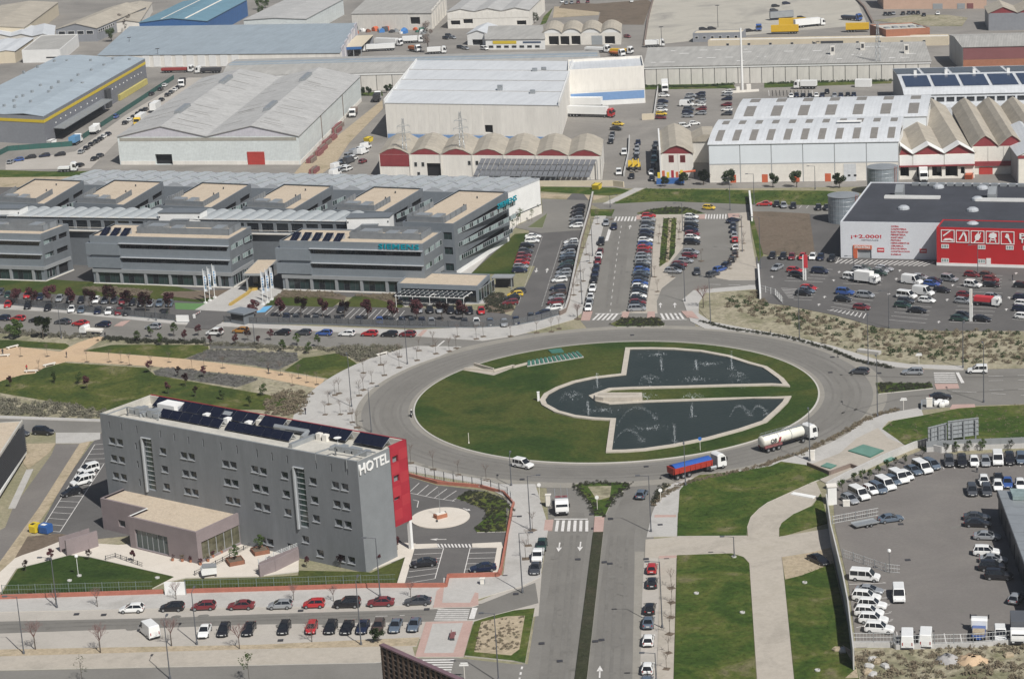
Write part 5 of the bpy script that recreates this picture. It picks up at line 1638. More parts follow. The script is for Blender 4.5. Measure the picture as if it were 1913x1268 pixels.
panels(L2,24,.1,6.3,m_wallg,gap=.16,d=.1)
fpanel(L2,-.2,L2.L+.2,6.4,7.15,m_white,'eaves_band',.3)
on_roof(L2,'roof_strip',m_blueroof,L2.pr,'x',[(.5,L2.L-.5,L2.D*.38,L2.D*.7)],.2,.03)
YD=Bld('banded_depot','large grey depot with yellow band, pale blue roof and docks at far left','depot',(-100,208.5),(80.7,217.4),(270.7,109.3),10.7)
L,D=YD.L,YD.D
w=MB()
dk=YD.rhole(k(0,0,400,1000),k(0,0,735,770))
dk=(dk[0],dk[1],.05,4.2)
for f_,a_,mm,hh in((FR,L,0,[]),(lambda t,z,d:(L-d,t,z),D,1,[dk]),(lambda t,z,d:(d,D-t,z),D,1,[]),(lambda s,z,d:(L-s,D-d,z),L,0,[])):
 wallface(w,f_,0,a_,0,10.7,hh,3.0,mm)
w.poly([(L-3.0,dk[0],0),(L-3.0,dk[1],0),(L-3.0,dk[1],4.3),(L-3.0,dk[0],4.3)],2)
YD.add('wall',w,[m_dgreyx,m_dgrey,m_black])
rf=MB()
rf.extr([(-.1,10.5),(L*.25,11.2),(L*.6,10.6),(L*.8,11.3),(L+.05,10.5),(L+.05,10.7),(L*.8,11.5),(L*.6,10.8),(L*.25,11.4),(-.1,10.7)],-.1,D+.1,'y')
YD.add('roof',rf,m_paley)
YD.add('yellow_band',MB().box(-.05,-.1,8.2,L+.1,-.004,9.3).box(L+.004,-.004,8.2,L+.1,D,9.3),m_yel)
YD.add('dock_canopy',MB().box(L+.01,dk[0]-1,4.3,L+5.5,dk[1]+1,4.6),m_galv)
rpanel(YD,D*.68,D*.98,.1,2.4,M('pale_yellow_wall',(.50,.43,.14),.7),'yellow_wall',1.2)
vm=MB().box(-.45,-.45,10.9,.45,.45,11.9).mesh('roof_vent',m_galv)
for q in kk(0,0,105,765,220,730,350,660,515,582,655,505,745,470,30,760,165,690,230,660,100,725,290,615,420,590,120,700,590,600,750,575,370,630,810,425,930,430,650,435,480,440,390,440,260,445,560,540,70,550,270,480,170,520):
 s,t=YD.loc(q,11.3)
 if 0<s<L and 0<t<D:
  YD.put('roof_vent',vm,s,t,0)
wmm=MB().box(-.02,-.35,0,.06,.35,.5).mesh('window',m_white)
for q in kk(0,0,400,885,435,855,470,835,505,815,540,798,580,775,625,750,660,728,690,712,775,665,805,645,830,630,858,613,885,600,910,583,940,565,965,552,990,540,1012,527):
 t,z=YD.right(q)
 YD.put('window',wmm,L,t,z)
rpanel(YD,dk[1]+4,dk[1]+9,.1,7.5,m_dark,'stair_tower',1.5)
ST=Bld('hardware_store','big-box store with black roof, white wall lettering and red pictogram front','store',k(1433,310,525,400),(2070,422),('bl',)+k(1433,310,742,116),9.7)
L,D=ST.L,ST.D
m_roofd=M('black_roof_felt',(.045,.048,.058),.85,.18,.15,.1,4,fine=.1)
boxbuild(ST,[M('store_white_panel',(.60,.615,.64),.6,.04,.2,fine=.03)],m_roofd,par=.25,holes=[ST.hole(k(1433,310,650,598),k(1433,310,750,670))],hd=.5)
h_=ST.hole(k(1433,310,650,598),k(1433,310,750,670))
fpanel(ST,h_[0],h_[1],.05,h_[3],m_gdoor,'roller_door',.02,y=.35)
o1,o2=ST.front(k(1433,310,618,568)),ST.front(k(1433,310,752,598))
fpanel(ST,o1[0],o2[0],h_[3]+.05,o1[1],m_orange,'door_surround',.25)
fpanel(ST,o1[0],h_[0]-.05,.02,h_[3],m_orange,'door_surround',.25)
lettering('lettering','ENTRADA MATERIALES',ST.root,(o1[0]+.4,-.27,h_[3]+.3),o2[0]-o1[0]-.8,m_white,height=.7,depth=.02)
m_rl=plain('red_lettering',(.50,.04,.05),.5)
def fl(q0,q1,txt,mat=m_rl,y=-.02,B=ST):
 a,c=B.front(q0,y),B.front(q1,y)
 lettering('lettering',txt,B.root,(a[0],y-.01,min(a[1],c[1])),c[0]-a[0],mat,height=abs(a[1]-c[1]),depth=.02)
def c8(x,y):
 return(1560+x*.18453,400+y*.18462)
fl(c8(160,205),c8(470,255),'¡+2.000!')
fl(c8(262,255),c8(440,272),'ARTICULOS',M('grey_lettering',(.25,.25,.28),.6))
for i,(t_,x1)in enumerate((('COCINA',645),('CARPINTERIA',722),('ELECTRICIDAD',742),('FERRETERIA',715),('SANITARIO',690),('PINTURA',668),('HERRAMIENTAS',752),('CERAMICA',692),('DROGUERIA',728),('CONSTRUCCION',755),('BAÑERAS',668))):
 y=115+i*28.2
 fl(c8(566,y),c8(x1,y+19),t_)
for q in(c8(463,362),c8(893,372)):
 s,z=ST.front(q)
 fpanel(ST,s-.9,s+.9,z-.55,z+.55,m_rl,'sign_plate',.08)
 fpanel(ST,s-.7,s+.7,z-.12,z+.12,m_white,'sign_strip',.1)
RD=Bld('red_store_front','bright red projecting store front with five white tool pictograms','store front',k(1433,310,1216,440),(2070,432),None,10.0,depth=9.0)
boxbuild(RD,[M('signal_red_panel',(.43,.018,.022),.5,.06,.2)],m_roofd,par=.2)
fpanel(RD,-.02,RD.L,.0,.8,m_white,'plinth',.15)
L=RD.L
m_pic=plain('white_pictogram',(.74,.74,.72),.5)
for i,(x0,x1)in enumerate(((1248,1346),(1355,1452),(1462,1560),(1570,1667),(1678,1775))):
 a,c=RD.front(k(1433,310,x0,457+i*3)),RD.front(k(1433,310,x1,548+i*4))
 x,X,z,Z_=a[0],c[0],c[1],a[1]
 W_,H_=X-x,Z_-z
 f=MB().box(x,-.12,z,X,-.005,z+.18).box(x,-.12,Z_-.18,X,-.005,Z_).box(x,-.12,z+.18,x+.18,-.005,Z_-.18).box(X-.18,-.12,z+.18,X,-.005,Z_-.18)
 RD.add('pictogram_frame',f,m_pic)
 P_=lambda*v:[(x+W_*v[j],z+H_*v[j+1])for j in range(0,len(v),2)]
 g_=MB()
 sh=[[P_(.18,.45,.72,.9,.66,.95,.14,.55),P_(.12,.12,.3,.3,.7,.32,.92,.22,.9,.1,.6,.18,.4,.14)],[P_(.2,.25,.45,.7,.5,.85,.62,.8,.52,.6,.3,.2),P_(.5,.85,.62,.88,.8,.5,.82,.12,.7,.1,.68,.45)],[P_(.32,.3,.55,.22,.72,.5,.66,.72,.44,.75,.3,.55),P_(.2,.06,.28,.04,.46,.26,.36,.3),P_(.5,.74,.56,.74,.6,.9,.54,.92),P_(.64,.68,.7,.66,.76,.84,.7,.86)],[P_(.2,.55,.3,.8,.55,.88,.78,.78,.8,.55,.6,.42,.4,.42),P_(.25,.1,.32,.1,.44,.46,.36,.46),P_(.7,.1,.77,.1,.7,.46,.62,.46),P_(.25,.26,.77,.26,.77,.32,.25,.32)],[P_(.3,.55,.4,.82,.55,.8,.62,.58,.48,.46),P_(.48,.5,.58,.56,.8,.12,.7,.08)]][i]
 for p in sh:
  g_.extr(p,-.1,-.005,'y')
 RD.add('pictogram',g_,m_pic)
for q in kk(1433,310,1278,577,1540,583,1742,587,1865,590,1278,678,1540,684):
 s,z=RD.front(q)
 window_parts(RD,(s-.95,-.05,z-.5),1.9,1.05,(m_white,m_glassl),.14,False,2)
s,z=RD.front(k(1433,310,1590,695))
fpanel(RD,s-.55,s+.55,.05,2.3,m_white,'door',.18)
a=RD.front(k(1433,310,1812,520))
lettering('lettering','PE',RD.root,(a[0],-.12,a[1]),3.1,m_pic,height=1.35,depth=.05)
a=RD.front(k(1433,310,1812,552))
lettering('lettering','TO',RD.root,(a[0],-.12,a[1]),3.2,m_pic,height=1.2,depth=.05)
for q,q2 in((k(1433,310,950,195),k(1433,310,1000,225)),(k(1433,310,1615,210),k(1433,310,1660,245))):
 s,t=ST.loc(q,10.5)
 ST.add('roof_duct',MB().extr([(t-1.2,9.5),(t+2.6,9.5),(t+2.6,12.4),(t+1.4,12.6),(t-1.2,11)],s-1.1,s+1.1,'x'),m_galv)
 s,t=ST.loc(q2,9.9)
 ST.add('duct_frame',MB().box(s-6,t-.2,9.5,s+9,t+.0,10.2).box(s-6,t+1.1,9.5,s+9,t+1.3,10.2),m_white)
for q in kk(1433,310,980,305,1475,318,1510,240,1475,420,1230,153,1545,160):
 s,t=ST.loc(q,9.6)
 ST.add('roof_dome',MB().lathe([(1.6,0),(1.5,.5),(.9,.9),(.1,1.0)],12,(s,t,9.46)),m_alu)
vmm=MB().box(0,0,9.5,1.7,1.6,10.2).mesh('roof_unit',m_galv)
for i in range(int((L+20)/2.4)):
 ST.put('roof_unit',vmm,12+i*2.4,ST.D-3.4,0)
shed('beige_shed','long beige shed running off the top left corner of the estate',(-70,58),(44,52),(108,5),7,1.6,1,'y',m_beigew,m_fiby,cat='shed')
TG=shed('gable_workshop','grey gabled workshop with four dark front windows left of the blue hall',k(0,0,400,212),k(0,0,690,205),k(0,0,1048,52),6.5,2.6,1,'y',m_dgreyx,m_fiby,cat='workshop')
for i in range(4):
 s=TG.L*(.06+.23*i)
 window_parts(TG,(s,-.05,3.6),TG.L*.17,1.9,(m_white,m_glassd),.15,False)
for i in range(8):
 t=TG.D*.03+i*3.2
 window_parts(TG,(TG.L+TG.k*t+.03,t,4.2),2.2,1.4,(m_white,m_glassd),.12,False,rz=math.pi/2)
shed('white_roof_shed','low shed with white panelled roof at the left picture edge',(-60,69),(101,68),(103,49),5,1.2,4,'y',m_off,m_wroof,cat='shed')
FB=Bld('flat_roof_workshop','flat grey-beige roofed workshop with white front above the yellow-banded depot','workshop',k(0,0,155,362),k(0,0,430,356),k(0,0,560,246),6)
boxbuild(FB,[m_white],m_fibgx,par=.3)
fpanel(FB,FB.L*.62,FB.L*.98,2,2.6,m_black,'window_strip',.05)
shed('white_roof_shed','low white flat shed at the left edge above the banded depot',(-70,101),(27,96),(62,72),5.5,.6,3,'y',m_beigew,m_wroof,cat='shed')
shed('beige_shed','beige fibre roofed shed tucked behind the grey gabled workshop',k(0,0,820,165),k(0,0,1000,160),k(0,0,1090,20),5,1,1,'y',m_off,m_fiby,cat='shed')
BL=shed('blue_hall','blue clad hall with blue-green roof near the top left',(260,43),(386,40),(461,0),8.5,1.8,1,'y',m_bluew,ribbed('teal_roof',(.16,.29,.36),1,'y',.5,.06,.2,.1,.1,.9),cat='warehouse')
on_roof(BL,'rooflight',m_off,BL.pr,'y',[(2,BL.D-2,BL.L*.3,BL.L*.33),(2,BL.D-2,BL.L*.66,BL.L*.69)],.2,.04)
s0=BL.L*.72
BL.add('porch',MB().box(s0,-.6,0,BL.L-.2,-.01,5),M('blue_grey_porch',(.30,.38,.45),.6))
LB=shed('blue_roof_hall','long low hall with plain blue-grey roof below the blue clad hall',(183,104),(634,99.5),(668,56),5.5,3.4,1,'x',m_wall,m_blueroof,m_wall,ridge=.96,over=.3)
panels(LB,9,.1,5.2,m_white,s0=LB.L*.18,s1=LB.L*.6,gap=1.0,d=.1)
for i in range(5):
 t=LB.D*(.1+.18*i)
 LB.add('parapet_step',MB().box(LB.L-.1,t,0,LB.L+.3,t+LB.D*.13,7.0+i*.62),m_lilac)
OP=Bld('open_shelter','blue-fronted open lorry shelter with pale roof beside the blue-roofed hall','shelter',k(480,0,628,340),k(480,0,748,335),k(480,0,832,252),4.6)
OP.add('roof',MB().box(-.2,-.2,4.4,OP.L+.2,OP.D,4.6),m_beigew)
OP.add('fascia',MB().box(-.2,-.35,3.4,OP.L+.2,-.21,4.6),m_bluew)
for x in(0,OP.L*.5,OP.L-.3):
 OP.add('post',MB().box(x,0,0,x+.3,.3,4.4),m_galv)
OP.add('back_wall',MB().box(0,OP.D-.3,0,OP.L,OP.D-.01,4.4),m_dgreyx)
W3=shed('white_shed','white panelled hall with grey ribbed roof right of the blue hall',(455,38),(571,36),(641,-1),8,.8,1,'y',m_greenw,m_fibg)
B3=shed('beige_hall','beige panelled hall above the scrap yard at the top edge',k(480,0,678,102),k(480,0,1248,96),(834,-4),8,1.2,1,'x',m_wallg,m_fibgx,ridge=.8,holes=[(k(480,0,1100,125),k(480,0,1172,176))],hd=1.5)
panels(B3,9,.1,7.6,m_wallg,s1=B3.L*.72,gap=.1,d=.1)
for i in range(6):
 t=B3.D*(.05+.16*i)
 B3.add('parapet_step',MB().box(B3.L-.1,t,0,B3.L+.35,t+B3.D*.11,9.2+.3*i),m_off)
B4=shed('cream_hall','cream ribbed hall with three grey roofs at the top edge above the workshop arches',(835,23),(988,19.5),(1017,-8),8,1.4,3,'y',m_wall,m_fibg,holes=[(k(480,0,1390,150),k(480,0,1460,180)),(k(480,0,1480,140),k(480,0,1550,170)),(k(960,0,20,150),k(960,0,90,180))],hd=1.5)
panels(B4,14,4.6,7.7,m_wall,gap=.12,d=.1)
SG=shed('white_gatehouse','small white gabled house with dark doorway beside the yellow-signed garage',k(480,0,1508,245),k(480,0,1655,245),k(480,0,1730,190),5.2,1.6,1,'y',m_white,m_wroof,cat='house',holes=[(k(480,0,1545,285),k(480,0,1622,345))],hd=1)
YS=shed('signed_garage','low beige roofed garage with a yellow sign strip along its white front',k(480,0,1640,285),k(960,0,222,282),k(960,0,195,185),4.6,1.6,1,'x',m_white,m_fibgx,cat='garage',ridge=.7)
fpanel(YS,YS.L*.12,YS.L*.52,2.6,3.9,m_yel,'sign_strip',.12)
fpanel(YS,YS.L*.63,YS.L*.93,2.9,3.6,plain('dark_blue_sign',(.05,.08,.14),.5),'sign_strip',.12)
for i in range(7):
 s=YS.L*(.05+.13*i)
 window_parts(YS,(s,-.05,.8),YS.L*.08,1.1,(m_frame,m_glassd),.1,False)
FA=shed('arched_workshop','workshop with four white arched bays and dark open doors near the top edge',k(960,0,205,240),k(960,0,765,234),k(960,0,772,176),5.4,2.0,4,'y',m_off,m_fiby,m_white,cat='workshop',arch=6,holes=[(k(960,0,250,262),k(960,0,325,332)),(k(960,0,333,262),k(960,0,400,332)),(k(960,0,412,260),k(960,0,480,332)),(k(960,0,652,262),k(960,0,727,318))],hd=2)
h_=FA.hole(k(960,0,557,258),k(960,0,637,325))
fpanel(FA,h_[0],h_[1],.05,h_[3],m_gdoor,'roller_door',.1)
PC=Bld('site_office','long low grey site office with small windows in the bare lorry yard','office',k(960,0,1283,240),k(960,0,1640,232),None,4.0,depth=9)
boxbuild(PC,[m_dgreyx],m_beigew,par=.2)
for i in range(6):
 window_parts(PC,(1+i*PC.L/6.3,-.05,1.4),1.4,1.2,(m_white,m_glassd),.1,False)
BW=Bld('beige_yard_building','long low beige yard building behind the grey site office and pylon','yard building',k(960,0,1392,292),k(1433,0,1300,262),None,3.8,depth=6)
boxbuild(BW,[m_beigew],m_wallg,par=.3)
a=BW.front(k(1433,0,325,300))
lettering('lettering','LC',BW.root,(a[0],-.06,1.2),3,m_dark,height=1.5,depth=.03)
a=BW.front(k(1433,0,385,300))
fpanel(BW,a[0],a[0]+9.5,1.5,2.7,m_dark,'sign_strip',.1)
for i in range(10):
 window_parts(BW,(8+i*BW.L/11,-.05,1.4),1.2,1.0,(m_frame,m_glassd),.1,False)
RB=Bld('brick_cube','flat red brick block with white roof behind the beige yard building','building',k(1433,0,853,215),k(1433,0,1168,200),('bl',)+k(1433,0,737,178),6.5)
boxbuild(RB,[m_terra],m_deck,par=.3)
for i in range(5):
 RB.add('roof_mark',MB().box(2+i*3.4,RB.D*.3,6.2,4+i*3.4,RB.D*.45,6.6+.2*(i%2)),m_galv)
MR=shed('maroon_warehouse','maroon and terracotta warehouse with grey gable wall at the right edge',k(1433,0,1405,342),(2010,84),('bl',)+k(1433,0,1308,252),9.5,1.2,1,'x',m_wallg,m_fibgx,ridge=.6)
fpanel(MR,.1,MR.L,4.8,9.4,m_maroon,'upper_panel',.1)
fpanel(MR,.1,MR.L,.05,4.7,m_terra,'brick_panel',.1)
PK=Bld('salmon_factory','salmon rendered factory front cut by the top edge, cars parked before it','factory',(1650,-22),(1843,-24),('bl',1638,-34),10)
boxbuild(PK,[m_salmon],m_wallg,par=.3)
for q,q2,mm in((k(1433,0,1190,45),k(1433,0,1260,92),m_gdoor),(k(1433,0,1365,55),k(1433,0,1420,92),m_gdoor),(k(1433,0,1435,58),k(1433,0,1480,88),m_maroon)):
 h_=PK.hole(q,q2)
 fpanel(PK,h_[0],h_[1],.05,max(2.5,h_[3]),mm,'door',.15)
GG=shed('grey_gabled_shed','grey walled shed with red gables in the top right corner',k(1433,0,1590,97),(2010,22),('bl',)+k(1433,0,1563,48),7.5,2.6,3,'y',m_dgreyx,m_fiby,m_oxred,cat='shed')
LE=Bld('louvred_office','low office with pale roof and dark louvred side cut by the left edge','office',(-160,905),(-34,898),(39,787),8.0)
L,D=LE.L,LE.D
LE.add('wall',MB().box(0,0,0,L-.5,D,7.9),m_black)
LE.add('roof',MB().box(-.2,-.2,7.75,L+.35,D+.2,8.0).box(L+.05,-.2,8.002,L+.35,D+.2,8.25),m_deck)
LE.add('roof_gravel',MB().box(.4,.4,8.001,L-.2,D-.3,8.05),m_gravel)
lv=MB().box(0,0,0,.28,D-.1,.1).mesh('louvre',m_dark)
for i in range(14):
 LE.put('louvre',lv,L-.35,.05,1.9+i*.41)
LE.add('white_ledge',MB().box(L-.5,-.1,1.2,L+.4,D,1.75),m_white)
for i in range(8):
 LE.add('mullion',MB().box(L-.5,D*i/8,1.76,L-.36,D*i/8+.12,7.7),m_alu)
LE.add('red_strip',MB().box(L-.49,D-.5,1.8,L+.02,D+.01,4.4),m_red)
a,c=G(709.5,1203,12.0),G(905,1290,12.0)
SS=Bld('slatted_screen','dark brown slatted screen wall rising at the bottom picture edge','screen',(709.5,1203),(905,1290),None,12.0,depth=.7)
L=SS.L
m_brown=M('rusty_brown_slat',(.105,.07,.052),.75,.2,.8,fine=.15)
SS.add('backing',MB().box(.1,.35,0,L,.6,11.8),m_dark)
SS.add('top_rail',MB().box(-.05,-.1,11.75,L,.7,12.0),M('plum_trim',(.16,.10,.115),.6))
sm=MB().box(0,0,0,.42,.3,11.7).mesh('slat',m_brown)
for i in range(int(L/1.25)):
 SS.put('slat',sm,.1+i*1.25,0,0)
for z in range(1,15):
 SS.add('rail',MB().box(0,.02,z*.8,L,.2,z*.8+.13),M('grey_brown_rail',(.13,.105,.09),.7))
SS.add('edge_post',MB().box(-.12,.1,0,.05,.6,11.7),m_alu)
GR=Bld('yard_garage','long grey metal-roofed garage along the right edge of the coach yard','garage',(1938,1118),(2090,1126),('bl',1863,915),4.6)
L,D=GR.L,GR.D
GR.add('wall',MB().box(.3,.2,0,L,D-.2,4.3),m_dgreyx)
GR.add('fascia',MB().box(-.1,-.1,3.6,.28,D,4.58),m_dark)
n=12
for i in range(n):
 GR.add('roof_panel',MB().box(.05,D*i/n+.06,4.4,L,D*(i+1)/n-.06,4.62),m_galv)
for i in range(9):
 GR.add('garage_door',MB().box(.1,D*(i+.1)/9,.05,.296,D*(i+.9)/9,3.4),m_dark)
GR.add('skylight',MB().box(2,D-5,4.7,L*.5,D-1,5.4),m_glassl)
PAINT=dict(k=('black',(.012,.012,.015)),n=('navy blue',(.018,.026,.060)),g=('dark grey',(.075,.08,.09)),s=('silver',(.36,.375,.39)),w=('white',(.74,.74,.72)),r=('red',(.40,.022,.025)),m=('dark red',(.16,.022,.028)),b=('blue',(.035,.085,.27)),d=('dark green',(.022,.05,.04)),y=('yellow',(.66,.45,.04)),t=('dark brown',(.075,.048,.04)),o=('amber',(.36,.17,.03)),c=('blue-grey',(.14,.18,.23)),e=('beige',(.42,.37,.29)),l=('teal',(.10,.24,.26)))
KIND=dict(h='hatchback',s='saloon car',e='estate car',v='suv',m='minivan',c='small car',p='panel van',b='minibus',u='pickup truck',f='small van')
m_cg=glassy('car_glass',(.012,.014,.017),.05,.8)
m_tyre=plain('tyre_rubber',(.014,.014,.015),.9)
m_rim=plain('wheel_rim',(.36,.37,.38),.35,metal=.6)
m_lamp=plain('headlamp',(.62,.63,.62),.15)
m_tail=plain('tail_lamp',(.30,.012,.012),.25)
m_trimk=plain('black_trim',(.022,.022,.024),.7)
m_plate=plain('number_plate',(.62,.62,.60),.5)
def paint(c):
 return M('car_paint_'+PAINT[c][0].replace(' ','_').replace('-','_'),PAINT[c][1],.32,.04,.8,metal=.35 if c in 'sgcn' else 0,spec=.5,coat=.6)
CARS=dict(h=(4.15,1.76,.93,1.47,-1.98,-1.55,.10,1.02,.70,.95),s=(4.6,1.78,.92,1.43,-1.75,-1.05,.12,1.08,.70,.98),e=(4.6,1.78,.93,1.47,-2.2,-1.85,.12,1.06,.70,.95),v=(4.6,1.86,1.08,1.74,-2.2,-1.9,.22,.95,.86,1.05),m=(4.5,1.82,1.02,1.66,-2.15,-1.85,.55,1.45,.80,1.0),c=(3.7,1.66,.93,1.5,-1.78,-1.5,.28,1.05,.75,.95))
_car={}
def car_meshes(kd):
 if kd in _car:
  return _car[kd]
 L,W,bz,rz,x0,x1,x2,x3,nz,tz=CARS[kd]
 h,w=L/2,W/2
 secs=[]
 for x,f,zl,zt in((-h,.74,.42,tz-.2),(-h+.07,.88,.30,tz-.06),(-h+.3,.97,.24,tz),(x0+.6,1,.2,bz+.02),(0,1,.2,bz),(x3-.05,1,.2,bz-.01),(x3+.25,.985,.22,bz-.06),(h-.45,.95,.24,nz+.06),(h-.15,.86,.27,nz-.06),(h-.02,.72,.34,nz-.18),(h,.6,.40,nz-.26)):
  y=w*f
  secs.append([(x,-y*.9,zl),(x,-y,zl+.14),(x,-y,(zl+zt)/2),(x,-y*.965,zt-.09),(x,-y*.84,zt),(x,y*.84,zt),(x,y*.965,zt-.09),(x,y,(zl+zt)/2),(x,y,zl+.14),(x,y*.9,zl)])
 b=MB().loft(secs)
 wb,wt=w*.90,w*.70
 rs=[]
 for x,dz,f in((x1-.06,-.035,.9),(x1+.12,.0,1),((x1+x2)/2,.035,1.02),(x2-.15,.01,1),(x2+.06,-.04,.92)):
  y=wt*f
  rs.append([(x,-y-.02,rz-.09+dz),(x,-y*.8,rz+dz-.015),(x,0,rz+dz),(x,y*.8,rz+dz-.015),(x,y+.02,rz-.09+dz)])
 b.loft(rs,cap=False)
 zt=rz-.10
 for s in(-1,1):
  b.tube((x3,s*wb,bz-.04),(x2+.03,s*wt,zt+.01),.05,n=4,cap=False)
  b.tube((x0,s*wb,bz-.02),(x1-.03,s*wt,zt+.01),.085,n=4,cap=False)
  xm=(x0+x3)/2+.15
  b.tube((xm,s*(wb+.012),bz-.03),(xm-.06,s*(wt+.012),zt+.01),.045,n=4,cap=False)
  if kd in 'evm':
   xq=x0+(x3-x0)*.24
   b.tube((xq,s*(wb+.012),bz-.03),(xq,s*(wt+.012),zt+.01),.05,n=4,cap=False)
  b.box(x3-.28,s*(w+.09)-.09,bz-.02,x3-.14,s*(w+.09)+.05,bz+.12)
 tr=len(b.f)
 b.box(-h-.015,-.62*w,.30,-h+.1,.62*w,.46,1).box(h-.12,-.55*w,.30,h+.012,.55*w,.42,1)
 b.box(-h-.03,-.26,tz-.36,-h+.05,.26,tz-.24,2).box(h-.1,-.26,.44,h+.02,.26,.55,2)
 body=b
 e=.012
 ws=MB().poly([(x3+e,-wb+.02,bz-.03),(x3+e,wb-.02,bz-.03),(x2+.05+e,wt-.02,zt+.02),(x2+.05+e,-wt+.02,zt+.02)])
 rw=MB().poly([(x0-e,wb-.03,bz),(x0-e,-wb+.03,bz),(x1-.05-e,-wt+.03,zt+.02),(x1-.05-e,wt-.03,zt+.02)])
 sw=MB().poly([(x0+.02,-wb-.004,bz-.02),(x3-.02,-wb-.004,bz-.02),(x2,-wt-.004,zt+.01),(x1,-wt-.004,zt+.01)])
 sw2=MB().poly([(x3-.02,wb+.004,bz-.02),(x0+.02,wb+.004,bz-.02),(x1,wt+.004,zt+.01),(x2,wt+.004,zt+.01)])
 hl=MB()
 hl.box(h-.26,-.10,nz-.30,h-.055,.12,nz-.13)
 tl=MB().box(-h-.01,-.09,tz-.26,-h+.14,.09,tz-.06)
 wh=MB().tube((0,-.10,0),(0,.10,0),.315,n=12,m=0).tube((0,-.112,0),(0,.112,0),.2,n=8,m=1)
 ax=h*.62
 _car[kd]=dict(body=body,cache={},glass=[('windscreen',ws.mesh('windscreen',m_cg)),('rear_window',rw.mesh('rear_window',m_cg)),('side_window',sw.mesh('side_window',m_cg)),('side_window',sw2.mesh('side_window',m_cg))],hl=(hl.mesh('headlight',m_lamp),h,w),tl=tl.mesh('tail_light',m_tail),wheel=wh.mesh('wheel',[m_tyre,m_rim]),axle=(-ax,ax*1.02),w=w,far={},wh=wh,parts=(ws,rw,sw,sw2,tl,hl))
 return _car[kd]
VANS=dict(p=(5.3,1.98,2.35),b=(4.9,1.92,1.98),f=(4.2,1.78,1.82),u=(5.1,1.8,1.75))
def van_meshes(kd):
 if kd in _car:
  return _car[kd]
 L,W,H=VANS[kd]
 h,w=L/2,W/2
 bl={'p':1.0,'b':.95,'f':1.05,'u':1.0}[kd]
 by={'p':1.15,'b':1.05,'f':.98,'u':.98}[kd]
 wx=h-bl
 rx=wx-(.72 if kd!='f' else .85)
 if kd=='u':
  pr=[(-h,.32),(-h,.98),(-.55,.98),(-.5,H-.08),(-.35,H),(rx-.1,H),(rx+.05,H-.06),(wx,by),(h-.15,by-.14),(h,.72),(h,.32)]
 else:
  pr=[(-h,.32),(-h-.01,H*.55),(-h+.07,H-.1),(-h+.2,H),(rx-.12,H),(rx+.05,H-.07),(wx,by),(h-.2,by-.16),(h-.02,.72),(h,.32)]
 b=MB()
 cx,cz=0,H*.5
 secs=[]
 for y,f in((-w,.945),(-w+.05,.98),(-w+.14,1),(w-.14,1),(w-.05,.98),(w,.945)):
  secs.append([(cx+(p[0]-cx)*(1-(1-f)*.55),y*(1-.10*max(0,(p[1]-by)/(H-by))),cz+(p[1]-cz)*f)for p in pr])
 b.loft(secs)
 b.box(-h-.03,-w*.9,.28,-h+.1,w*.9,.46,1).box(h-.1,-w*.85,.28,h+.025,w*.85,.44,1)
 b.box(-h-.045,-.26,.62,-h+.02,.26,.74,2)
 for s in(-1,1):
  b.box(wx-.32,s*(w+.1)-.1,by+.05,wx-.18,s*(w+.1)+.06,by+.32,1)
 e=.02
 wt=w*.86
 ws=MB().poly([(wx+e,-w*.9,by+.03),(wx+e,w*.9,by+.03),(rx+.06+e,wt*.96,H-.1),(rx+.06+e,-wt*.96,H-.1)])
 def side(xa,xb,xc,s):
  z0,z1=by+.04,H-.18
  y0,y1=s*(w*1.0+.012),s*(w*(1-.10*(z1-by)/(H-by))+.012)
  q=[(xa,y0,z0),(xb,y0,z0),(xc,y1,z1),(xa,y1,z1)]
  return MB().poly(q if s<0 else q[::-1])
 gl=[('windscreen',ws.mesh('windscreen',m_cg))]
 prt=[ws]
 for s in(-1,1):
  m_=side(rx-.45,wx-.12,rx-.02,s)
  prt.append(m_)
  gl.append(('side_window',m_.mesh('side_window',m_cg)))
  if kd in 'bf':
   x=rx-.55
   segs=((x-1.15,x),(-h+.18,x-1.25))if kd=='b' else((x-.95,x),(-h+.2,x-1.05))
   for xa,xb in segs:
    m_=side(xa,xb,xb,s)
    prt.append(m_)
    gl.append(('side_window',m_.mesh('side_window',m_cg)))
 if kd!='p':
  xr=-h-.03 if kd!='u' else-.56
  m_=MB().poly([(xr,w*.75,H*.58),(xr,-w*.75,H*.58),(xr+.06,-w*.7,H-.2),(xr+.06,w*.7,H-.2)])
  prt.append(m_)
  gl.append(('rear_window',m_.mesh('rear_window',m_cg)))
 if kd=='u':
  b.box(-h+.12,-w+.14,.982,-.62,w-.14,.99,1)
 hl=MB().box(-.3,-.12,by-.42,-.03,.12,by-.2)
 hl.v=[(p[0]+h,p[1],p[2])for p in hl.v]
 tl=MB().box(-h-.03,-.07,H*.35,-h+.05,.07,H*.55)
 wh=MB().tube((0,-.11,0),(0,.11,0),.34,n=12,m=0).tube((0,-.122,0),(0,.122,0),.2,n=8,m=1)
 _car[kd]=dict(body=b,cache={},glass=gl,hl=(hl.mesh('headlight',m_lamp),h,w),tl=tl.mesh('tail_light',m_tail),wheel=wh.mesh('wheel',[m_tyre,m_rim]),axle=(-h*.6,h*.68),w=w,far={},wh=wh,parts=tuple(prt)+(tl,hl))
 return _car[kd]
VN=dict(h='hatchback',s='saloon_car',e='estate_car',v='suv',m='minivan',c='small_car',p='panel_van',b='minibus',u='pickup_truck',f='small_van')
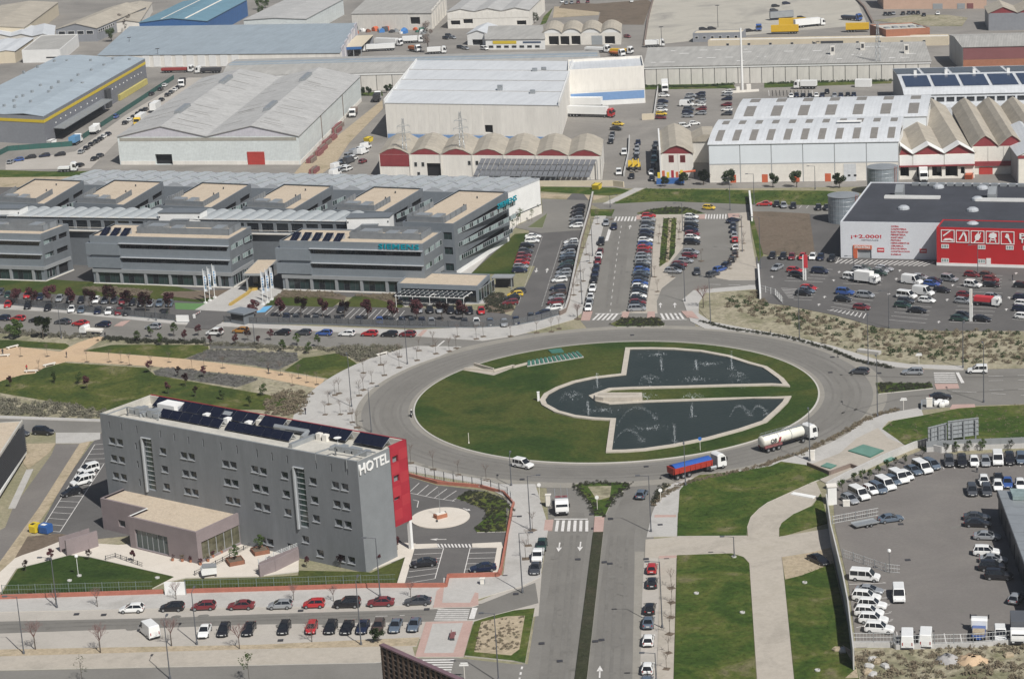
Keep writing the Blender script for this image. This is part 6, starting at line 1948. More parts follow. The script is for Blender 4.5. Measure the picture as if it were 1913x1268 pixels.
def vehicle(col,kd,px,heading,label,group=None,lod=0,zc=.75,cat=None):
 """lod 0: every part; 1: no lamps; 2: a single mesh (too far to see parts)"""
 c=car_meshes(kd)if kd in CARS else van_meshes(kd)
 p=G(px[0],px[1],zc)
 ct=cat or('van' if kd in 'pbf' else 'pickup' if kd=='u' else 'car')
 zg=.075
 if lod==2:
  if col not in c['far']:
   b=MB()
   b.v,b.f,b.m=list(c['body'].v),list(c['body'].f),list(c['body'].m)
   def app(o,mi,dx=0,dy=0,dz=0):
    i=len(b.v)
    b.v+=[(q[0]+dx,q[1]+dy,q[2]+dz)for q in o.v]
    b.f+=[tuple(i+a for a in f)for f in o.f]
    b.m+=[mi]*len(o.f)
   for o in c['parts'][:-2]:
    app(o,3)
   for x in c['axle']:
    for s in(-1,1):
     app(c['wh'],1,x,s*(c['w']-.08),.315)
   c['far'][col]=b.mesh(VN[kd],[paint(col),m_trimk,m_plate,m_cg])
  o=place(VN[kd],c['far'][col],None,(p.x,p.y,zg),heading)
  return tag(o,label,ct,group)
 if col not in c['cache']:
  c['cache'][col]=c['body'].mesh('body',[paint(col),m_trimk,m_plate],smooth=False)
 t=thing(VN[kd],label,ct,(p.x,p.y,zg),heading,group)
 place('body',c['cache'][col],t)
 for nm,me in c['glass']:
  place(nm,me,t)
 for x in c['axle']:
  for s in(-1,1):
   place('wheel',c['wheel'],t,(x,s*(c['w']-.08),.315))
 if lod==0:
  for s in(-1,1):
   place('headlight',c['hl'][0],t,(0,s*(c['w']*.66),0))
   place('tail_light',c['tl'],t,(0,s*(c['w']*.72),0))
 return t
def zc_of(kd):
 return VANS[kd][2]/2 if kd in VANS else CARS[kd][3]/2
def hdg(px,v):
 return ang(px,(px[0]+v[0],px[1]+v[1]))
def an_name(col,kd):
 return PAINT[col][0]+' '+KIND[kd]
_labels={}
def fleet(items,where,end,group,lod=0,v=None):
 """items: (colour+kind, x, y[, heading vector]); labelled by look, then by order from a landmark"""
 look={}
 for it in items:
  look.setdefault(it[0][:2],[]).append(it)
 seen={}
 for it in items:
  col,kd=it[0][0],it[0][1]
  n=seen[it[0][:2]]=seen.get(it[0][:2],0)+1
  tot=len(look[it[0][:2]])
  if len(it)>4:
   lab=it[4]
  elif tot==1:
   lab='%s in %s'%(an_name(col,kd),where)
  else:
   lab='%s %s from %s in %s'%(ORD[n],an_name(col,kd),end,where)
  hv=it[3]if len(it)>3 and it[3]else v
  q=(it[1],it[2])
  vehicle(col,kd,q,hdg(q,hv)+rnd.uniform(-.025,.025),lab,group,lod,zc_of(kd))
def along(toks,p0,p1):
 """evenly spaced on the ground between two pixels; '-' leaves a gap"""
 A,B=G(*p0,.7),G(*p1,.7)
 n=len(toks)
 out=[]
 for i,t_ in enumerate(toks):
  if t_=='-':
   continue
  f=i/max(1,n-1)
  w0,w1=1/A.y,1/B.y
  s=f*w1/((1-f)*w0+f*w1)
  out.append((t_,p0[0]+(p1[0]-p0[0])*s,p0[1]+(p1[1]-p0[1])*s))
 return out
fleet([('wh',246,1135),('kh',321,1132),('mh',380,1130),('ms',450,1129),('sh',523,1128),('rc',586,1126),('kv',648,1124),('ms',711,1123),('gs',780,1121)],'the kerb row below the hotel fence','the left','cars parked along the hotel street',0,(-30,1))
fleet([('ws',382,1177),('kh',418,1175),('ks',465,1173),('kh',531,1171),('rc',582,1171),('kh',618,1170),('ks',649,1170),('ns',678,1169),('th',707,1168),('cs',739,1167),('cs',774,1165)],'the angled row opposite the hotel','the left','cars parked at an angle opposite the hotel',0,(-13,30))
vehicle('w','p',(278,1173),hdg((278,1173),(-20,-17)),'large white panel van parked alone at an angle opposite the hotel',None,0,1.15)
fleet([('wf',165,874),('wh',158,887),('wf',151,897),('kh',133,918)],'the side car park left of the hotel','the back','cars in the hotel side car park',0,(-20,5))
fleet([('ks',791,1050),('ns',902,1059)],'the hotel bays by the brick wall','the left','cars in the hotel front car park',0,(-20,2))
vehicle('k','v',(81,804),hdg((81,804),(20,1)),'black suv parked on the road behind the low louvred office',None,0,.85)
vehicle('g','s',(36,808),hdg((36,808),(20,1)),'dark grey saloon half hidden by the louvred office roof',None,0,.7)
vehicle('w','f',(977,865),hdg((977,865),(30,6)),'white passenger van driving round the near side of the roundabout',None,0,.9)
vehicle('c','h',(1199,921),hdg((1199,921),(14,-22)),'blue-grey hatchback leaving the avenue onto the roundabout',None,0,.75)
vehicle('g','h',(1606,692),hdg((1606,692),(-30,-2)),'dark grey hatchback entering the roundabout from the east road',None,0,.75)
vehicle('s','e',(1705,693),hdg((1705,693),(-30,0)),'silver estate car on the east road by the pedestrian crossing',None,0,.75)
vehicle('w','f',(1826,689),hdg((1826,689),(-30,0)),'white delivery van on the east road behind the silver estate',None,0,.9)
vehicle('k','s',(1757,740),hdg((1757,740),(30,-1)),'black convertible-like saloon leaving eastwards past the grass splitter island',None,0,.7)
fleet([('rc',1218,1060),('kh',1218,1086),('kh',1214,1134),('cs',1211,1160),('wh',1211,1193),('wh',1210,1245),('cs',1208,1272)],'the right south avenue kerb','the cross path','cars parked along the south avenue',0,(3,-30))
fleet([('dh',1012,1017),('wu',1005,1034),('gs',1000,1060)],'the left kerb of the south avenue','the crossing','cars parked left of the south avenue',0,(-5,25))
fleet([('nh',5,593),('rh',33,594),('ks',69,597),('gs',117,600),('rs',150,603),('nh',192,605)],'the office street kerb, left part','the left','cars parked along the office street',0,(-30,-1.5))
fleet([('sh',286,609),('wf',401,619),('oh',449,616)],'the office street near the gatehouse','the left','cars on the office street near the gatehouse',0,(-30,-1))
fleet([('kh',527,620),('gh',566,620),('bh',605,621),('wh',648,622),('rh',690,622),('kh',727,623),('mh',761,623)],'the office street kerb, right part','the gatehouse','cars parked along the office street',0,(-30,-1))
fleet([('gh',1,545),('dh',15,550),('rh',51,551),('nh',75,554),('sh',111,557),('kh',131,558),('kh',152,560),('wh',179,560),('sh',196,561),('gs',214,560),('mh',229,562),('kh',248,564),('kh',264,566),('sh',281,567),('ch',298,566),('cs',317,566)],'the upper row, left office car park','the left','cars in the office car park',1,(-8,13))
fleet([('rh',15,568),('kh',52,571),('kh',90,574),('wh',134,577),('ch',152,578),('nh',183,580),('wh',203,581),('mh',222,582),('kh',237,583),('kh',306,588)],'the row behind the left mesh fence','the left','cars behind the office mesh fence',1,(-8,13))
fleet([('nh',535,592),('gh',553,594),('kh',574,596),('gh',590,596),('kh',612,597),('kh',631,597),('nh',670,598),('bh',709,599),('gh',730,600),('nh',751,599),('gh',769,600),('nh',788,600),('sh',806,601),('gh',868,602),('wh',890,601),('ch',916,602),('sh',942,603),('nh',964,599),('gh',992,592)],'the row behind the right mesh fence','the gatehouse','cars behind the office mesh fence',1,(2,14))
vehicle('k','v',(638,576),hdg((638,576),(-4,12)),'black suv alone below the office lawn',None,1,.85)
fleet([('sh',782,578),('kh',803,578),('sh',822,578),('kh',842,579),('gh',858,580),('kh',877,580),('rh',899,580)],'the row under the office pavilion terrace','the left','cars below the office pavilion',1,(2,14))
fleet([('gh',968,543),('yh',962,549),('kh',956,556),('mh',953,564)],'the short row beside the walkway canopy','the back','cars beside the walkway canopy',1,(-25,2))
fleet([('ws',996,441),('wh',994,449),('kh',985,458),('gh',982,468),('mh',979,476),('mh',977,483),('rh',975,490),('sh',973,497),('nh',971,504)],'the left column, office side car park','the back','cars in the office side car park',1,(25,-1))
fleet([('wh',1067,451),('sh',1067,456),('kh',1063,463),('sh',1061,471),('ch',1060,477),('kh',1058,484),('dh',1059,492),('kh',1055,499),('sh',1053,507),('sh',1051,514),('wh',1045,522),('nh',1042,537),('th',1043,546),('sh',1040,555),('mh',1037,563),('wh',1035,574),('nh',1015,584)],'the column along the brown wall','the back','cars along the office boundary wall',1,(-25,2))
fleet([('kh',1081,386),('kh',1079,394),('kh',1078,401),('sh',1077,408),('gh',1077,415),('wh',1077,421)],'the short far column, office service lane','the back','cars in the office service lane',1,(-25,1))
fleet([('kv',1123,451),('ms',1121,470),('wh',1119,478),('mh',1117,487),('nh',1114,500),('nh',1112,511),('kh',1110,522),('wh',1107,538),('wh',1103,555),('sh',1101,565),('wh',1099,574)],'the left north avenue kerb','the far end','cars parked along the north avenue',1,(-5,22))
vehicle('s','h',(1132,416),hdg((1132,416),(-3,20)),'silver hatchback waiting on the pavement edge by the far crossing',None,1,.75)
vehicle('n','h',(1147,423),hdg((1147,423),(-3,20)),'navy hatchback driving down the north avenue past the far crossing',None,1,.75)
fleet(along(['rh','sh','gh','sh','nh','kh','wh','bh','rh','mh','sh','sm','sh','kh','bh','cs','kh','gh','bh','wh','kh','kh','wh','kh','mh','kh','sm'],(1212,402),(1190,575)),'the row left of the central pavement','the far end','cars nose-in along the central pavement',1,(25,-1))
fleet([('wh',1292,404),('sh',1292,412),('kh',1292,420),('nh',1292,428),('mh',1294,436),('wh',1294,443),('kv',1293,451),('se',1291,470),('mh',1289,477),('sh',1281,486),('mh',1270,493),('kh',1266,499),('se',1258,505)],'the row right of the central pavement','the far end','cars nose-in right of the central pavement',1,(25,1))
fleet([('ns',1370,411),('nh',1370,420),('nh',1370,429),('sh',1372,438),('rh',1373,447),('wh',1374,461),('th',1373,474),('kh',1368,484),('nh',1357,494),('bh',1345,502),('gh',1332,511)],'the curved east kerb row','the far crossing','cars along the curved east kerb',1,(2,-22))
for i,o in enumerate([x for x in bpy.data.objects if x.get('group')=='cars along the curved east kerb']):
 o.rotation_euler.z+=(0,0,0,0,0,0,-.12,-.35,-.7,-.75,-.8)[i]
vehicle('g','h',(1302,507),hdg((1302,507),(0,20)),'dark grey hatchback driving down between the curved rows',None,1,.75)
vehicle('y','c',(1325,387),hdg((1325,387),(20,1)),'yellow car driving along the far cross street',None,1,.75)
fleet([('rs',1428,380,(-20,0)),('kh',1451,381),('sh',1464,383),('kh',1482,384),('kh',1529,387),('ks',1545,387)],'the green verge row beside the silo','the left','cars by the green verge',1,(1,14))
fleet([('kh',1443,477),('kh',1463,478),('mh',1479,479),('rh',1499,479),('wh',1518,479),('nh',1533,480),('kh',1554,482)],'the row under the bare earth plot','the left','cars under the earth plot',1,(-6,14))
ST_G='cars in the store car park'
fleet([('ss',1452,499,(-20,10)),('rh',1485,504),('kh',1489,512),('nm',1532,505),('rh',1511,537),('ch',1508,542),('kh',1501,547),('sh',1608,502),('dh',1613,500),('se',1653,501),('dh',1643,509),('sh',1646,505),('bv',1579,544),('kh',1575,558),('sm',1617,550),('mh',1610,573),('ks',1714,579),('sh',1720,517),('nh',1746,524),('bh',1741,529),('kh',1760,541),('wh',1732,560),('gh',1693,561),('dh',1687,569)],'the left half of the store car park','the billboard',ST_G,1,(25,2))
fleet([('mh',1817,512),('th',1845,513),('mh',1852,521),('kh',1852,531),('mh',1803,550),('sh',1800,561),('sh',1855,553),('gh',1801,588),('dh',1793,594),('kh',1835,595),('kh',1910,532),('nh',1909,555),('wh',1912,566),('nh',1908,576),('wh',1913,590)],'the right half, store car park','the red wall',ST_G,1,(25,2))
fleet([('wf',1591,516),('wp',1704,522),('sf',1774,519),('wf',1818,530),('wp',1725,543),('wb',1694,550)],'the store car park','the white wall','vans in the store car park',1,(25,3))
fleet([('sh',1588,931),('wb',1605,920),('wc',1626,914),('cm',1640,910),('wb',1654,902),('ch',1668,896),('wb',1679,889),('wc',1693,887),('cs',1706,877),('wb',1723,871),('cm',1740,866)],'the slanted row along the yard wall','the pillar','vehicles slanted along the yard wall',0,(46,24))
fleet([('gm',1773,860),('kv',1797,860),('wh',1820,861),('sh',1841,861),('wb',1864,855),('kv',1886,856),('cm',1907,855)],'the row under the grey yard fence','the slanted row','vehicles under the yard fence',0,(2,14))
fleet([('gm',1816,914),('wh',1838,897),('gm',1843,914),('wh',1864,906),('bs',1882,900),('wh',1906,904),('ks',1865,893)],'the rows behind the metal garage','the planter','vehicles behind the yard garage',0,(2,14))
fleet([('gs',1825,964),('ks',1826,976),('ss',1844,1000),('wv',1844,1028),('ss',1856,1043),('kv',1855,1056),('kv',1866,1072)],'the row facing the garage shadow','the far end','cars nosed up to the garage',0,(30,1))
vehicle('s','h',(1899,1115),hdg((1899,1115),(12,-14)),'silver hatchback seen from behind below the garage at the right edge',None,0,.75)
fleet([('wb',1616,1073),('ss',1624,1101),('wv',1619,1112),('wv',1630,1127),('wv',1624,1141),('wv',1632,1154),('wv',1643,1171)],'the white fleet row along the shaded wall','the far end','white fleet along the shaded wall',0,(30,2))
vehicle('w','b',(1679,1107),hdg((1679,1107),(3,30)),'white van standing alone facing forward beside the white fleet',None,0,1.0)
fleet([('wp',1695,1189),('wp',1730,1187)],'the pair backed against the bottom yard fence','the corner','white vans at the bottom fence',0,(2,-30))
vehicle('w','f',(1869,1184),hdg((1869,1184),(3,30)),'white small van at the bottom yard fence by the flatbed',None,0,.9)
vehicle('c','s',(1664,967),hdg((1664,967),(30,-4)),'blue-grey saloon hitched to a flat trailer in the coach yard',None,0,.72)
vehicle('k','s',(1529,1044),hdg((1529,1044),(22,10)),'black saloon parked on the worn earth outside the shaded yard wall',None,0,.72)
FR_=[([('wh',1241,178),('nh',1239,189),('sh',1237,197),('wh',1237,205),('yh',1236,212),('mh',1235,219)],'the column beside the pale parapet','the lorry',(25,0)),([('sh',1291,178),('sh',1288,185),('wp',1283,193),('gh',1287,203),('nh',1285,209),('sh',1285,216)],'the left of the paired rows','the wall',(25,0)),([('nh',1308,175),('gh',1308,181),('sh',1309,188),('wh',1308,195),('mh',1310,203),('sh',1309,211)],'the right of the paired rows','the wall',(-25,0)),([('wh',1359,171),('sh',1358,176),('nh',1358,184),('mh',1357,195),('wh',1358,204),('gh',1358,212)],'the column at the rear curved hall corner','the wall',(-25,0)),([('kh',1270,238),('wf',1279,234),('wh',1297,230)],'the gap behind the single gabled unit','the left',(25,-2)),([('ys',1155,231),('ks',1151,240)],'the yard corner by the red-cabbed lorry','the back',(25,2)),([('gh',1144,251),('sh',1143,257),('kh',1141,264)],'the stub row behind the gabled workshops','the back',(0,12)),([('nh',1192,266),('sh',1190,276),('sh',1190,284),('kh',1188,293)],'the kerb column up the estate street','the far end',(-1,12)),([('gh',1225,269),('kh',1223,278),('dh',1223,286),('lf',1222,297),('kv',1220,310),('wh',1217,322),('kh',1218,333),('kh',1180,329)],'the right side of the estate street','the far end',(-1,12)),([('wf',1166,284),('wf',1156,321)],'the workshop side yard','the far end',(-1,12)),([('wh',1478,179),('nh',1488,178),('kh',1500,179),('kh',1513,179),('wh',1525,178),('nh',1536,178),('kh',1545,171),('sh',1559,178),('nh',1571,178),('kh',1584,177),('nh',1595,177)],'the row behind the curved roof','the left',(1,12)),([('bh',34,298),('kh',57,293),('nh',83,290),('kh',112,288)],'the row under the green fence','the left',(-25,3)),([('sh',152,283),('kh',162,276),('kh',171,269),('kh',180,264),('kh',188,259),('wh',194,254),('nh',202,250),('kh',234,229),('wh',242,223),('kh',250,218),('kh',258,212),('kh',265,207),('gh',272,204),('gh',283,195),('kh',302,186),('kh',313,177),('gh',320,172),('wh',327,167),('kh',333,163)],'the long depot street kerb','the near end',(18,-12)),([('ks',177,296),('gh',187,290),('kh',150,308),('sh',20,302)],'the bend of the depot street','the right',(18,-9)),([('bv',216,217),('kh',283,175),('kh',300,166),('wh',308,159)],'the depot forecourt beside the docks','the near end',(18,-12)),([('kh',1654,26),('kh',1662,26),('sh',1669,25),('kh',1687,25),('gh',1698,24),('kh',1706,24),('kh',1715,24),('wh',1752,25),('kh',1726,28)],'the row in front of the salmon factory','the left',(2,10)),([('kh',1449,11),('nh',1469,6),('gh',1446,19),('kh',1497,33),('kh',1314,54),('kh',1330,53),('kh',1400,57)],'the bare lorry yard at the top','the far side',(20,-2)),([('wh',1050,3),('mh',1080,4),('sh',1058,6),('mh',1098,3),('wh',1180,2),('sh',1068,5)],'the row above the dark allotment','the left',(1,10)),([('mh',1172,68),('kh',833,71),('gh',838,66),('sh',846,70),('kh',860,88),('wf',905,90),('sh',870,90),('kh',930,42)],'the yards around the arched workshop','the left',(15,2))]
for it,where,end,v in FR_:
 fleet(it,where,end,'cars in the industrial estate',2,v)
m_tarp=plain('blue_tarpaulin',(.025,.085,.32),.6)
m_chassis=plain('chassis_grey',(.035,.034,.036),.8)
m_wtank=M('white_tank_paint',(.70,.68,.60),.35,.05,.6,fine=.03)
_wl=MB().tube((0,-.16,0),(0,.16,0),.5,n=14,m=0).tube((0,-.17,0),(0,.17,0),.26,n=8,m=1).mesh('wheel',[m_tyre,m_rim])
def lorry(name,label,px,v,cat='lorry',zc=1.6,group=None):
 p=G(px[0],px[1],zc)
 return thing(name,label,cat,(p.x,p.y,.07),hdg(px,v),group)
def cab(t,x,col,h=2.9,L=2.1):
 """forward-control cab whose back stands at x"""
 w=1.22
 pr=[(x,.55),(x,h-.25),(x+.3,h+.05),(x+1.3,h),(L+x-.25,h-.55),(L+x-.08,1.75),(L+x,1.2),(L+x,.45)]
 secs=[[(x+L/2+(p[0]-x-L/2)*f,y,1.6+(p[1]-1.6)*f)for p in pr]for y,f in((-w,.95),(-w+.12,1),(w-.12,1),(w,.95))]
 b=MB().loft(secs)
 b.box(L+x-.1,-w*.95,.4,L+x+.06,w*.95,.85,1)
 for s in(-1,1):
  b.box(L+x-.15,s*(w+.16)-.1,1.6,L+x-.02,s*(w+.16)+.1,2.3,1)
 o=b.build('cab',[paint(col),m_trimk],t)
 MB().poly([(L+x-.05,-w*.88,1.75),(L+x-.05,w*.88,1.75),(L+x-.2,w*.84,h-.5),(L+x-.2,-w*.84,h-.5)]).build('windscreen',m_cg,o)
 for s in(-1,1):
  q=[(x+.75,s*(w+.01),1.55),(L+x-.3,s*(w+.01),1.55),(L+x-.42,s*(w+.01),h-.62),(x+.75,s*(w+.01),h-.6)]
  MB().poly(q if s<0 else q[::-1]).build('side_window',m_cg,o)
 for s in(-1,1):
  place('headlight',MB().box(L+x-.02,s*.85-.18,.6,L+x+.075,s*.85+.18,.8).mesh('headlight',m_lamp),o)
 return o
def wheels(t,xs,w=1.05,sc=1):
 for x in xs:
  for s in(-1,1):
   o=place('wheel',_wl,t,(x,s*w,.5*sc))
   o.scale=(sc,1,sc)
t=lorry('tipper_lorry','red tipper lorry with blue tarpaulin and white cab on the roundabout',(1304,868),(40,-10))
cab(t,3.7,'w',3.0)
MB().box(-6.2,-.45,.75,4.2,.45,1.05).box(1.2,-1.1,.5,2.6,1.1,1.1).build('chassis',m_chassis,t)
b=MB().extr([(-1.05,1.15),(1.05,1.15),(1.25,2.35),(-1.25,2.35)],-6.3,2.6,'x')
for i in range(8):
 b.box(-6.1+i*1.2,-1.29,1.2,-5.98+i*1.2,1.29,2.36)
b.build('tipper_body',plain('tipper_red',(.40,.045,.03),.5),t)
b=MB()
arc=[(-1.2+2.4*j/8,2.37+.45*math.sin(math.pi*j/8))for j in range(9)]
b.extr(arc,-5.9,2.5,'x')
b.build('tarpaulin',m_tarp,t)
MB().tube((1.9,-1.3,.8),(3.2,-1.3,.8),.35).build('fuel_tank',m_galv,t)
wheels(t,(-5.4,-4.1,-2.8,2.2,4.9))
t=lorry('tanker_lorry','cream tanker lorry with dark lettering on its flank following the roundabout',(1474,816),(42,-12))
cab(t,4.3,'w',3.1)
MB().box(-7.0,-.45,.8,6.0,.45,1.1).build('chassis',m_chassis,t)
b=MB()
prof=[(-7.2,.35),(-7.1,.9),(-6.9,1.12),(-2.5,1.14),(3.0,1.12),(3.25,.9),(3.35,.35)]
secs=[[(x,r*math.cos(a*math.pi/8)*1.05,2.15+r*math.sin(a*math.pi/8))for a in range(16)]for x,r in prof]
b.loft(secs)
tk=b.build('tank',m_wtank,t,smooth=True)
b=MB().box(-6.8,-.35,3.25,3.0,.35,3.32)
for s in(-1,1):
 b.tube((-6.8,s*.55,3.6),(3.0,s*.55,3.6),.04,n=4)
 for i in range(8):
  b.tube((-6.8+i*1.4,s*.55,3.2),(-6.8+i*1.4,s*.55,3.6),.03,n=4)
b.build('catwalk',m_galv,tk)
bb=MB()
for x in(-3.5,-.3):
 bb.loft([[(x+d,1.155*math.cos(a*math.pi/8)*1.05,2.15+1.155*math.sin(a*math.pi/8))for a in range(16)]for d in(0,.15)],cap=False)
bb.build('tank_band',m_galv,tk)
lettering('lettering','Q8',tk,(-5.6,-1.225,1.65),1.5,m_dark,height=.95,depth=.03)
MB().extr([(-3.7,1.7),(-3.2,1.7),(-2.9,2.6),(-3.3,2.6)],-1.25,-1.21,'y').build('emblem',m_red,tk)
MB().box(-6.9,-1.1,.9,-2.6,1.1,1.3).build('side_skirt',m_maroon,t)
wheels(t,(-6.2,-4.9,-3.6,2.6,5.5))
t=lorry('flatbed_lorry','white cabbed flatbed lorry driving down the avenue towards the crossing',(1049,936),(2,30))
cab(t,1.6,'w',2.7)
MB().box(-4.2,-1.2,1.0,1.4,1.2,1.15).build('deck',m_brown if False else m_maroon,t)
b=MB()
for i in range(5):
 for s in(-1,1):
  b.tube((-4.1+i*1.3,s*1.15,1.15),(-4.1+i*1.3,s*1.15,2.6),.05,n=4)
b.box(1.25,-1.2,1.15,1.4,1.2,2.7).tube((-4.1,-1.15,2.55),(1.3,-1.15,2.55),.05,n=4).tube((-4.1,1.15,2.55),(1.3,1.15,2.55),.05,n=4).tube((-3,0,1.15),(-3.2,0,3.6),.06,n=4)
b.build('stake_frame',m_galv,t)
MB().box(-4.0,-.45,.7,2.0,.45,1.0).build('chassis',m_chassis,t)
wheels(t,(-3,2.6),.98,.9)
t=lorry('box_van','big white box-bodied van standing across bays in the store car park',(1620,519),(25,3),'van',1.4)
b=MB().box(-3.1,-1.1,.75,1.3,1.1,3.0)
b.build('box_body',m_white,t)
cab(t,1.3,'w',2.3,1.9)
wheels(t,(-2,2.4),.9,.8)
MB().box(-3,-.4,.5,2,.4,.74).build('chassis',m_chassis,t)
t=lorry('open_lorry','white lorry carrying a bright red load bed in the store car park',(1845,562),(25,2),'lorry',1.2)
cab(t,1.3,'w',2.2,1.8)
MB().box(-3.2,-1.05,.9,1.2,1.05,1.1).build('chassis',m_chassis,t)
MB().box(-3.1,-1.0,1.1,1.15,1.0,2.2).build('load_bed',m_rl,t)
wheels(t,(-2.1,2.3),.9,.8)
t=lorry('flat_pickup','white flatbed pickup driving along the office street beside the hedge',(170,617),(-30,-1.5),'pickup',1.0)
cab(t,.9,'w',2.2,1.8)
MB().box(-3.0,-1.0,.9,.85,1.0,1.3).box(-3.0,-.4,.5,1.5,.4,.89).build('flatbed',m_off,t)
wheels(t,(-2.0,1.9),.85,.7)
t=lorry('tow_truck','blue and white flatbed recovery truck at the bottom yard fence',(1829,1176),(2,-30),'truck',.9)
cab(t,.9,'w',2.2,1.8)
MB().box(-3.0,-1.0,.9,.85,1.0,1.2).box(-3.0,-.4,.5,1.5,.4,.89).build('flatbed',paint('b'),t)
MB().box(-2.8,-.9,1.2,-1.2,.9,1.6).build('load',m_dirt2,t)
wheels(t,(-2.0,1.9),.85,.7)
t=lorry('box_lorry','dark grey box lorry at the bottom right of the coach yard',(1902,1176),(3,30),'lorry',1.4)
cab(t,1.3,'w',2.4,1.9)
MB().box(-3.2,-1.1,.8,1.25,1.1,3.2).build('box_body',plain('dark_box_grey',(.09,.095,.105),.5),t)
MB().box(-3,-.4,.5,2,.4,.79).build('chassis',m_chassis,t)
wheels(t,(-2.1,2.4),.9,.8)
t=lorry('flat_trailer','empty low flat car trailer in the coach yard behind the blue-grey saloon',(1619,978),(30,-6),'trailer',.4)
MB().box(-2.6,-1.0,.5,2.0,1.0,.62).box(-2.6,-1.05,.62,2.0,-.95,.8).box(-2.6,.95,.62,2.0,1.05,.8).build('deck',m_galv,t)
MB().tube((2.0,-.6,.55),(3.3,0,.5),.06).tube((2.0,.6,.55),(3.3,0,.5),.06).build('drawbar',m_dark,t)
wheels(t,(-.5,.3),1.0,.6)
def artic(px,v,label,col,body,L=13.0,mat=None,h=3.9,cabcol='w',group='lorries in the industrial estate',trailer_only=False,text=None):
 t=lorry('articulated_lorry' if not trailer_only else 'lorry_trailer',label,px,v,'lorry' if not trailer_only else 'trailer',1.9,group)
 x0,x1=-L/2-1,L/2-1
 o=MB().box(x0,-1.25,1.15,x1,1.25,h).build('trailer_body',mat,t)
 MB().box(x0,-.6,.7,x1,.6,1.14).build('chassis',m_chassis,t)
 wheels(t,(x0+1.2,x0+2.5,x0+3.8))
 if not trailer_only:
  cab(t,x1+.5,cabcol,3.3)
  wheels(t,(x1-.6,x1+1.6))
 if text:
  lettering('lettering',text[0],o,(x0+L*.45,-1.26,1.8),L*.4,text[1],height=1.3,depth=.02)
 return t
m_whb=M('white_trailer_box',(.72,.72,.70),.5,.05,.3,fine=.03)
m_yb=plain('yellow_trailer_box',(.62,.38,.02),.5)
artic((1103,209),(40,1),'white articulated lorry with red cab backed to the white hall dock','w',1,mat=m_whb,L=15.5,cabcol='r')
artic((1098,192),(40,0),'white lorry trailer docked behind the red-cabbed lorry','w',1,mat=m_whb,L=13,trailer_only=True)
artic((1242,161),(1,12),'white lorry facing forward beside the long wall and parked cars','w',1,mat=m_whb,L=8)
artic((330,128),(40,-1),'red flat lorry with white cab behind the yellow-banded depot','w',1,mat=plain('red_flat_load',(.28,.04,.035),.6),L=12,h=2.1)
artic((390,129),(-40,1),'dark lorry trailer standing at the end of the depot lane','w',1,mat=plain('dark_trailer',(.05,.05,.055),.6),L=9,h=2.3)
artic((340,153),(-8,12),'white cabbed lorry with black load turning at the depot lane end','w',1,mat=plain('black_trailer',(.03,.025,.027),.6),L=6,h=3)
artic((262,223),(-18,12),'white box lorry with yellow front parked beside the twin-gabled warehouse','w',1,mat=m_whb,L=8,cabcol='y')
artic((289,201),(-18,12),'white box trailer parked above the yellow-fronted lorry on depot street','w',1,mat=m_whb,L=8,trailer_only=True)
artic((177,240),(18,-12),'white lorry waiting on the yellow-banded depot apron','w',1,mat=m_whb,L=5,h=3)
artic((141,260),(18,-10),'blue lorry with white cab at the depot gate','w',1,mat=plain('blue_trailer',(.10,.25,.42),.5),L=6,h=3.2)
artic((125,311),(25,-1),'white flat lorry parked at the bend of the depot street','w',1,mat=m_whb,L=4,h=1.8)
artic((660,207),(-8,14),'white cabbed lorry with rusty load beside the twin-gabled warehouse','w',1,mat=m_rustw,L=7,h=2.6)
artic((704,180),(8,-14),'black open tipper standing between the two large warehouses','w',1,mat=plain('black_tipper',(.03,.03,.03),.6),L=7,h=3)
artic((1506,157),(-25,0),'white lorry parked against the long warehouse wall','w',1,mat=m_whb,L=6,h=3.2)
artic((1724,322),(3,12),'white articulated lorry backed into the second depot dock','w',1,mat=m_whb,L=9)
artic((1749,314),(3,12),'grey trailer backed into the third depot dock','w',1,mat=m_galv,L=7,trailer_only=True)
artic((1462,56),(-40,1),'yellow lorry trailer with red lettering in the bare yard','w',1,mat=m_yb,L=12,trailer_only=True,text=('DHL',m_rl))
artic((1476,43),(-40,1),'yellow lorry trailer behind the lettered yellow one','w',1,mat=m_yb,L=12,trailer_only=True)
artic((1511,43),(40,-4),'white articulated lorry beside the yellow trailers','w',1,mat=m_whb,L=12)
artic((1456,30),(-40,3),'grey lorry trailer farthest back in the bare yard','w',1,mat=m_galv,L=11,trailer_only=True)
artic((1606,52),(40,-1),'yellow box trailer left of the red brick block','w',1,mat=m_yb,L=10,trailer_only=True)
artic((1590,31),(30,2),'blue flat lorry near the yard ditch','w',1,mat=paint('n'),L=8,h=2.2,cabcol='b')
artic((1417,50),(3,10),'blue cabbed lorry tractor by the site office','w',1,mat=m_chassis,L=4,h=1.6,cabcol='b')
artic((1222,80),(20,-1),'white lorry parked at the end of the yard fence','w',1,mat=m_whb,L=6,h=3)
artic((707,88),(-40,2),'long white lorry parked in the scrap yard','w',1,mat=m_whb,L=13,h=3.2)
artic((725,78),(40,1),'white coach-like lorry behind the long white one','w',1,mat=m_whb,L=12,h=3.4)
artic((770,73),(40,-2),'short white lorry by the bare poplar','w',1,mat=m_whb,L=7,h=3.2)
artic((815,93),(40,-2),'white van-like lorry behind the long roof edge','w',1,mat=m_whb,L=6,h=3)
artic((774,89),(20,3),'orange lorry with white cab in the scrap yard','w',1,mat=plain('orange_load',(.40,.12,.03),.6),L=5,h=2.4)
artic((1115,90),(40,1),'white recovery lorry with red stripe before the arched workshop','w',1,mat=m_whb,L=9,h=2.2)
artic((1160,93),(40,1),'yellow crane lorry before the arched workshop','w',1,mat=m_yb,L=8,h=2.2)
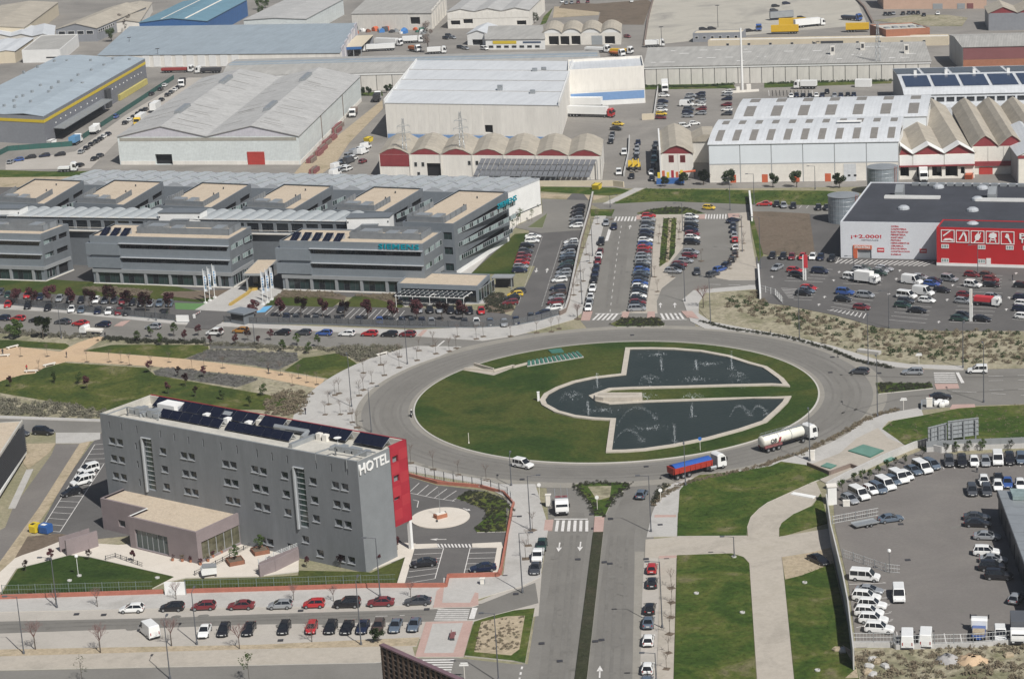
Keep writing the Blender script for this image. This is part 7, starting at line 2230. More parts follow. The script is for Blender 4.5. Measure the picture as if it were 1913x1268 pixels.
artic((1152,97),(30,4),'white tractor lorry on orange trailer beside the workshop palm','w',1,mat=plain('orange_trailer',(.45,.13,.03),.6),L=6,h=1.8)
t=lorry('cargo_container','white container body standing against the long warehouse wall',(1613,156),(30,0),'container',1.4)
MB().box(-3,-1.2,.1,3,1.2,2.9).build('box_body',m_whb,t)
MB().box(-3.03,-1.1,.2,-3.001,1.1,2.8).build('door',m_off,t)
for i,(q,lab)in enumerate((((1180,308),'yellow excavator on the left of the pair in the estate street'),((1190,308),'yellow excavator on the right of the pair in the estate street'))):
 t=lorry('excavator',lab,q,(0,12),'excavator',1.5,'yellow excavators')
 MB().box(-1.8,-1.2,0,1.8,-.6,.9).box(-1.8,.6,0,1.8,1.2,.9).build('track',m_tyre,t)
 MB().box(-1.7,-1.1,1.0,1.2,1.1,2.0).box(-.2,-1.1,2.0,1.1,.1,3.0).build('body',paint('y'),t)
 MB().tube((1.0,.5,1.8),(3.6,.5,3.9),.25,n=4).tube((3.6,.5,3.9),(4.8,.5,1.6),.2,n=4).build('boom',paint('y'),t)
 MB().box(4.4,.1,.9,5.2,.9,1.6).build('bucket',m_dark,t)
m_bark=M('bark',(.085,.07,.055),.95,.2,2)
m_plum=patchy('plum_foliage',[(.050,.018,.022),(.075,.028,.032),(.10,.045,.04)],.9,fine=.35,fscale=3)
m_leaf=patchy('green_foliage',[(.030,.050,.016),(.048,.075,.022),(.075,.10,.035)],.7,fine=.35,fscale=3)
m_leafd=patchy('dark_evergreen',[(.022,.036,.016),(.035,.052,.022),(.050,.068,.03)],.7,fine=.35,fscale=3)
m_twig=M('bare_twigs',(.16,.125,.105),.95,.2,2)
m_twigr=M('budding_twigs',(.19,.115,.105),.95,.25,2)
m_hedge=patchy('clipped_hedge',[(.026,.030,.019),(.036,.039,.026),(.050,.048,.034)],.8,fine=.4,fscale=3.5)
m_lavs=patchy('grey_shrub',[(.10,.10,.075),(.14,.13,.10),(.075,.085,.05)],.8,fine=.4,fscale=3.5)
m_drys=patchy('dry_shrub',[(.125,.10,.07),(.165,.135,.095),(.10,.10,.058)],.8,fine=.4,fscale=3.5)
def crown_mesh(seed,r,zs,n,leaf,squash=1.0,name='crown',mat=None):
 """leaf-sized faces through the crown's volume, in clumps"""
 rr_=random.Random(seed)
 b=MB()
 cl=[]
 for i in range(9):
  a,e=rr_.uniform(0,6.28),rr_.uniform(-.9,1.2)
  d=r*rr_.uniform(.35,.78)
  cl.append((d*math.cos(a)*math.cos(e),d*math.sin(a)*math.cos(e),d*math.sin(e)*squash,r*rr_.uniform(.3,.5)))
 for i in range(n):
  c=rr_.choice(cl)
  while True:
   x,y,z=(rr_.uniform(-1,1)for _ in range(3))
   if x*x+y*y+z*z<1:
    break
  p=Vector((c[0]+x*c[3],c[1]+y*c[3],zs+c[2]+z*c[3]))
  u=Vector((rr_.gauss(0,1),rr_.gauss(0,1),rr_.gauss(0,.6))).normalized()
  w_=u.orthogonal().normalized()
  s=leaf*rr_.uniform(.6,1.3)
  b.poly([p-u*s,p+w_*s*.7,p+u*s,p-w_*s*.7])
 return b.mesh(name,mat)
def trunk_mesh(seed,h,r,br,n=5,mat=None):
 rr_=random.Random(seed)
 b=MB()
 q=Vector((rr_.uniform(-.06,.06)*h*.3,rr_.uniform(-.06,.06)*h*.3,h*.55))
 b.tube((0,0,-.05),q,r,r*.75,6)
 b.tube(q,(q.x*1.4,q.y*1.4,h),r*.75,r*.3,5)
 for i in range(n):
  a=6.28*i/n+rr_.uniform(-.4,.4)
  z0=h*rr_.uniform(.5,.85)
  e=Vector((math.cos(a)*br,math.sin(a)*br,z0+br*rr_.uniform(.6,1.2)))
  b.tube((q.x,q.y,z0),e,r*.4,r*.12,4)
 return b.mesh('trunk',mat or m_bark)
def twig_mesh(seed,h,r,n,mat,thick=.02):
 """a leafless young crown: forking rods, thin enough to let the ground through"""
 rr_=random.Random(seed)
 b=MB()
 def fork(p,d,L,t,k_):
  e=p+d*L
  b.tube(p,e,t,t*.6,4,cap=False)
  if k_:
   for _ in range(3):
    nd=(d+Vector((rr_.gauss(0,.5),rr_.gauss(0,.5),rr_.gauss(.15,.3)))).normalized()
    fork(p+d*L*rr_.uniform(.55,1),nd,L*rr_.uniform(.55,.8),t*.62,k_-1)
 for i in range(n):
  a=6.28*i/n+rr_.uniform(-.3,.3)
  fork(Vector((0,0,h*rr_.uniform(.8,1.0))),Vector((math.cos(a)*.55,math.sin(a)*.55,1)).normalized(),r,thick,3)
 return b.mesh('crown',mat)
PROTO={}
def proto(kind):
 if kind in PROTO:
  return PROTO[kind]
 out=[]
 for s in range(4):
  if kind=='plum':
   out.append((trunk_mesh(s,2.0,.09,.8),crown_mesh(s,1.45,2.5,900,.17,1.05,mat=m_plum)))
  elif kind=='plum_small':
   out.append((trunk_mesh(s,1.2,.05,.4),crown_mesh(s,.75,1.75,420,.12,1.15,mat=m_plum)))
  elif kind=='green':
   out.append((trunk_mesh(s,2.0,.12,1.0),crown_mesh(s,1.9,2.6,1600,.19,1.1,mat=m_leaf)))
  elif kind=='green_small':
   out.append((trunk_mesh(s,1.1,.06,.5),crown_mesh(s,.95,1.7,320,.13,1.2,mat=m_leaf)))
  elif kind=='round':
   out.append((trunk_mesh(s,1.4,.12,.9),crown_mesh(s,1.6,2.2,1300,.17,.95,mat=m_leafd)))
  elif kind=='sapling':
   out.append((MB().tube((0,0,-.05),(0,0,2.6),.045,.03,5).mesh('trunk',m_bark),twig_mesh(s,2.2,.75,5,m_twig,.02)))
  elif kind=='bare':
   out.append((MB().tube((0,0,-.05),(0,0,2.0),.09,.06,6).mesh('trunk',m_bark),twig_mesh(s+9,1.9,1.1,8,m_twigr,.034)))
  elif kind=='poplar':
   out.append((MB().tube((0,0,-.05),(0,0,9),.25,.08,6).mesh('trunk',m_bark),crown_mesh(s,2.6,7.5,900,.2,2.4,mat=m_twig)))
  elif kind=='wispy':
   out.append((MB().tube((0,0,-.05),(0,0,3.4),.05,.03,5).mesh('trunk',m_bark),crown_mesh(s,1.2,2.9,150,.12,1.5,mat=m_leaf)))
  elif kind=='big':
   out.append((trunk_mesh(s,3.0,.25,2.0),crown_mesh(s,3.2,4.2,1200,.26,1.0,mat=m_leaf)))
 PROTO[kind]=out
 return out
TREEN=dict(plum='plum_tree',plum_small='young_plum_tree',green='broadleaf_tree',green_small='young_tree',round='round_tree',sapling='bare_sapling',bare='bare_tree',poplar='bare_poplar',wispy='slender_tree',big='leafy_tree')
def tree(kind,px,label,group=None,sc=1.0,world=None,z=.1):
 p=world or G(px[0],px[1])
 me=proto(kind)[rnd.randrange(4)]
 t=thing(TREEN[kind],label,'tree',(p.x,p.y,z),rnd.uniform(0,6.28),group)
 f=sc*rnd.uniform(.88,1.12)
 t.scale=(f,f,f*rnd.uniform(.95,1.08))
 place('trunk',me[0],t)
 place('crown',me[1],t)
 if kind=='sapling' and z>.05:
  if 'pit' not in PROTO:
   PROTO['pit']=MB().box(-.6,-.6,-.02,.6,.6,.075).mesh('tree_pit',m_dirt)
  place('tree_pit',PROTO['pit'],t)
 return t
def trees(kind,pts,what,where,end,group,sc=1.0):
 for i,q in enumerate(pts):
  lab='%s %s from %s %s'%(ORD[i+1],what,end,where)if len(pts)>1 else '%s %s'%(what,where)
  tree(kind,q,lab,group,sc)
trees('plum',kk(0,310,125,1000,230,1010,375,1000,510,1015,645,1030,790,1000,915,1030,1045,1050,1215,1060),'purple plum tree','in the left office car park','the left','purple plums in the office car park',1.3)
trees('plum',kk(0,310,1825,1090)+kk(480,310,170,1085,318,1085,472,1085,632,1095,795,1105,980,1110,1150,1105,1330,1115,1480,1110),'purple plum tree','in the right office car park','the gatehouse','purple plums in the office car park',1.25)
trees('green',kk(0,310,108,1245,312,1245),'dense green tree','by the hedge on the office street','the left edge','green trees along the hedge',1.25)
trees('green_small',kk(0,310,985,1268,1085,1230,1250,1225,1155,1290)+kk(480,310,290,1290,440,1300)+kk(480,620,190,150,370,160),'young green tree','along the park hedge','the left','young green trees along the hedge',1.15)
trees('plum_small',kk(0,310,1325,1262,1425,1220,1510,1295,1590,1235,1690,1290,1780,1255)+kk(480,620,12,110,100,62),'young purple plum','along the park hedge','the left','young purple plums along the hedge',1.1)
trees('plum_small',kk(0,620,75,400,625,415,1080,300,1280,325,1465,335,1335,395,1210,450,1405,470),'young purple plum','in the park meadow','the left','young purple plums in the meadow',1.15)
trees('green_small',kk(0,620,390,370,570,375,1600,490,1790,540)+kk(480,620,45,460),'young green tree','in the park meadow','the left','young green trees in the meadow',1.05)
trees('sapling',kk(0,620,150,178,340,178,785,218,870,222,930,240,1085,250,1215,220,1465,250,1600,262,1380,272,625,218,280,275)+kk(480,620,85,300,170,310,300,335,360,365,430,380,255,385),'bare sapling','along the sandy path','the left','bare saplings along the sandy path',.85)
for i,q in enumerate(kk(480,620,490,597,515,523,560,457,590,445,735,460,765,420,825,373,915,315,765,298,890,240,1022,260,1150,208,1025,182,1165,138,1285,160,1380,142,1430,120,1265,105,670,588,685,652,600,595,720,690,1105,945,1265,992,1445,1030,1645,1065)+kk(480,310,1440,1228,1625,1228,1820,1225,1575,1245)+kk(960,310,325,1170,165,1200,460,1100,270,1192)+kk(960,310,1140,800)+kk(960,938,85,410,105,315,135,205)):
 tree('sapling',q,'bare young street tree in the pale pavement around the roundabout','bare street trees in the roundabout pavement',1.0)
for i,q in enumerate(kk(960,310,500,590,520,640,545,700,470,760,560,800,500,830,480,905,430,930,455,860,585,380,600,420,545,500,700,385)+kk(960,310,1045,490,1040,560,1010,800,1030,905,1190,480,1185,530,1630,440,1650,560,1640,610,1600,660,1550,740,1345,685)):
 tree('sapling',q,'bare young street tree beside the north avenue parking rows','bare street trees along the north avenue',.95)
for i,q in enumerate(kk(960,938,1130,620,1135,725,1130,830,1120,950,1110,1085,1095,1200)):
 tree('sapling',q,'bare young tree on the narrow lawn edge of the south avenue','bare saplings by the south avenue',.95)
trees('bare',kk(0,938,255,1060,722,1083,1232,1030,1720,1055),'reddish bare tree','in the verge opposite the hotel','the left','bare budding trees in the verge',1.15)
trees('bare',kk(0,938,405,760,700,752),'reddish bare tree','on the pavement below the hotel lawn','the left','bare budding trees on the hotel pavement',.8)
trees('bare',kk(480,938,395,1000,265,705,550,715,1105,685),'bare budding street tree','among the parked hotel cars','the left','bare trees by the hotel cars',.8)
tree('bare',k(0,938,1265,700),'bare budding tree before the white gate panel of the hotel',None,.85)
trees('wispy',kk(0,938,590,1290,1790,1290),'wispy tree with first leaves','at the bottom picture edge','the left','wispy trees at the bottom edge',1.0)
trees('plum_small',kk(0,938,370,430,185,500,640,420,960,430)+kk(480,938,90,470,360,470,600,470,870,460,925,350,1010,345),'young purple plum','on the hotel lawn and terrace','the left','young purple plums around the hotel',.9)
for i,q in enumerate(kk(960,310,50,420,130,400,170,350,20,440)+kk(480,310,1580,670,1620,640,1660,600,1720,560,1770,530,1835,480,1560,690)):
 tree('wispy',q,'slender young poplar against the %s'%('white hall wall, %s from the road'%ORD[(2,3,4,1)[i]]if i<4 else 'grey end wing wall, %s from the pavilion'%ORD[(2,3,4,5,6,7,8,1)[i-4]]if i<11 else 'pavilion corner'),'slender poplars by the end wing',1.0)
trees('round',kk(960,310,1215,140,1362,138,1545,138)+kk(1433,310,43,155,213,155,520,160),'round clipped tree','before the white curved-roof hall','the playground','round clipped trees before the curved hall',1.25)
tree('round',k(960,310,1085,150),'round clipped tree at the playground corner of the gabled unit',None,.95)
tree('big',k(1433,0,1435,480),'green budding tree against the terracotta warehouse wall',None,1.1)
tree('big',k(960,0,150,170),'green bushy tree left of the arched workshop',None,.8)
tree('poplar',k(480,0,1230,380),'tall bare poplar standing in the scrap yard',None,1.2)
tree('big',k(0,0,800,300),'ochre-green tree beside the flat-roofed workshop',None,.9)
trees('poplar',kk(0,0,900,240,870,215,930,215),'bare brown tree','in the gap left of the blue hall','the left','bare trees by the blue hall',.6)
trees('big',kk(480,0,20,70,60,60,30,110),'dark green tree','between the blue hall and white shed','the left','trees at the top edge',.7)
trees('round',kk(480,0,760,685,800,690,930,670,960,655,1000,640),'dark conifer clump','before the long wall between two warehouses','the left','conifers between the warehouses',.9)
tree('bare',k(960,310,1360,1020),'bushy bare tree on the scrub corner by the avenue crossing',None,1.5)
tree('bare',k(960,310,455,1090),'bare pavement tree at the corner of the office fence',None,1.0)
trees('big',kk(1433,0,1120,-10,1300,10,1150,30),'green tree','at the top edge above the grey gabled shed','the left','trees in the top right corner',.8)
for i,q in enumerate(kk(1433,620,540,1150,625,1090,685,1080,735,1060,800,1030,860,1000,920,970,990,950,1118,900,1285,870,1365,865,1450,860,1545,855,1750,850)):
 tree('green_small',q,ORD[i+1]+' small shrub from the gate pillar along the coach yard wall','small shrubs along the coach yard wall',.8)
tree('round',k(480,938,870,1010),'dark leafy bush in the verge beside the slatted screen',None,.8)
def shrubs(name,label,pts,n,r,mat,seed,px=True,jitter=.5,kind='stuff',dense=44,z=.12):
 """a planted band: leafy clumps scattered along a line, one object"""
 rr_=random.Random(seed)
 P=GP(pts)
 seg=[(a,c,(c-a).length)for a,c in zip(P,P[1:])]
 tot=sum(s[2]for s in seg)
 b=MB()
 for i in range(n):
  d=tot*(i+rr_.random())/n
  for a,c,L_ in seg:
   if d<=L_:
    break
   d-=L_
  p=a.lerp(c,min(1,d/L_))+Vector((rr_.gauss(0,jitter),rr_.gauss(0,jitter),z))
  rad=r*rr_.uniform(.6,1.25)
  for j in range(dense):
   while True:
    x,y,zz=rr_.uniform(-1,1),rr_.uniform(-1,1),rr_.uniform(0,1)
    if x*x+y*y+zz*zz<1:
     break
   q=p+Vector((x*rad,y*rad,zz*rad*1.1))
   u=Vector((rr_.gauss(0,1),rr_.gauss(0,1),rr_.gauss(0,.7))).normalized()
   w_=u.orthogonal().normalized()
   s=rad*rr_.uniform(.14,.28)
   b.poly([q-u*s,q+w_*s*.8,q+u*s,q-w_*s*.8])
 o=b.build(name,mat)
 return tag(o,label,name.replace('_',' '),None,kind)
def fillshrubs(name,label,pts,n,r,mat,seed,dense=38,z=.12,kind='stuff'):
 rr_=random.Random(seed)
 P=[(p.x,p.y)for p in GP(pts)]
 x0,x1=min(p[0]for p in P),max(p[0]for p in P)
 y0,y1=min(p[1]for p in P),max(p[1]for p in P)
 def inside(x,y):
  c=False
  for i in range(len(P)):
   a,q=P[i],P[i-1]
   if(a[1]>y)!=(q[1]>y)and x<(q[0]-a[0])*(y-a[1])/(q[1]-a[1])+a[0]:
    c=not c
  return c
 b=MB()
 k_=0
 for _ in range(n*12):
  if k_>=n:
   break
  x,y=rr_.uniform(x0,x1),rr_.uniform(y0,y1)
  if not inside(x,y):
   continue
  k_+=1
  rad=r*rr_.uniform(.5,1.3)
  p=Vector((x,y,z))
  for j in range(dense):
   while True:
    a,c,zz=rr_.uniform(-1,1),rr_.uniform(-1,1),rr_.uniform(0,1)
    if a*a+c*c+zz*zz<1:
     break
   q=p+Vector((a*rad,c*rad,zz*rad))
   u=Vector((rr_.gauss(0,1),rr_.gauss(0,1),rr_.gauss(0,.7))).normalized()
   w_=u.orthogonal().normalized()
   s=rad*rr_.uniform(.14,.28)
   b.poly([q-u*s,q+w_*s*.8,q+u*s,q-w_*s*.8])
 return tag(b.build(name,mat),label,name.replace('_',' '),None,kind)
shrubs('hedge','olive shrub hedge along the office street left of the sandy path',kk(0,310,-300,1170,40,1190,330,1225,620,1230,690,1225),150,.65,m_lavs,1,jitter=.9)
shrubs('hedge','dense green shrub hedge along the office street right of the sandy path',kk(0,620,760,55,1100,75,1480,80),150,.6,m_hedge,2,jitter=.9)
shrubs('hedge','grey lavender hedge along the kerb above the park lawn',kk(0,620,1490,92,1844,95)+kk(480,620,0,110,470,130),170,.5,m_lavs,3,jitter=.8)
fillshrubs('shrub_bed','bushy olive shrub bed at the tip beside the roundabout pavement',kk(480,620,470,130,760,105,1050,112,860,180,730,220,600,165),230,.75,m_lavs,4)
fillshrubs('shrub_bed','dry shrub bed between meadow and pavement behind the hotel',kk(480,620,60,480,230,430,400,440,340,540,325,615,60,590),150,.7,m_drys,5)
fillshrubs('shrub_bed','tall grey shrub bed along the road behind the hotel',kk(0,620,-200,520,0,490,440,515,760,570,720,622,0,600,-200,590),260,.75,m_lavs,6)
fillshrubs('lavender','grey lavender rows in the bed beside the sandy path',kk(0,620,1340,195,1510,130,1844,140,1844,242),260,.4,m_lav,7)
fillshrubs('lavender','grey lavender rows in the long bed below the sandy path',kk(0,620,1105,280,1210,258,1844,336,1840,350,1700,395,1380,348,1120,312),300,.4,m_lav,8)
fillshrubs('lavender','grey lavender rows in the bed nearest the roundabout pavement',kk(480,620,0,150,290,150,290,210,150,272,0,248),200,.4,m_lav,9)
fillshrubs('ground_cover','tufted dark hedge planting on the splitter island at the avenue mouth',kk(960,310,690,1140,780,1098,1040,1096,1085,1145,1060,1155,740,1158),260,.4,m_hedge,10,z=.2)
fillshrubs('ground_cover','dark clipped planting on the curved far hedge island',kk(960,310,905,352,960,322,1100,302,1240,305,1350,340,1340,350),260,.35,m_hedge,11,z=.2)
fillshrubs('ground_cover','dark clipped planting around the central planted island',kk(960,310,1075,382,1168,380,1155,630,1120,680,1045,730,1052,600),300,.3,m_hedge,12,z=.2)
shrubs('ground_cover','green planting edging the triangular splitter island, upper edge',kk(960,620,440,1105,620,1090,720,1100,825,1095,720,1195,680,1268),110,.32,m_hedge,13,z=.2)
shrubs('ground_cover','green planting edging the triangular splitter island, left edge',kk(960,620,440,1110,560,1240)+kk(960,938,600,90,650,100),80,.3,m_hedge,14,z=.2)
fillshrubs('ground_cover','striped planting on the east splitter island',kk(1433,620,785,372,1180,376,1188,406,800,446),150,.4,m_hedge,15,z=.2)
shrubs('hedge','low dark hedge along the northeast pavement kerb',kk(960,310,1340,1120,1560,1175,1844,1215)+kk(1433,620,200,55,450,130,650,210,900,262),260,.42,m_hedge,16,jitter=.3)
shrubs('hedge','low scrubby hedge along the southeast roundabout kerb',kk(960,620,1000,1240,1090,1160,1240,1085,1500,1030,1700,985,1844,950)+kk(1433,620,0,945,260,870,520,740,720,630,820,590,950,560),330,.42,m_drys,17,jitter=.35)
shrubs('hedge','reddish dry hedge beside the cars on the south avenue mouth',kk(960,938,1000,20,1040,-60,1085,-120),40,.5,m_hedge,18,jitter=.3)
fillshrubs('scrub','dry grey-brown scrub bushes on the waste ground below the store car park',kk(960,310,1400,980,1720,900,1844,1000)+kk(1433,310,100,1010,830,1180,1900,1190)+kk(1433,620,1900,240,1400,225,800,170,400,90,250,0),420,.7,m_drys,19)
fillshrubs('scrub','green scrub bushes on the waste ground below the store car park',kk(960,310,1450,960,1720,910,1844,1010)+kk(1433,310,100,1010,830,1180,1900,1190)+kk(1433,620,1900,240,1400,225,800,170,400,90,250,0),200,.7,m_leafd,20)
fillshrubs('scrub','weeds and bushes on the rough bank below the coach yard',kk(1433,938,640,1090,1200,1060,1900,1010,1900,1290,680,1290),220,.6,m_drys,21)
fillshrubs('ground_cover','green shrubs in the curved bed of the hotel car park',kk(480,620,1430,1200,1500,1150,1640,1150,1780,1215,1844,1290)+kk(480,938,1790,40,1790,215,1580,220,1560,190,1650,110,1640,60,1500,0),300,.36,m_hedge,22,z=.2)
fillshrubs('ground_cover','grey-brown shrubs before the office wings on the right',kk(480,310,190,900,500,905,640,935,340,950,130,950),160,.5,m_drys,23)
fillshrubs('ground_cover','grey-brown shrubs before the office pavilion',kk(480,310,700,935,980,922,1040,990,870,960),120,.55,m_drys,24)
fillshrubs('ground_cover','grey-brown shrubs before the middle office wing',kk(0,310,660,870,960,880,1100,905,1060,940,800,925,600,880),130,.5,m_drys,25)
fillshrubs('ground_cover','dark shrubs in the corner bed by the car park bend',kk(480,310,1640,930,1760,910,1800,960,1844,1000,1844,1035,1760,1060,1640,1050),150,.6,m_hedge,26)
shrubs('hedge','low green hedge under the long warehouse wall',kk(960,0,940,625,1300,628,1570,610),120,.7,m_leafd,27,jitter=.6)
shrubs('hedge','low green hedge under the right part of the long wall',kk(1433,0,0,605,230,600,470,590,880,585),120,.7,m_leafd,28,jitter=.6)
fillshrubs('meadow_weeds','taller green weeds on the strip of verge along the far street',[(1145,380),(1205,354),(1400,357),(1560,360),(1556,383),(1400,381),(1240,376)],320,.5,m_leaf,29,dense=14)
fillshrubs('meadow_weeds','tufts of weeds on the triangular lawn beside the roundabout',kk(960,938,1200,-60,1330,-180,1844,-250)+kk(1433,620,100,940,280,965,440,1040,0,1225)+kk(960,938,1700,110,1665,235,1180,240),330,.28,m_leaf,30,dense=12,z=.18)
fillshrubs('meadow_weeds','tufts of weeds on the long lawn strip right of the avenue',kk(960,938,1175,390,1560,375,1685,440,1735,1268,1150,1268),420,.22,m_grass,31,dense=12,z=.18)
fillshrubs('meadow_weeds','tufts of weeds on the lawn strip below the shaded yard wall',kk(1433,938,150,560,470,430,600,1030,650,1268,200,1268),300,.22,m_grass,32,dense=12,z=.18)
fillshrubs('meadow_weeds','taller weeds in the bare bed of the corner island',kk(480,938,1610,865,1790,825)+kk(960,938,80,820,40,1060)+kk(480,938,1560,1080),120,.3,m_drys,33,z=.2)
fillshrubs('meadow_weeds','wild tufts in the big park meadow behind the hotel',kk(0,620,60,330,460,225,1050,262,1500,385,1844,445,1844,555,1300,555,760,575,480,515,0,435),420,.3,m_leaf,34,dense=10)
fillshrubs('meadow_weeds','wild tufts on the lawn right of the billboards',[(1650,800),(1670,789),(1730,778),(1800,764),(1960,752),(1960,830),(1790,834),(1735,828),(1700,835)],260,.35,m_drys,35,dense=12)
m_pole=plain('lamp_pole_paint',(.10,.105,.115),.5)
_lmp={}
def lamp(base,top,arm,label,group='street lamps',h=None):
 """base and top pixels give the height; arm: metres of outreach (signed), along a world angle"""
 p=G(*base)
 if h is None:
  a,d=G(*top,0),G(*top,40)-G(*top,0)
  t_=(p.y-a.y)/d.y
  h=max(3.0,a.z+d.z*t_)
 an,L_=arm
 t=thing('street_lamp',label,'street lamp',(p.x,p.y,.1),an,group)
 ky=(round(h,1),L_)
 if ky not in _lmp:
  po=MB().tube((0,0,0),(0,0,h),.11,.065,8).lathe([(.2,0),(.18,.5),(.12,.6)],8)
  ar=MB().tube((0,0,h-.05),(L_,0,h+.12),.05,.04,6)
  hd=MB().box(L_-.15,-.16,h+.02,L_+.65,.16,h+.2)
  _lmp[ky]=(po.mesh('pole',m_pole),ar.mesh('arm',m_pole),hd.mesh('lamp_head',m_pole))
 for nm,me in zip(('pole','arm','lamp_head'),_lmp[ky]):
  place(nm,me,t)
 return t
AZ=R(90-5.63)
E_,W_,N_,S_=AZ-math.pi/2,AZ+math.pi/2,AZ,AZ+math.pi
LAMPS=[((44.8,1221.9),(33.9,1115),W_,'on the verge at the bottom left corner'),((368,1203.6),(358,1107),N_,'in the verge opposite the white hatchback'),((674.8,1205),(668.8,1086),N_,'in the verge beside the dark leafy bush'),((318,1268),(305,1160),N_,'at the bottom edge below the white van'),((955.3,907.8),(951.4,851.8),N_,'in the pavement below the white van on the roundabout'),(k(960,938,120,205),k(960,620,108,1035),E_,'left of the lorry at the crossing'),(k(960,938,62,650),k(960,938,35,225),E_,'beside the cars parked left of the avenue'),(k(960,938,985,215),k(960,620,968,1035),W_,'right of the avenue at the pink paving'),((1237.3,1173.7),(1232,1050),W_,'beside the red car on the avenue kerb'),(k(960,938,1022,1290),k(960,938,1012,1085),W_,'at the bottom end of the avenue kerb'),(k(960,938,1582,400),k(960,938,1580,250),W_,'at the cross path corner of the lawn strip'),((1513,862),k(1433,620,280,580),N_,'on the verge by the tanker lorry'),((1639.3,778.9),(1637.4,670.8),N_,'at the tip of the east splitter island'),((1837.7,751.5),(1838,646),N_,'on the right part of the east road'),((1799,688),(1800,600),S_,'on the scrub edge by the white delivery van'),((1622,681),(1622,585),S_,'above the grey hatchback on the scrub edge'),((1493.4,634),(1492.4,539),S_,'on the northeast pavement curve'),(k(960,310,1412,1135),k(960,310,1408,795),W_,'by the bushy bare tree near the avenue crossing'),(k(960,310,1228,975),k(960,310,1225,700),W_,'by the tactile paving of the right avenue arm'),(k(960,310,990,800),k(960,310,1000,560),W_,'in the central pavement beside the packed row'),(k(960,310,490,995),k(960,310,478,690),E_,'on the left avenue pavement near the crossing'),(k(960,310,565,650),k(960,310,558,380),E_,'on the left avenue pavement near the far end'),(k(960,310,1640,618),k(960,310,1635,360),W_,'on the east pavement beside the curved row'),(k(960,310,1212,470),k(960,310,1210,270),W_,'at the top of the central pavement'),(k(960,310,692,300),k(960,310,690,215),E_,'by the verge path at the far street'),((761.2,681),(758.6,600),R(100),'on the roundabout pavement below the dark red hatchback'),((657,760.6),(651.9,665.6),R(100),'in the middle of the wide roundabout pavement'),(k(480,620,822,720),k(480,620,797,405),R(20),'on the kerb behind the hotel roof'),((115,633),(62,575),S_,'by the dense green trees on office street'),((292,600),(290,568),S_,'on the pavement near the white gate sign'),((476,640),(474,600),S_,'on office street beside the amber hatchback'),(k(480,938,885,680),k(480,938,855,260),W_,'before the hotel end wall by the dark red saloon'),(k(0,938,410,760),k(0,938,385,400),W_,'on the pavement left of the hotel lawn'),(k(480,938,1735,1290),k(480,938,1715,800),W_,'in the bare bed of the corner island'),(k(960,620,1232,1105),k(960,620,1228,780),S_,'on the kerb behind the tipper lorry'),(k(1433,310,875,1165),k(1433,310,872,900),W_,'at the lower edge of the store car park'),(k(1433,310,1512,800),k(1433,310,1510,570),W_,'before the red store front'),(k(1433,310,625,830),k(1433,310,622,650),W_,'beside the big white box van'),(k(960,310,1770,740),k(960,310,1765,370),W_,'on the strip beside the bare earth plot'),(k(960,310,1725,280),k(960,310,1720,60),W_,'tall one on the green verge left of the silo'),(k(960,310,1552,320),k(960,310,1545,90),W_,'on the verge by the far crossing'),(k(1433,310,345,170),k(1433,0,345,1165+30),W_,'before the curved hall')]
for b_,t_,an,where in LAMPS:
 lamp(b_,t_,(an,1.7),'grey street lamp '+where)
for q,lab in((k(0,938,565,540),'short white globe lamp on the hotel lawn'),(k(1433,938,878,510),'white globe lamp by the sliding gate in the coach yard')):
 p=G(*q)
 t=thing('globe_lamp',lab,'lamp',(p.x,p.y,.1))
 MB().tube((0,0,0),(0,0,3.6),.05,n=6).build('pole',m_pole if 'coach' in lab else m_white,t)
 MB().lathe([(.02,3.55),(.28,3.7),(.34,3.9),(.25,4.15),(.02,4.25)],10).build('globe',m_white,t)
p=G(1387,171)
t=thing('white_mast','tall white tubular mast before the long warehouse wall','mast',(p.x,p.y,0))
MB().tube((0,0,0),(0,0,24),.5,.36,12).build('pole',m_white,t)
MB().box(-2.5,-2,0,-1.2,-.6,2).box(1.5,-1,0,3.2,.6,2.6).box(-4,-2.5,0,6,-2.3,.9).build('equipment_cabinet',m_off,t)
def pylon(q,h,label,arms=True,mat=None):
 p=G(*q)
 t=thing('lattice_pylon',label,'pylon',(p.x,p.y,0),R(10))
 b=MB()
 n=9
 w0,w1=h*.055,h*.012
 for i in range(n):
  z0,z1=h*i/n,h*(i+1)/n
  a,c=w0+(w1-w0)*i/n,w0+(w1-w0)*(i+1)/n
  cs=[(-1,-1),(1,-1),(1,1),(-1,1)]
  for j in range(4):
   x,y=cs[j]
   x2,y2=cs[(j+1)%4]
   b.tube((x*a,y*a,z0),(x*c,y*c,z1),.07,n=4,cap=False)
   b.tube((x*a,y*a,z0),(x2*c,y2*c,z1),.045,n=4,cap=False)
   b.tube((x2*a,y2*a,z0),(x*c,y*c,z1),.045,n=4,cap=False)
 b.build('lattice',mat or m_galv,t)
 if arms:
  a=MB()
  for z,L_ in((h*.62,2.0),(h*.74,2.4),(h*.86,2.0)):
   for s in(-1,1):
    a.tube((0,0,z),(s*L_,0,z+.2),.08,n=4).tube((0,0,z+.9),(s*L_,0,z+.2),.06,n=4).tube((s*L_,0,z+.2),(s*L_,0,z-.6),.06,n=4)
  a.build('crossarm',mat or m_galv,t)
pylon(k(480,0,1075,1265),19,'steel lattice pylon with crossarms before the left end of the gabled workshops')
pylon(k(480,0,1485,1265),21,'steel lattice pylon with crossarms in the middle of the gabled workshops')
pylon(k(1433,0,798,580),22,'thin lattice mast before the right part of the long wall',False)
pylon(k(1433,0,693,570),8,'short lattice tower with lamp on the long warehouse wall',False)
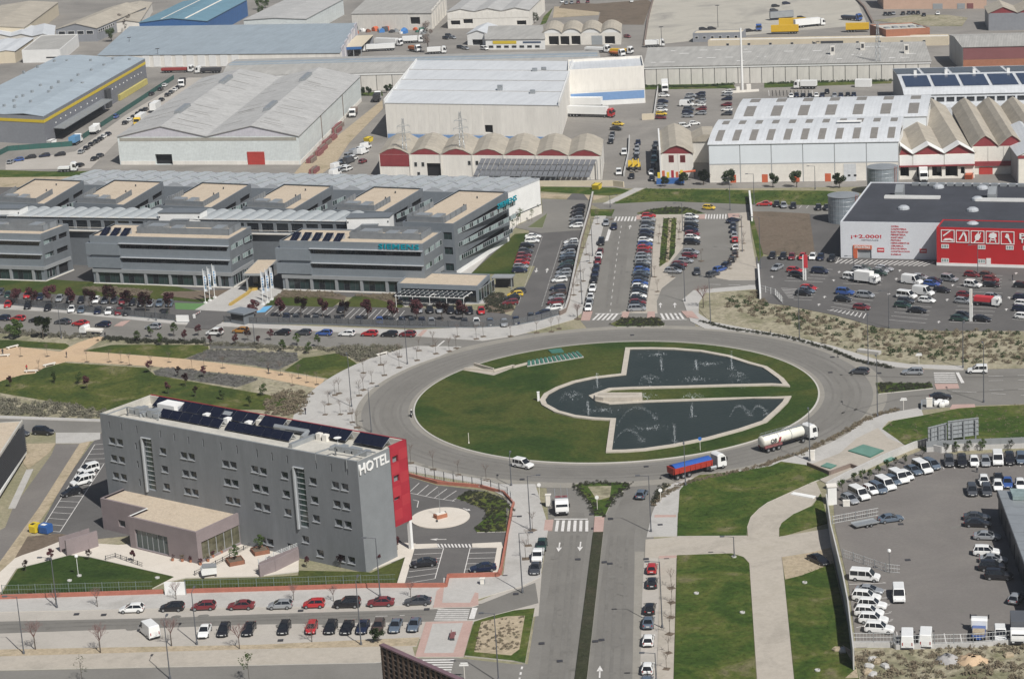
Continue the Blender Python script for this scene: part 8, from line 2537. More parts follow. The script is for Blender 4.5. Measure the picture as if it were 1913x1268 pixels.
for q,h,lab in((k(960,0,1062,345),9,'thin floodlight mast at the end of the lorry yard fence'),(k(960,0,1465,200),10,'floodlight mast with dark heads behind the site office'),(k(0,0,940,410),9,'thin lighting mast behind the yellow-banded depot'),(k(0,0,1142,480),8,'street lighting mast before the blue-roofed hall'),(k(0,310,1745,290),8,'dark chimney mast rising between the rear office wings')):
 p=G(*q)
 t=thing('light_mast',lab,'mast',(p.x,p.y,0))
 MB().tube((0,0,0),(0,0,h),.14,.09,6).build('pole',m_dark,t)
 MB().box(-.9,-.2,h,.9,.2,h+.3).build('head',m_dark,t)
m_spray=bpy.data.materials.new('water_spray')
m_spray.use_nodes=True
_n=m_spray.node_tree.nodes
_b=_n['Principled BSDF']
_b.inputs['Base Color'].default_value=(.80,.84,.86,1)
_b.inputs['Roughness'].default_value=.35
_t=_n.new('ShaderNodeBsdfTransparent')
_mx=_n.new('ShaderNodeMixShader')
_mx.inputs[0].default_value=.22
m_spray.node_tree.links.new(_t.outputs[0],_mx.inputs[1])
m_spray.node_tree.links.new(_b.outputs[0],_mx.inputs[2])
m_spray.node_tree.links.new(_mx.outputs[0],_n['Material Output'].inputs['Surface'])
def drops(b,p,n,s,rr_,size):
 for _ in range(n):
  q=Vector(p)+Vector((rr_.gauss(0,s),rr_.gauss(0,s),rr_.gauss(0,s)))
  u=Vector((rr_.gauss(0,1),rr_.gauss(0,1),rr_.gauss(0,1))).normalized()*size*rr_.uniform(.5,1.4)
  w_=u.orthogonal().normalized()*u.length
  b.poly([q-u,q+w_,q+u,q-w_])
def jet(q,kind,label,to=None,h=2.5,seed=0):
 rr_=random.Random(seed)
 p=G(*q,.32)
 t=thing('fountain_jet',label,'fountain jet',(p.x,p.y,.32),0,'fountain jets in the roundabout pool')
 b=MB()
 if kind=='arc':
  e=G(*to,.32)-p
  for i in range(46):
   f=i/45
   c=e*f+Vector((0,0,4*h*f*(1-f)))
   drops(b,c,3+int(8*f),.05+.2*f,rr_,.05)
  drops(b,e,60,.5,rr_,.08)
 elif kind=='plume':
  for i in range(24):
   f=i/23
   drops(b,(0,0,h*f),4+int(9*f*(1.2-f)*2),.04+.14*f,rr_,.07)
  drops(b,(0,0,.1),50,.45,rr_,.08)
 elif kind=='fan':
  for i in range(30):
   a=rr_.uniform(0,6.28)
   for j in range(9):
    f=j/8
    r=2.6*f
    drops(b,(r*math.cos(a),r*math.sin(a),h*4*f*(1-f)*.9+.05),1,.08,rr_,.07)
 else:
  for i in range(150):
   a,r=rr_.uniform(0,6.28),abs(rr_.gauss(0,1.3))
   b_=(r*math.cos(a)*1.6,r*math.sin(a),.03)
   drops(b,b_,1,.03,rr_,.09)
 b.build('spray',m_spray,t)['kind']='stuff'
 MB().tube((0,0,-.3),(0,0,.12),.08,n=6).build('nozzle',m_galv,t)
JW='of the pool'
for i,(q,kind,to,h,lab)in enumerate([(k(960,620,600,400),'plume',None,3.2,'tall water plume in the narrow curved end of the pool'),(k(960,620,535,595),'plume',None,3.0,'water plume at the lower coping of the curved pool end'),(k(960,620,420,485),'fan',None,1.6,'wide spray fan in the middle of the curved pool end'),(k(960,620,740,670),'arc',k(960,620,1020,625),3.2,'long arching jet in the lower basin beside the stepped coping'),(k(960,620,720,790),'arc',k(960,620,925,790),2.6,'low arching jet in the bottom left corner of the lower basin'),(k(960,620,1155,795),'plume',None,3.8,'leaning tall jet near the bottom coping of the lower basin'),(k(960,620,1280,610),'plume',None,2.6,'white plume in the middle of the lower basin'),(k(960,620,1550,605),'arc',k(960,620,1690,600),2.2,'arching jet in the right half of the lower basin'),(k(960,620,1695,600),'arc',k(960,620,1820,595),2.0,'arching jet at the right end of the lower basin'),(k(960,620,985,690),'foam',None,0,'foam patch where the long arching jet lands'),(k(960,620,1060,280),'plume',None,3.0,'water plume in the upper basin left of centre'),(k(960,620,1030,160),'foam',None,0,'foam patch near the back coping of the upper basin'),(k(960,620,978,390),'fan',None,2.4,'fan-shaped jet on the long coping of the upper basin'),(k(960,620,1310,270),'plume',None,2.2,'white plume in the middle of the upper basin'),(k(960,620,1390,230),'foam',None,0,'foam streak in the right half of the upper basin'),(k(960,620,1565,270),'plume',None,4.0,'tallest plume at the right of the upper basin'),(k(960,620,1612,380),'fan',None,2.6,'fan-shaped jet on the coping at the right of the upper basin'),(k(960,620,1300,340),'foam',None,0,'foam patch behind the long coping of the upper basin'),(k(960,620,640,560),'foam',None,0,'foam streak in the lower part of the curved pool end'),(k(960,620,960,480),'fan',None,.9,'small spray on the lower coping of the grass strip'),(k(960,620,1285,480),'fan',None,.9,'small spray on the middle of the grass strip coping')]):
 jet(q,kind,lab,to,h,i)
p=GP(kk(960,620,582,478,660,478,925,470,922,432,700,432,585,432),.0)
t=thing('stone_prow','long beige stone block pointing into the pool from the grass strip','monument',(0,0,0))
MB().prism([G(*q,1.3)for q in kk(960,620,580,462,640,470,922,466,920,433,700,433,586,433)],.1,1.3).build('block',m_coping,t)
MB().prism([G(*q,1.3)for q in kk(960,620,600,455,900,452,900,440,610,440)],1.302,1.36).build('cap',m_pave2,t)
wallrun('lawn_wall','low pale wall with a bend sinking into the roundabout lawn',kk(480,620,1490,278,1700,292,1844,255)+kk(960,620,0,265,95,240),.7,m_coping,.35)
wallrun('lawn_wall','upper pale wall edging the sunken roundabout steps',kk(480,620,1560,245,1700,285)+[],.8,m_coping,.3)
ground('sunken_path',kk(480,620,1480,280,1560,250,1700,296,1844,262,1700,318),m_pave2,.2)
a,c,d,e=G(*k(960,620,95,238),.6),G(*k(960,620,500,172),.6),G(*k(960,620,465,138),.6),G(*k(960,620,95,208),.6)
t=thing('slatted_hatch','long green slatted hatch set into the roundabout lawn','hatch',(a.x,a.y,0))
m_greens=plain('green_painted_steel',(.05,.15,.115),.6)
MB().prism([v-a for v in(a,c,d,e)],.05,.45).build('frame',m_pave,t)
for i in range(13):
 f0,f1=i/13+.012,(i+1)/13-.018
 pts=[a.lerp(c,f0)-a,a.lerp(c,f1)-a,e.lerp(d,f1)-a,e.lerp(d,f0)-a]
 MB().prism([(v.x,v.y)for v in pts],.455,.7).build('slat',m_greens,t)
P=GP(kk(960,620,245,130,270,152,360,145,340,118),.3)
t=thing('green_hatch','small square green hatch plate behind the slatted one','hatch',(P[0].x,P[0].y,0))
MB().prism([v-P[0]for v in P],.1,.4).build('plate',m_greens,t)
for q,lab in((kk(1433,620,580,850,690,805,840,848,740,898),'large green hatch plate on the plaza east of the roundabout'),(kk(1433,620,385,960,430,935,500,955,455,978),'small green hatch plate at the left of the plaza'),(kk(1433,620,825,905,870,888,925,905,850,935),'small green hatch plate at the right edge of the plaza')):
 P=GP(q,.3)
 t=thing('green_hatch',lab,'hatch',(P[0].x,P[0].y,0),0,'green hatch plates on the plaza')
 MB().prism([v-P[0]for v in P],.15,.32).build('frame',m_greens,t)
 cen=sum(((v-P[0])for v in P),Vector())/len(P)
 MB().prism([(v-P[0]).lerp(cen,.06)for v in P],.322,.36).build('plate',M('pale_green_plate',(.12,.23,.185),.6),t)
p=G(*k(960,620,178,500))
t=thing('white_post','short white post standing on the lawn at the pool tip','post',(p.x,p.y,.2))
MB().box(-.25,-.25,0,.25,.25,1.9).box(-.3,-.3,1.9,.3,.3,2.0).build('post_body',m_white,t)
p=G(*k(480,620,1522,805))
t=thing('small_flag_post','thin pale post on the left lawn of the roundabout','post',(p.x,p.y,.2))
MB().tube((0,0,0),(0,0,2.2),.06,n=6).box(-.12,-.12,0,.12,.12,.3).build('post_body',m_off,t)
for q,lab in((k(960,620,1338,855),'blue round traffic sign on the roundabout lawn edge'),(k(1433,620,980,565),'direction sign with arms by the southeast kerb'),(k(1433,620,1090,240),'direction sign on the scrub edge by the east road'),(k(960,620,1055,1230),'white round sign at the mouth of the south avenue'),(k(960,620,185,1190),'white post sign left of the flatbed lorry'),(k(960,938,600,60),'pale keep-left sign on the triangular island'),(k(480,938,1492,1268),'green pharmacy-like cross sign post by the lower crossing')):
 p=G(*q)
 t=thing('traffic_sign',lab,'sign',(p.x,p.y,.1),R(-5),'traffic signs')
 MB().tube((0,0,0),(0,0,2.6),.05,n=6).build('post',m_off,t)
 if 'direction' in lab or 'cross' in lab:
  MB().box(-.7,-.06,2.1,.7,-.0,2.35).box(-.5,-.06,2.45,.6,-.0,2.65).build('plate',m_white,t)
 else:
  MB().tube((0,-.06,2.5),(0,-.02,2.5),.36,n=14).build('plate',plain('blue_sign',(.03,.14,.45),.5)if 'blue' in lab else m_white,t)
m_brickw=M('salmon_brick_wall',(.36,.135,.095),.85,.12,1.0,fine=.12)
m_rail=plain('green_grey_railing',(.16,.20,.18),.6)
m_railw=plain('white_railing',(.60,.61,.60),.5)
wallrun('brick_wall','salmon brick garden wall along the hotel lawn',kk(0,938,-60,700,0,697,1175,658),.85,m_brickw,.35)
wallrun('brick_wall','salmon brick garden wall between the white panel and hotel bays',kk(0,938,1325,655,1844,640)+kk(480,938,0,640,800,615,1360,612,1375,545,1735,535,1760,480),.85,m_brickw,.35)
wallrun('brick_wall','salmon brick wall curving round the hotel turning circle',kk(480,938,1748,520,1800,230,1830,60)+kk(480,620,1844,1240,1770,1160,1600,1115,1300,1090,1085,1030),.6,m_brickw,.35)
fence('railing','green-grey railing above the salmon brick hotel wall, left run',kk(0,938,20,668,1100,640),1.9,m_rail,3.0,m_rail,base=.1,basemat=m_brickw,rail=True)
fence('railing','green-grey railing above the salmon brick hotel wall, right run',kk(0,938,1330,632,1844,618)+kk(480,938,0,618,1000,590),1.9,m_rail,3.0,m_rail,base=.1,basemat=m_brickw,rail=True)
fence('railing','grey railing curving round the hotel car park beside the roundabout pavement',kk(480,620,1085,1022,1210,1045,1480,1100,1680,1130,1800,1180,1844,1250),1.9,m_railw,2.5,m_dark,base=.1,basemat=m_brickw,rail=True)
s_=Bld('white_gate','plain white gate panel breaking the hotel brick wall','gate',k(0,938,1175,575),k(0,938,1322,572),None,2.4,depth=.25)
s_.add('panel',MB().box(0,0,0,s_.L,.25,2.4),m_white)
s_.add('trim',MB().box(s_.L,.0,0,s_.L+.12,.3,2.45),m_galv)
m_cwall=M('pale_concrete_wall',(.46,.45,.43),.85,.1,.3,fine=.06)
wallrun('yard_wall','pale concrete yard wall behind the slanted vehicles',kk(1433,620,430,1130,560,1060,830,930,1060,835,1150,812),1.4,m_cwall,.3)
wallrun('yard_wall','pale concrete yard wall behind the forward-facing vehicles',kk(1433,620,1150,850,1250,870,1380,850,1900,825),1.4,m_cwall,.3)
fence('slat_fence','grey slatted fence above the yard wall near the billboards',kk(1433,620,1145,862,1380,850,1900,830),2.2,m_galv,2.0,m_galv,base=1.0,basemat=m_cwall)
wallrun('shaded_wall','tall retaining wall whose shadow falls on the lawn strip',kk(1433,938,425,-60,458,160,500,330,545,520,580,700,620,1045),3.7,m_cwall,.22,top=True)
s_=thing('gate_pillar','white rendered gate pillar at the corner of the coach yard wall','pillar',G(*k(1433,620,465,1230)))
MB().box(-.8,-.8,0,.8,.8,3.4).build('pillar_body',m_white,s_)
MB().box(-.92,-.92,3.402,.92,.92,3.55).build('coping',m_off,s_)
fence('sliding_gate','open pale sliding gate panels jutting into the coach yard, upper',kk(1433,938,470,155,800,95),1.5,m_railw,2.2,m_galv,rail=True)
fence('sliding_gate','open pale sliding gate panels jutting into the coach yard, lower',kk(1433,938,545,395,850,500,955,510),1.5,m_railw,2.2,m_galv,rail=True)
fence('railing','pale mesh railing on the concrete wall along the bottom of the coach yard',kk(1433,938,620,1040,910,1040,925,1060,1480,1045,1900,1010),2.4,m_railw,3.0,m_galv,base=.9,basemat=m_cwall,rail=True)
fence('yard_fence','green screen fence along the yellow-banded depot street',kk(0,0,-60,1130,0,1115,60,1085,520,1050,1000,735,1250,570),1.9,plain('green_fence_screen',(.03,.10,.085),.8),4.0,m_dark)
wallrun('parapet_wall','pale parapet wall beside the car column in the lorry yard',kk(960,0,1035,640,1005,850),1.3,m_cwall,.4)
wallrun('parapet_wall','short beige wall closing the lorry yard corner',kk(960,0,920,862,1008,858),2.2,m_beigew,.4)
wallrun('parapet_wall','grey wall between workshop side yard and estate street',kk(960,0,830,995,825,1110,790,1268),1.3,m_cwall,.35)
wallrun('parapet_wall','low beige wall before the solar canopy yard',kk(960,310,-60,140,190,148,715,145,790,155),1.8,m_beigew,.35)
wallrun('ditch_wall','dark ditch wall dividing the bare lorry yard from the allotment',kk(960,0,1000,0,960,150,935,330),1.0,m_rustw,.6)
wallrun('ditch_wall','dark ditch wall on the right of the bare lorry yard',kk(1433,0,640,0,700,60,760,170),1.0,m_rustw,.8)
wallrun('sign_totem','tall thin white wall end by the green verge at the far street',kk(960,310,1692,228,1710,400),2.2,m_white,.5)
wallrun('totem_wall','thin white gate wall at the store car park entrance',kk(960,310,1755,745,1770,960),1.6,m_white,.4)
fence('railing','pale railing at the corner of the store car park',kk(960,310,1770,900,1844,920)+kk(1433,310,60,930,115,990),1.6,m_railw,2.0,m_white,rail=True)
ground('allotment',kk(960,0,590,30,960,0,985,20,930,180,600,175,620,90,320,60,360,20),m_dirt,.05)
ground('bare_yard',kk(960,0,1000,-60,1900,-60)+kk(1433,0,640,0,720,180,0,240)+kk(960,0,940,330,985,60),patchy('pale_gravel_yard',[(.33,.31,.27),(.42,.395,.34),(.27,.255,.23)],.03,fine=.12,bump=.2),.04)
ground('pale_yard',kk(960,0,290,50,620,55,610,110,280,130),m_dirt2,.045)
ground('verge',kk(0,0,0,1240,600,1240,560,1268,0,1268),m_grass,.08)
ground('rail_siding',kk(480,0,330,1175,900,720,905,780,660,1030,560,1180,440,1268,250,1268),m_dirt2,.04)
ground('green_verge',kk(1433,0,760,150,1050,110,1300,110,1440,130,1400,190,1180,190,900,165),m_scrub,.05)
ground('green_verge',kk(480,0,720,670,900,660,905,690,740,690),m_grass,.05)
ground('green_verge',kk(960,0,935,615,1570,600,1590,635,940,645)+[],m_grass,.05)
ground('green_verge',kk(1433,0,-20,598,900,575,890,600,-20,632),m_grass,.05)
ground('green_verge',kk(960,0,215,120,280,60,230,170,190,180),m_grass,.05)
ground('depot_street',kk(0,0,40,1170,540,1090,900,830,1350,560,1500,560,900,960,650,1210,40,1220),m_conc,.04)
for(a_,b2,h0,h1,lab)in((k(1433,620,1155,685),k(1433,620,1292,650),0,4.9,'back of the smaller grey billboard on the lawn above the yard'),(k(1433,620,1297,640),k(1433,620,1518,612),0,5.4,'back of the larger grey billboard on the lawn above the yard')):
 B=Bld('billboard',lab,'billboard',a_,b2,None,h1,'billboards above the coach yard',depth=.4)
 L=B.L
 hh=3.5 if 'larger' in lab else 3.9
 n=6
 for i in range(n):
  B.add('panel',MB().box(L*i/n+.03,0,h1-hh,L*(i+1)/n-.03,.12,h1),M('galvanised_sheet',(.34,.36,.37),.5,.1,.4,metal=.3))
 fr=MB()
 for z in range(5):
  fr.box(0,-.15,h1-hh+hh*z/4.2,L,-.004,h1-hh+hh*z/4.2+.12)
 B.add('frame',fr,m_galv)
 for i in range(3):
  B.add('post',MB().box(L*(.12+.38*i)-.12,-.4,0,L*(.12+.38*i)+.12,-.16,h1-.3),m_galv)
for q,h,lab,w_ in((k(1433,310,270,820),6.4,'tall red and white totem sign at the store car park entrance',.8),(k(1433,310,1465,1115),7.6,'tall plain white column in the right half of the store car park',.7)):
 p=G(*q)
 t=thing('totem_sign',lab,'sign',(p.x,p.y,.08),R(-20),'store totems')
 MB().box(-w_/2,-.25,0,-w_/2+.3,.25,h).box(w_/2-.3,-.25,0,w_/2,.25,h*.55).build('column',m_white,t)
 MB().box(-w_/2+.3,-.3,h*.5,w_/2+(.4 if w_>.75 else-.1),.3,h).build('plate',m_rl if w_>.75 else m_off,t)
for q,col,lab in((k(0,938,250,185),m_yel,'yellow recycling container beside the hotel side bays'),(k(0,938,328,190),plain('recycling_blue',(.03,.10,.30),.5),'blue recycling container beside the hotel side bays')):
 p=G(q[0],q[1],.8)
 t=thing('recycling_container',lab,'container',(p.x,p.y,.08),R(60),'recycling containers by the hotel')
 w_=1.0 if 'blue' in lab else .7
 MB().extr([(-.8,.1),(.8,.1),(.9,1.3),(.7,1.7),(-.7,1.7),(-.9,1.3)],-w_,w_,'y').build('body',col,t)
 MB().box(-.75,-w_*.5,1.702,.0,w_*.5,1.74).build('lid',m_white if 'blue' in lab else m_trimk,t)
for q,lab in((k(0,938,1690,440),'square timber planter with small olive tree on the hotel terrace'),(k(480,938,25,365),'square timber planter with olive tree against the hotel wall')):
 p=G(*q)
 t=thing('planter',lab,'planter',(p.x,p.y,.15),R(20),'timber planters on the terrace')
 wd=M('planter_timber',(.22,.10,.06),.8,.15,1)
 for i in range(4):
  a=i*math.pi/2
  o=MB().box(-1.4,-1.4,0,1.4,-1.28,.75).build('board',wd,t)
  o.rotation_euler=(0,0,a)
 MB().box(-1.27,-1.27,0,1.27,1.27,.62).build('soil',m_dirt,t)
 me=proto('green_small')[1]
 place('trunk',me[0],t,(0,0,.6))
 place('crown',me[1],t,(0,0,.6))
p=G(*k(0,938,1500,500),.8)
t=thing('food_trailer','small white and grey trailer with awning on the hotel terrace','trailer',(p.x,p.y,.15),R(12))
MB().extr([(-1.3,.5),(1.3,.5),(1.3,1.7),(-1.0,1.9),(-1.4,1.3)],-.9,.9,'y').build('body',m_white,t)
MB().extr([(-1.0,1.92),(1.35,1.72),(1.35,1.8),(-1.0,2.0)],-1.0,1.0,'y').build('roof',m_galv,t)
MB().box(-1.2,-.92,.05,-.9,-.7,.5).box(.9,-.92,.05,1.2,-.7,.5).build('leg',m_dark,t)
for i,q in enumerate(kk(0,938,1440,455,1495,430,1530,400,1590,370,1240,425,1310,430,1370,435)):
 p=G(*q)
 t=thing('potted_shrub',ORD[(5,4,3,2,8,7,6)[i]-1]+' small potted shrub from the terrace planter along the annex wall','plant',(p.x,p.y,.14),i,'potted shrubs along the annex')
 MB().lathe([(.22,0),(.3,.45),(.26,.47)],8).build('pot',m_terra,t)
 place('foliage',crown_mesh(40+i,.5,.95,90,.1,.9,'foliage',m_drys if i%2 else m_plum),t)
fence('handrail','thin dark handrail along the ramp of the hotel terrace',kk(0,938,760,420,830,400,1030,470),.95,m_dark,1.8,m_dark,rail=True)
fence('handrail','thin dark handrail along the cream terrace beside the annex corner',kk(0,938,1400,530,1600,430,1800,320),.95,m_dark,2.0,m_dark,rail=True)
fence('handrail','thin pale handrail on the mauve terrace wall',kk(480,938,20,520,130,470,300,400),2.9,m_railw,1.8,m_railw,base=2.2,basemat=m_mauve,rail=True)
p=G(823,968)
t=thing('circle_sculpture','dark boxy sculpture in the middle of the cream turning circle','sculpture',(p.x,p.y,.22),R(30))
MB().box(-1.1,-.7,.0,1.1,.7,.7).box(-.9,-.5,.7,.9,.5,.9,1).build('block',[m_terra,m_off],t)
MB().box(-1.8,-1.8,.0,-1.5,-1.5,.35).box(1.5,1.2,.0,1.9,1.5,.35).build('light_box',m_dark,t)
MB().tube((0,0,.9),(0,0,5.0),.05,n=6).build('mast',m_galv,t)
for i,(q,an,lab)in enumerate(((k(0,620,90,118),40,'white stone bench in the sandy clearing, upper left'),(k(0,620,355,245),35,'white stone bench in the sandy clearing, right side'),(k(0,620,225,292),-5,'white stone bench at the clearing\'s bottom edge'),(k(0,620,25,180),0,'white stone bench beside the clearing entrance at the left edge'),(k(480,620,900,168),35,'white stone bench on the roundabout pavement'))):
 p=G(*q)
 t=thing('stone_bench',lab,'bench',(p.x,p.y,.12),R(an),'stone benches in the park')
 MB().box(-1.6,-.3,.35,1.6,.3,.5).build('seat',m_off,t)
 for x in(-1.2,1.0):
  MB().box(x,-.25,0,x+.25,.25,.35).build('leg',m_off,t)
p=G(*k(480,938,1410,975))
t=thing('wooden_bench','dark wooden bench on the pink-edged corner pavement','bench',(p.x,p.y,.15),AZ)
for i in range(4):
 MB().box(-1.3,-.3+i*.17,.42,1.3,-.17+i*.17,.47).build('slat',m_maroon,t)
MB().box(-1.2,-.3,0,-1.0,.35,.42).box(1.0,-.3,0,1.2,.35,.42).build('leg',m_dark,t)
MB().box(-1.3,.36,.5,1.3,.41,.85).build('backrest',m_maroon,t)
for q,w_,h_,lab in((k(1433,620,1165,540),1.2,1.8,'white utility cabinet beside the bagged rubble by the east road'),(k(1433,620,322,920),1.2,1.8,'white utility cabinet at the left of the plaza'),(k(1433,938,570,30),1.2,1.0,'white round tank pair just inside the coach yard gate'),(k(960,938,250,30),1.0,2.2,'grey-blue kiosk panel beside the flatbed lorry'),(k(480,938,1620,590),.8,1.0,'grey cabinet on the corner pavement below the hotel bays')):
 p=G(*q)
 t=thing('utility_cabinet',lab,'cabinet',(p.x,p.y,.12),R(-8),'utility cabinets')
 MB().box(-w_/2,-.35,0,w_/2,.35,h_).build('body',m_white if 'white' in lab else m_galv,t)
 MB().box(-w_/2-.05,-.4,h_,w_/2+.05,.4,h_+.08).build('lid',m_off,t)
 MB().box(-w_/2+.08,-.37,.1,w_/2-.08,-.353,h_-.1).build('door',m_off,t)
for i,q in enumerate(kk(1433,620,1215,530,1240,520,1280,525,1255,540)):
 p=G(*q)
 t=thing('rubble_bag','white builders bag in the heap by the east road utility cabinet','bag',(p.x,p.y,.12),i,'white builders bags')
 MB().loft([[(a*s,b2*s,z)for a,b2 in((-.5,-.5),(0,-.58),(.5,-.5),(.58,0),(.5,.5),(0,.58),(-.5,.5),(-.58,0))]for s,z in((.9,0),(1.1,.4),(1.0,.8),(.8,.95))]).build('sack',m_white,t)
wallrun('low_wall','grey block bench wall by the utility cabinet on the east road',kk(1433,620,1110,560,1110,520,1205,512),1.0,m_galv,.3)
wallrun('low_wall','brown stone retaining edge of the plaza',kk(1433,620,290,965,450,1030,600,975,668,1000),.9,m_rustw,.3)
wallrun('low_wall','white stone step wall in the corner lawn path',kk(1433,620,180,1165,340,1195),.35,m_white,1.2)
wallrun('low_wall','pale bench slab on the northeast scrub edge',kk(1433,620,655,145,810,165),.8,m_pave,1.4)
for i,(q,r,h)in enumerate(((k(1433,938,1300,1140),2.2,1.1),(k(1433,938,1470,1145),2.6,1.2))):
 p=G(*q)
 t=thing('spoil_heap',('grey gravel heap below the bottom yard fence','sandy spoil heap below the bottom yard fence')[i],'heap',(p.x,p.y,.05))
 rr_=random.Random(i)
 hb=MB().lathe([(r,-.1),(r*.85,h*.25),(r*.6,h*.55),(r*.35,h*.8),(.05,h*.9)],16)
 hb.v=[(x+rr_.gauss(0,.2),y*.8+rr_.gauss(0,.2),zz+(rr_.gauss(0,.1)if zz>0 else 0))for x,y,zz in hb.v]
 hb.build('mound',(m_galv if False else M('grey_gravel',(.33,.32,.31),.95,.15,1.2,.4),m_sand)[i],t,smooth=True)
for i,q in enumerate(kk(1433,938,760,1140,790,1155,730,1190,720,1230,850,1190,1735,1110,540,1075,505,1070,760,1250)):
 p=G(*q)
 t=thing('boulder','pale broken concrete block on the rough bank below the coach yard','rubble block',(p.x,p.y,.12),i*1.3,'broken concrete blocks on the bank')
 MB().loft([[(a*s*1.4,b2*s,z)for a,b2 in((-.5,-.45),(.4,-.5),(.6,.1),(.2,.55),(-.5,.4))]for s,z in((1,0),(1.05,.3),(.7,.6))]).build('block',m_dirt2 if i%2 else m_cwall,t)
for i,q in enumerate(kk(960,938,1310,662,1640,800)+kk(1433,938,362,1215,270,585)+kk(960,938,1580,400)+kk(0,938,500,570,1130,550,570,535)):
 p=G(*q)
 t=thing('manhole_ring','pale concrete manhole ring '+('on the long lawn strip beside the red car row','on the right edge of the long lawn strip','at the bottom of the lawn strip under the shaded wall','near the worn earth by the black saloon','at the foot of the cross path lamp','on the left part of the hotel lawn','on the right tip of the hotel lawn','at the foot of the hotel globe lamp')[i],'manhole',(p.x,p.y,.15),0,'concrete manhole rings in the lawns')
 MB().lathe([(.42,0),(.42,.25),(.3,.27),(.3,.1)],14).build('ring',m_cwall,t)
p=G(*k(960,310,1130,125))
t=thing('playground','blue, yellow and orange playground frame before the gabled unit','playground',(p.x,p.y,0),R(-8))
MB().box(-4.5,-1.0,0,4.0,.5,1.6).build('blue_screen',plain('play_blue',(.04,.12,.32),.6),t)
for i,mm in enumerate((m_yel,m_orange,m_yel,m_red,m_orange,m_yel)):
 MB().box(-4.2+i*1.4,.8,0,-3.4+i*1.4,1.8,3.2+.5*(i%2)).build('tower',mm,t)
MB().tube((2.5,1.5,3.0),(7.5,1.8,3.3),.35,n=6).build('slide',m_orange,t)
for q,col,lab in((k(1433,310,1450,75),m_orange,'orange skip by the depot docks'),(k(0,0,370,1020),m_white,'white tank unit at the depot corner'),(k(480,0,800,1003),m_yel,'yellow skip in the side lane of the white hall'),(k(480,310,1690,55)if False else k(960,310,595,150),m_yel,'yellow box on the verge beyond the solar canopy')):
 p=G(q[0],q[1],.7)
 t=thing('skip',lab,'skip',(p.x,p.y,.05),R(70),'skips and boxes in the estate')
 MB().extr([(-1.4,0),(1.4,0),(2.0,1.5),(-2.0,1.5)],-1.1,1.1,'y').build('body',col,t)
 MB().box(-2.05,-1.15,1.45,2.05,-1.05,1.6).box(-2.05,1.05,1.45,2.05,1.15,1.6).build('rim',m_dark,t)
rs=random.Random(11)
cols=[plain('drum_blue',(.06,.20,.48),.5),m_orange,m_galv,plain('scrap_rust',(.20,.085,.05),.8),m_white,m_dark,m_greens]
for i in range(46):
 q=k(480,0,rs.uniform(660,1200),rs.uniform(180,245))
 p=G(*q)
 mm=cols[i%7]
 nm=('blue','orange','grey steel','rusty','white','black','green')[i%7]
 t=thing('scrap_drum','%s machine part lying among the heaps of the scrap yard'%nm,'scrap',(p.x,p.y,.05),rs.uniform(0,6),'scrap in the yard below the beige hall')
 s=rs.uniform(.9,1.6)
 if i%3==0:
  MB().lathe([(s,0),(s,s*.7),(s*.5,s*.75),(s*.5,s*1.1),(.1,s*1.1)],10).build('casing',mm,t)
 else:
  MB().extr([(-s,0),(s,0),(s*.8,s),(0,s*1.5),(-s*.9,s*.9)],-s*.8,s*.8,'y').build('casing',mm,t)
for i,q in enumerate(kk(480,0,390,1145,440,1095,470,1060,500,1020,540,985,575,930,590,900,560,925,410,1220)):
 p=G(*q,.8)
 t=thing('steel_stack',ORD[(3,4,5,6,7,9,10,8,1)[i]]+' rust red steel bundle from the street along the twin-gabled warehouse','stack',(p.x,p.y,.05),ang((545,300),(640,225)),'steel stacks along the warehouse')
 for j in range(3):
  MB().box(-3.2,-1.2+j*.8,0,3.2,-.55+j*.8,1.4+.3*(j%2)).build('beam',m_maroon if(i+j)%3 else m_rustw,t)
for i,q in enumerate(kk(480,0,560,1240,600,1215,570,1195,640,1190,660,1150,620,1150,690,1130,700,1095,760,1085,780,1050,740,1060,660,1110,760,1150,650,1205)):
 vehicle('wswwgcwswwwsmw'[i],'pfphpsfppphfcf'[i],q,hdg(q,(15,-6)),'%s parked in the packed yard left of the pylons'%an_name('wswwgcwswwwsmw'[i],'pfphpsfppphfcf'[i])if i not in(0,2,7,8,9)else 'white panel van in the packed yard left of the workshop pylons','vehicles in the packed yard',2,1.0)
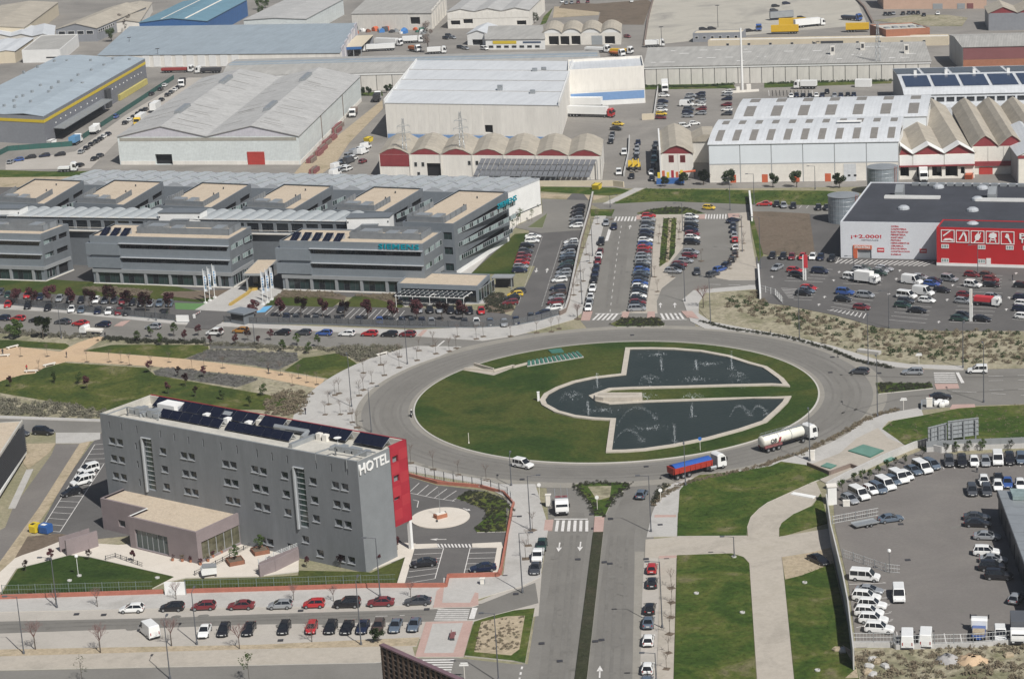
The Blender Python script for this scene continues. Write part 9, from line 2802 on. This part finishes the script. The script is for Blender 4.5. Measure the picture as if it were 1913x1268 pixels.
def body_mesh(pose):
 J=dict(pelvis=(0,0,.95),chest=(0,0,1.32),neck=(0,0,1.48),head=(0,.02,1.63),ls=(-.19,0,1.40),le=(-.25,.03,1.13),lh=(-.24,.12,.90),rs=(.19,0,1.40),re=(.25,.03,1.13),rh=(.24,.12,.90),lk=(-.10,.07,.50),lf=(-.10,0,.06),lt=(-.10,.16,.03),rk=(.10,.02,.50),rf=(.10,-.12,.08),rt=(.10,.03,.03))
 if pose=='ride':
  J.update(pelvis=(0,-.25,.80),chest=(0,0,1.15),neck=(0,.1,1.30),head=(0,.16,1.45),ls=(-.19,.05,1.22),le=(-.28,.28,1.05),lh=(-.30,.5,1.0),rs=(.19,.05,1.22),re=(.28,.28,1.05),rh=(.30,.5,1.0),lk=(-.2,.15,.68),lf=(-.2,-.05,.3),lt=(-.2,.12,.27),rk=(.2,.15,.68),rf=(.2,-.05,.3),rt=(.2,.12,.27))
 rad=dict(pelvis=.15,chest=.17,neck=.065,head=.115,ls=.07,le=.05,lh=.04,rs=.07,re=.05,rh=.04,lk=.07,lf=.05,lt=.045,rk=.07,rf=.05,rt=.045)
 E=[('pelvis','chest'),('chest','neck'),('neck','head'),('chest','ls'),('ls','le'),('le','lh'),('chest','rs'),('rs','re'),('re','rh'),('pelvis','lk'),('lk','lf'),('lf','lt'),('pelvis','rk'),('rk','rf'),('rf','rt')]
 ks=list(J)
 me=bpy.data.meshes.new('person')
 me.from_pydata([J[q]for q in ks],[(ks.index(a),ks.index(c))for a,c in E],[])
 o=bpy.data.objects.new('person',me)
 COL.objects.link(o)
 sk=o.modifiers.new('skin','SKIN')
 for i,q in enumerate(ks):
  me.skin_vertices[0].data[i].radius=(rad[q],rad[q])
  me.skin_vertices[0].data[i].use_root=q=='pelvis'
 o.modifiers.new('sub','SUBSURF').levels=1
 dg=bpy.context.evaluated_depsgraph_get()
 dg.update()
 out=bpy.data.meshes.new_from_object(o.evaluated_get(dg))
 bpy.data.objects.remove(o)
 return out
m_skin=plain('skin',(.42,.25,.17),.6)
m_jeans=plain('dark_trousers',(.03,.035,.05),.8)
m_hair=plain('dark_hair',(.02,.015,.012),.8)
_pb={}
def person(q,an,shirt,label,pose='walk',z=.12,world=None):
 ky=(pose,shirt)
 if ky not in _pb:
  me=body_mesh(pose)
  me.materials.clear()
  sm=plain('shirt_'+shirt,dict(red=(.42,.05,.04),dark=(.03,.03,.035),white=(.6,.6,.58),blue=(.07,.12,.25))[shirt],.8)
  for mm in(sm,m_jeans,m_skin,m_hair):
   me.materials.append(mm)
  top=1.50 if pose=='walk' else 1.33
  for pl_ in me.polygons:
   c=pl_.center
   pl_.material_index=3 if c.z>top+.13 or(c.z>top and c.y<-.01)else 2 if c.z>top or(abs(c.x)>.2 and c.z<1.0 and pose=='walk')else 0 if c.z>(.95 if pose=='walk' else .86)else 1
   pl_.use_smooth=True
  _pb[ky]=me
 p=world or G(*q)
 t=thing('person',label,'person',(p.x,p.y,z),an)
 place('body',_pb[ky],t)
 return t
person(k(0,620,195,285),1.0,'red','person in a red top standing by the bench in the sandy clearing')
person(k(0,620,480,188),2.0,'dark','person in dark clothes where the sandy paths meet')
person(k(0,620,22,170),.5,'dark','person in dark clothes at the left edge of the sandy clearing')
person(k(480,620,85,300),2.2,'dark','person in dark clothes walking along the sandy path')
person(k(480,620,350,595),2.5,'dark','person in dark clothes on the pavement edge behind the hotel roof')
person(k(0,620,757,48),1.2,'dark','person in dark clothes at the hedge gap by office street')
person(k(1433,620,1508,1010),.4,'white','person in a white top between cars in the coach yard')
person(k(1433,310,1762,825),1.4,'dark','person in dark clothes crossing the store car park before the red wall')
person(k(480,310,1255,990),1.4,'dark','person in dark clothes on the pavilion terrace under the pergola',z=.16)
person(k(480,310,1300,975),1.0,'blue','person in a blue top on the pavilion terrace under the pergola',z=.16)
mb=G(769,778)
mh=hdg((769,778),(2,20))
t=thing('motorbike','dark motorbike riding along the inner kerb on the left of the roundabout','motorbike',(mb.x,mb.y,.06),mh)
for x in(-.65,.7):
 MB().tube((x,-.07,.32),(x,.07,.32),.32,n=12).build('wheel',m_tyre,t)
MB().loft([[(x,-w_,z0),(x,w_,z0),(x,w_*.8,z1),(x,-w_*.8,z1)]for x,w_,z0,z1 in((-.8,.1,.75,.85),(-.3,.16,.4,.82),(.2,.18,.35,.95),(.6,.12,.6,.98),(.8,.08,.6,.9))]).build('body',paint('k'),t)
MB().box(.6,-.35,.98,.66,.35,1.04).tube((.7,0,.32),(.55,0,1.0),.04).build('handlebar',m_galv,t)
MB().box(.78,-.1,.68,.86,.1,.86).build('headlight',m_lamp,t)
person(None,mh-math.pi/2,'dark','rider in dark clothes and pale helmet on the motorbike','ride',z=.06,world=mb)
for o_ in[x for x in bpy.data.objects if x.get('label','').startswith('rider in dark')]:
 MB().lathe([(.02,-.16),(.13,-.1),(.155,0),(.12,.1),(.02,.15)],10,(0,.16,1.46)).build('helmet',m_white,o_,smooth=True)
hz=MB().box(-5200,-400,-1,5200,7200,141).build('haze',None)
hm=bpy.data.materials.new('thin_haze')
hm.use_nodes=True
hm.node_tree.nodes.remove(hm.node_tree.nodes['Principled BSDF'])
pv_=hm.node_tree.nodes.new('ShaderNodeVolumePrincipled')
pv_.inputs['Color'].default_value=(.86,.90,.95,1)
pv_.inputs['Density'].default_value=.00008
hm.node_tree.links.new(pv_.outputs[0],hm.node_tree.nodes['Material Output'].inputs['Volume'])
hz.data.materials.clear()
hz.data.materials.append(hm)
tag(hz,'thin pale haze hanging over the whole estate','haze',kind='stuff')
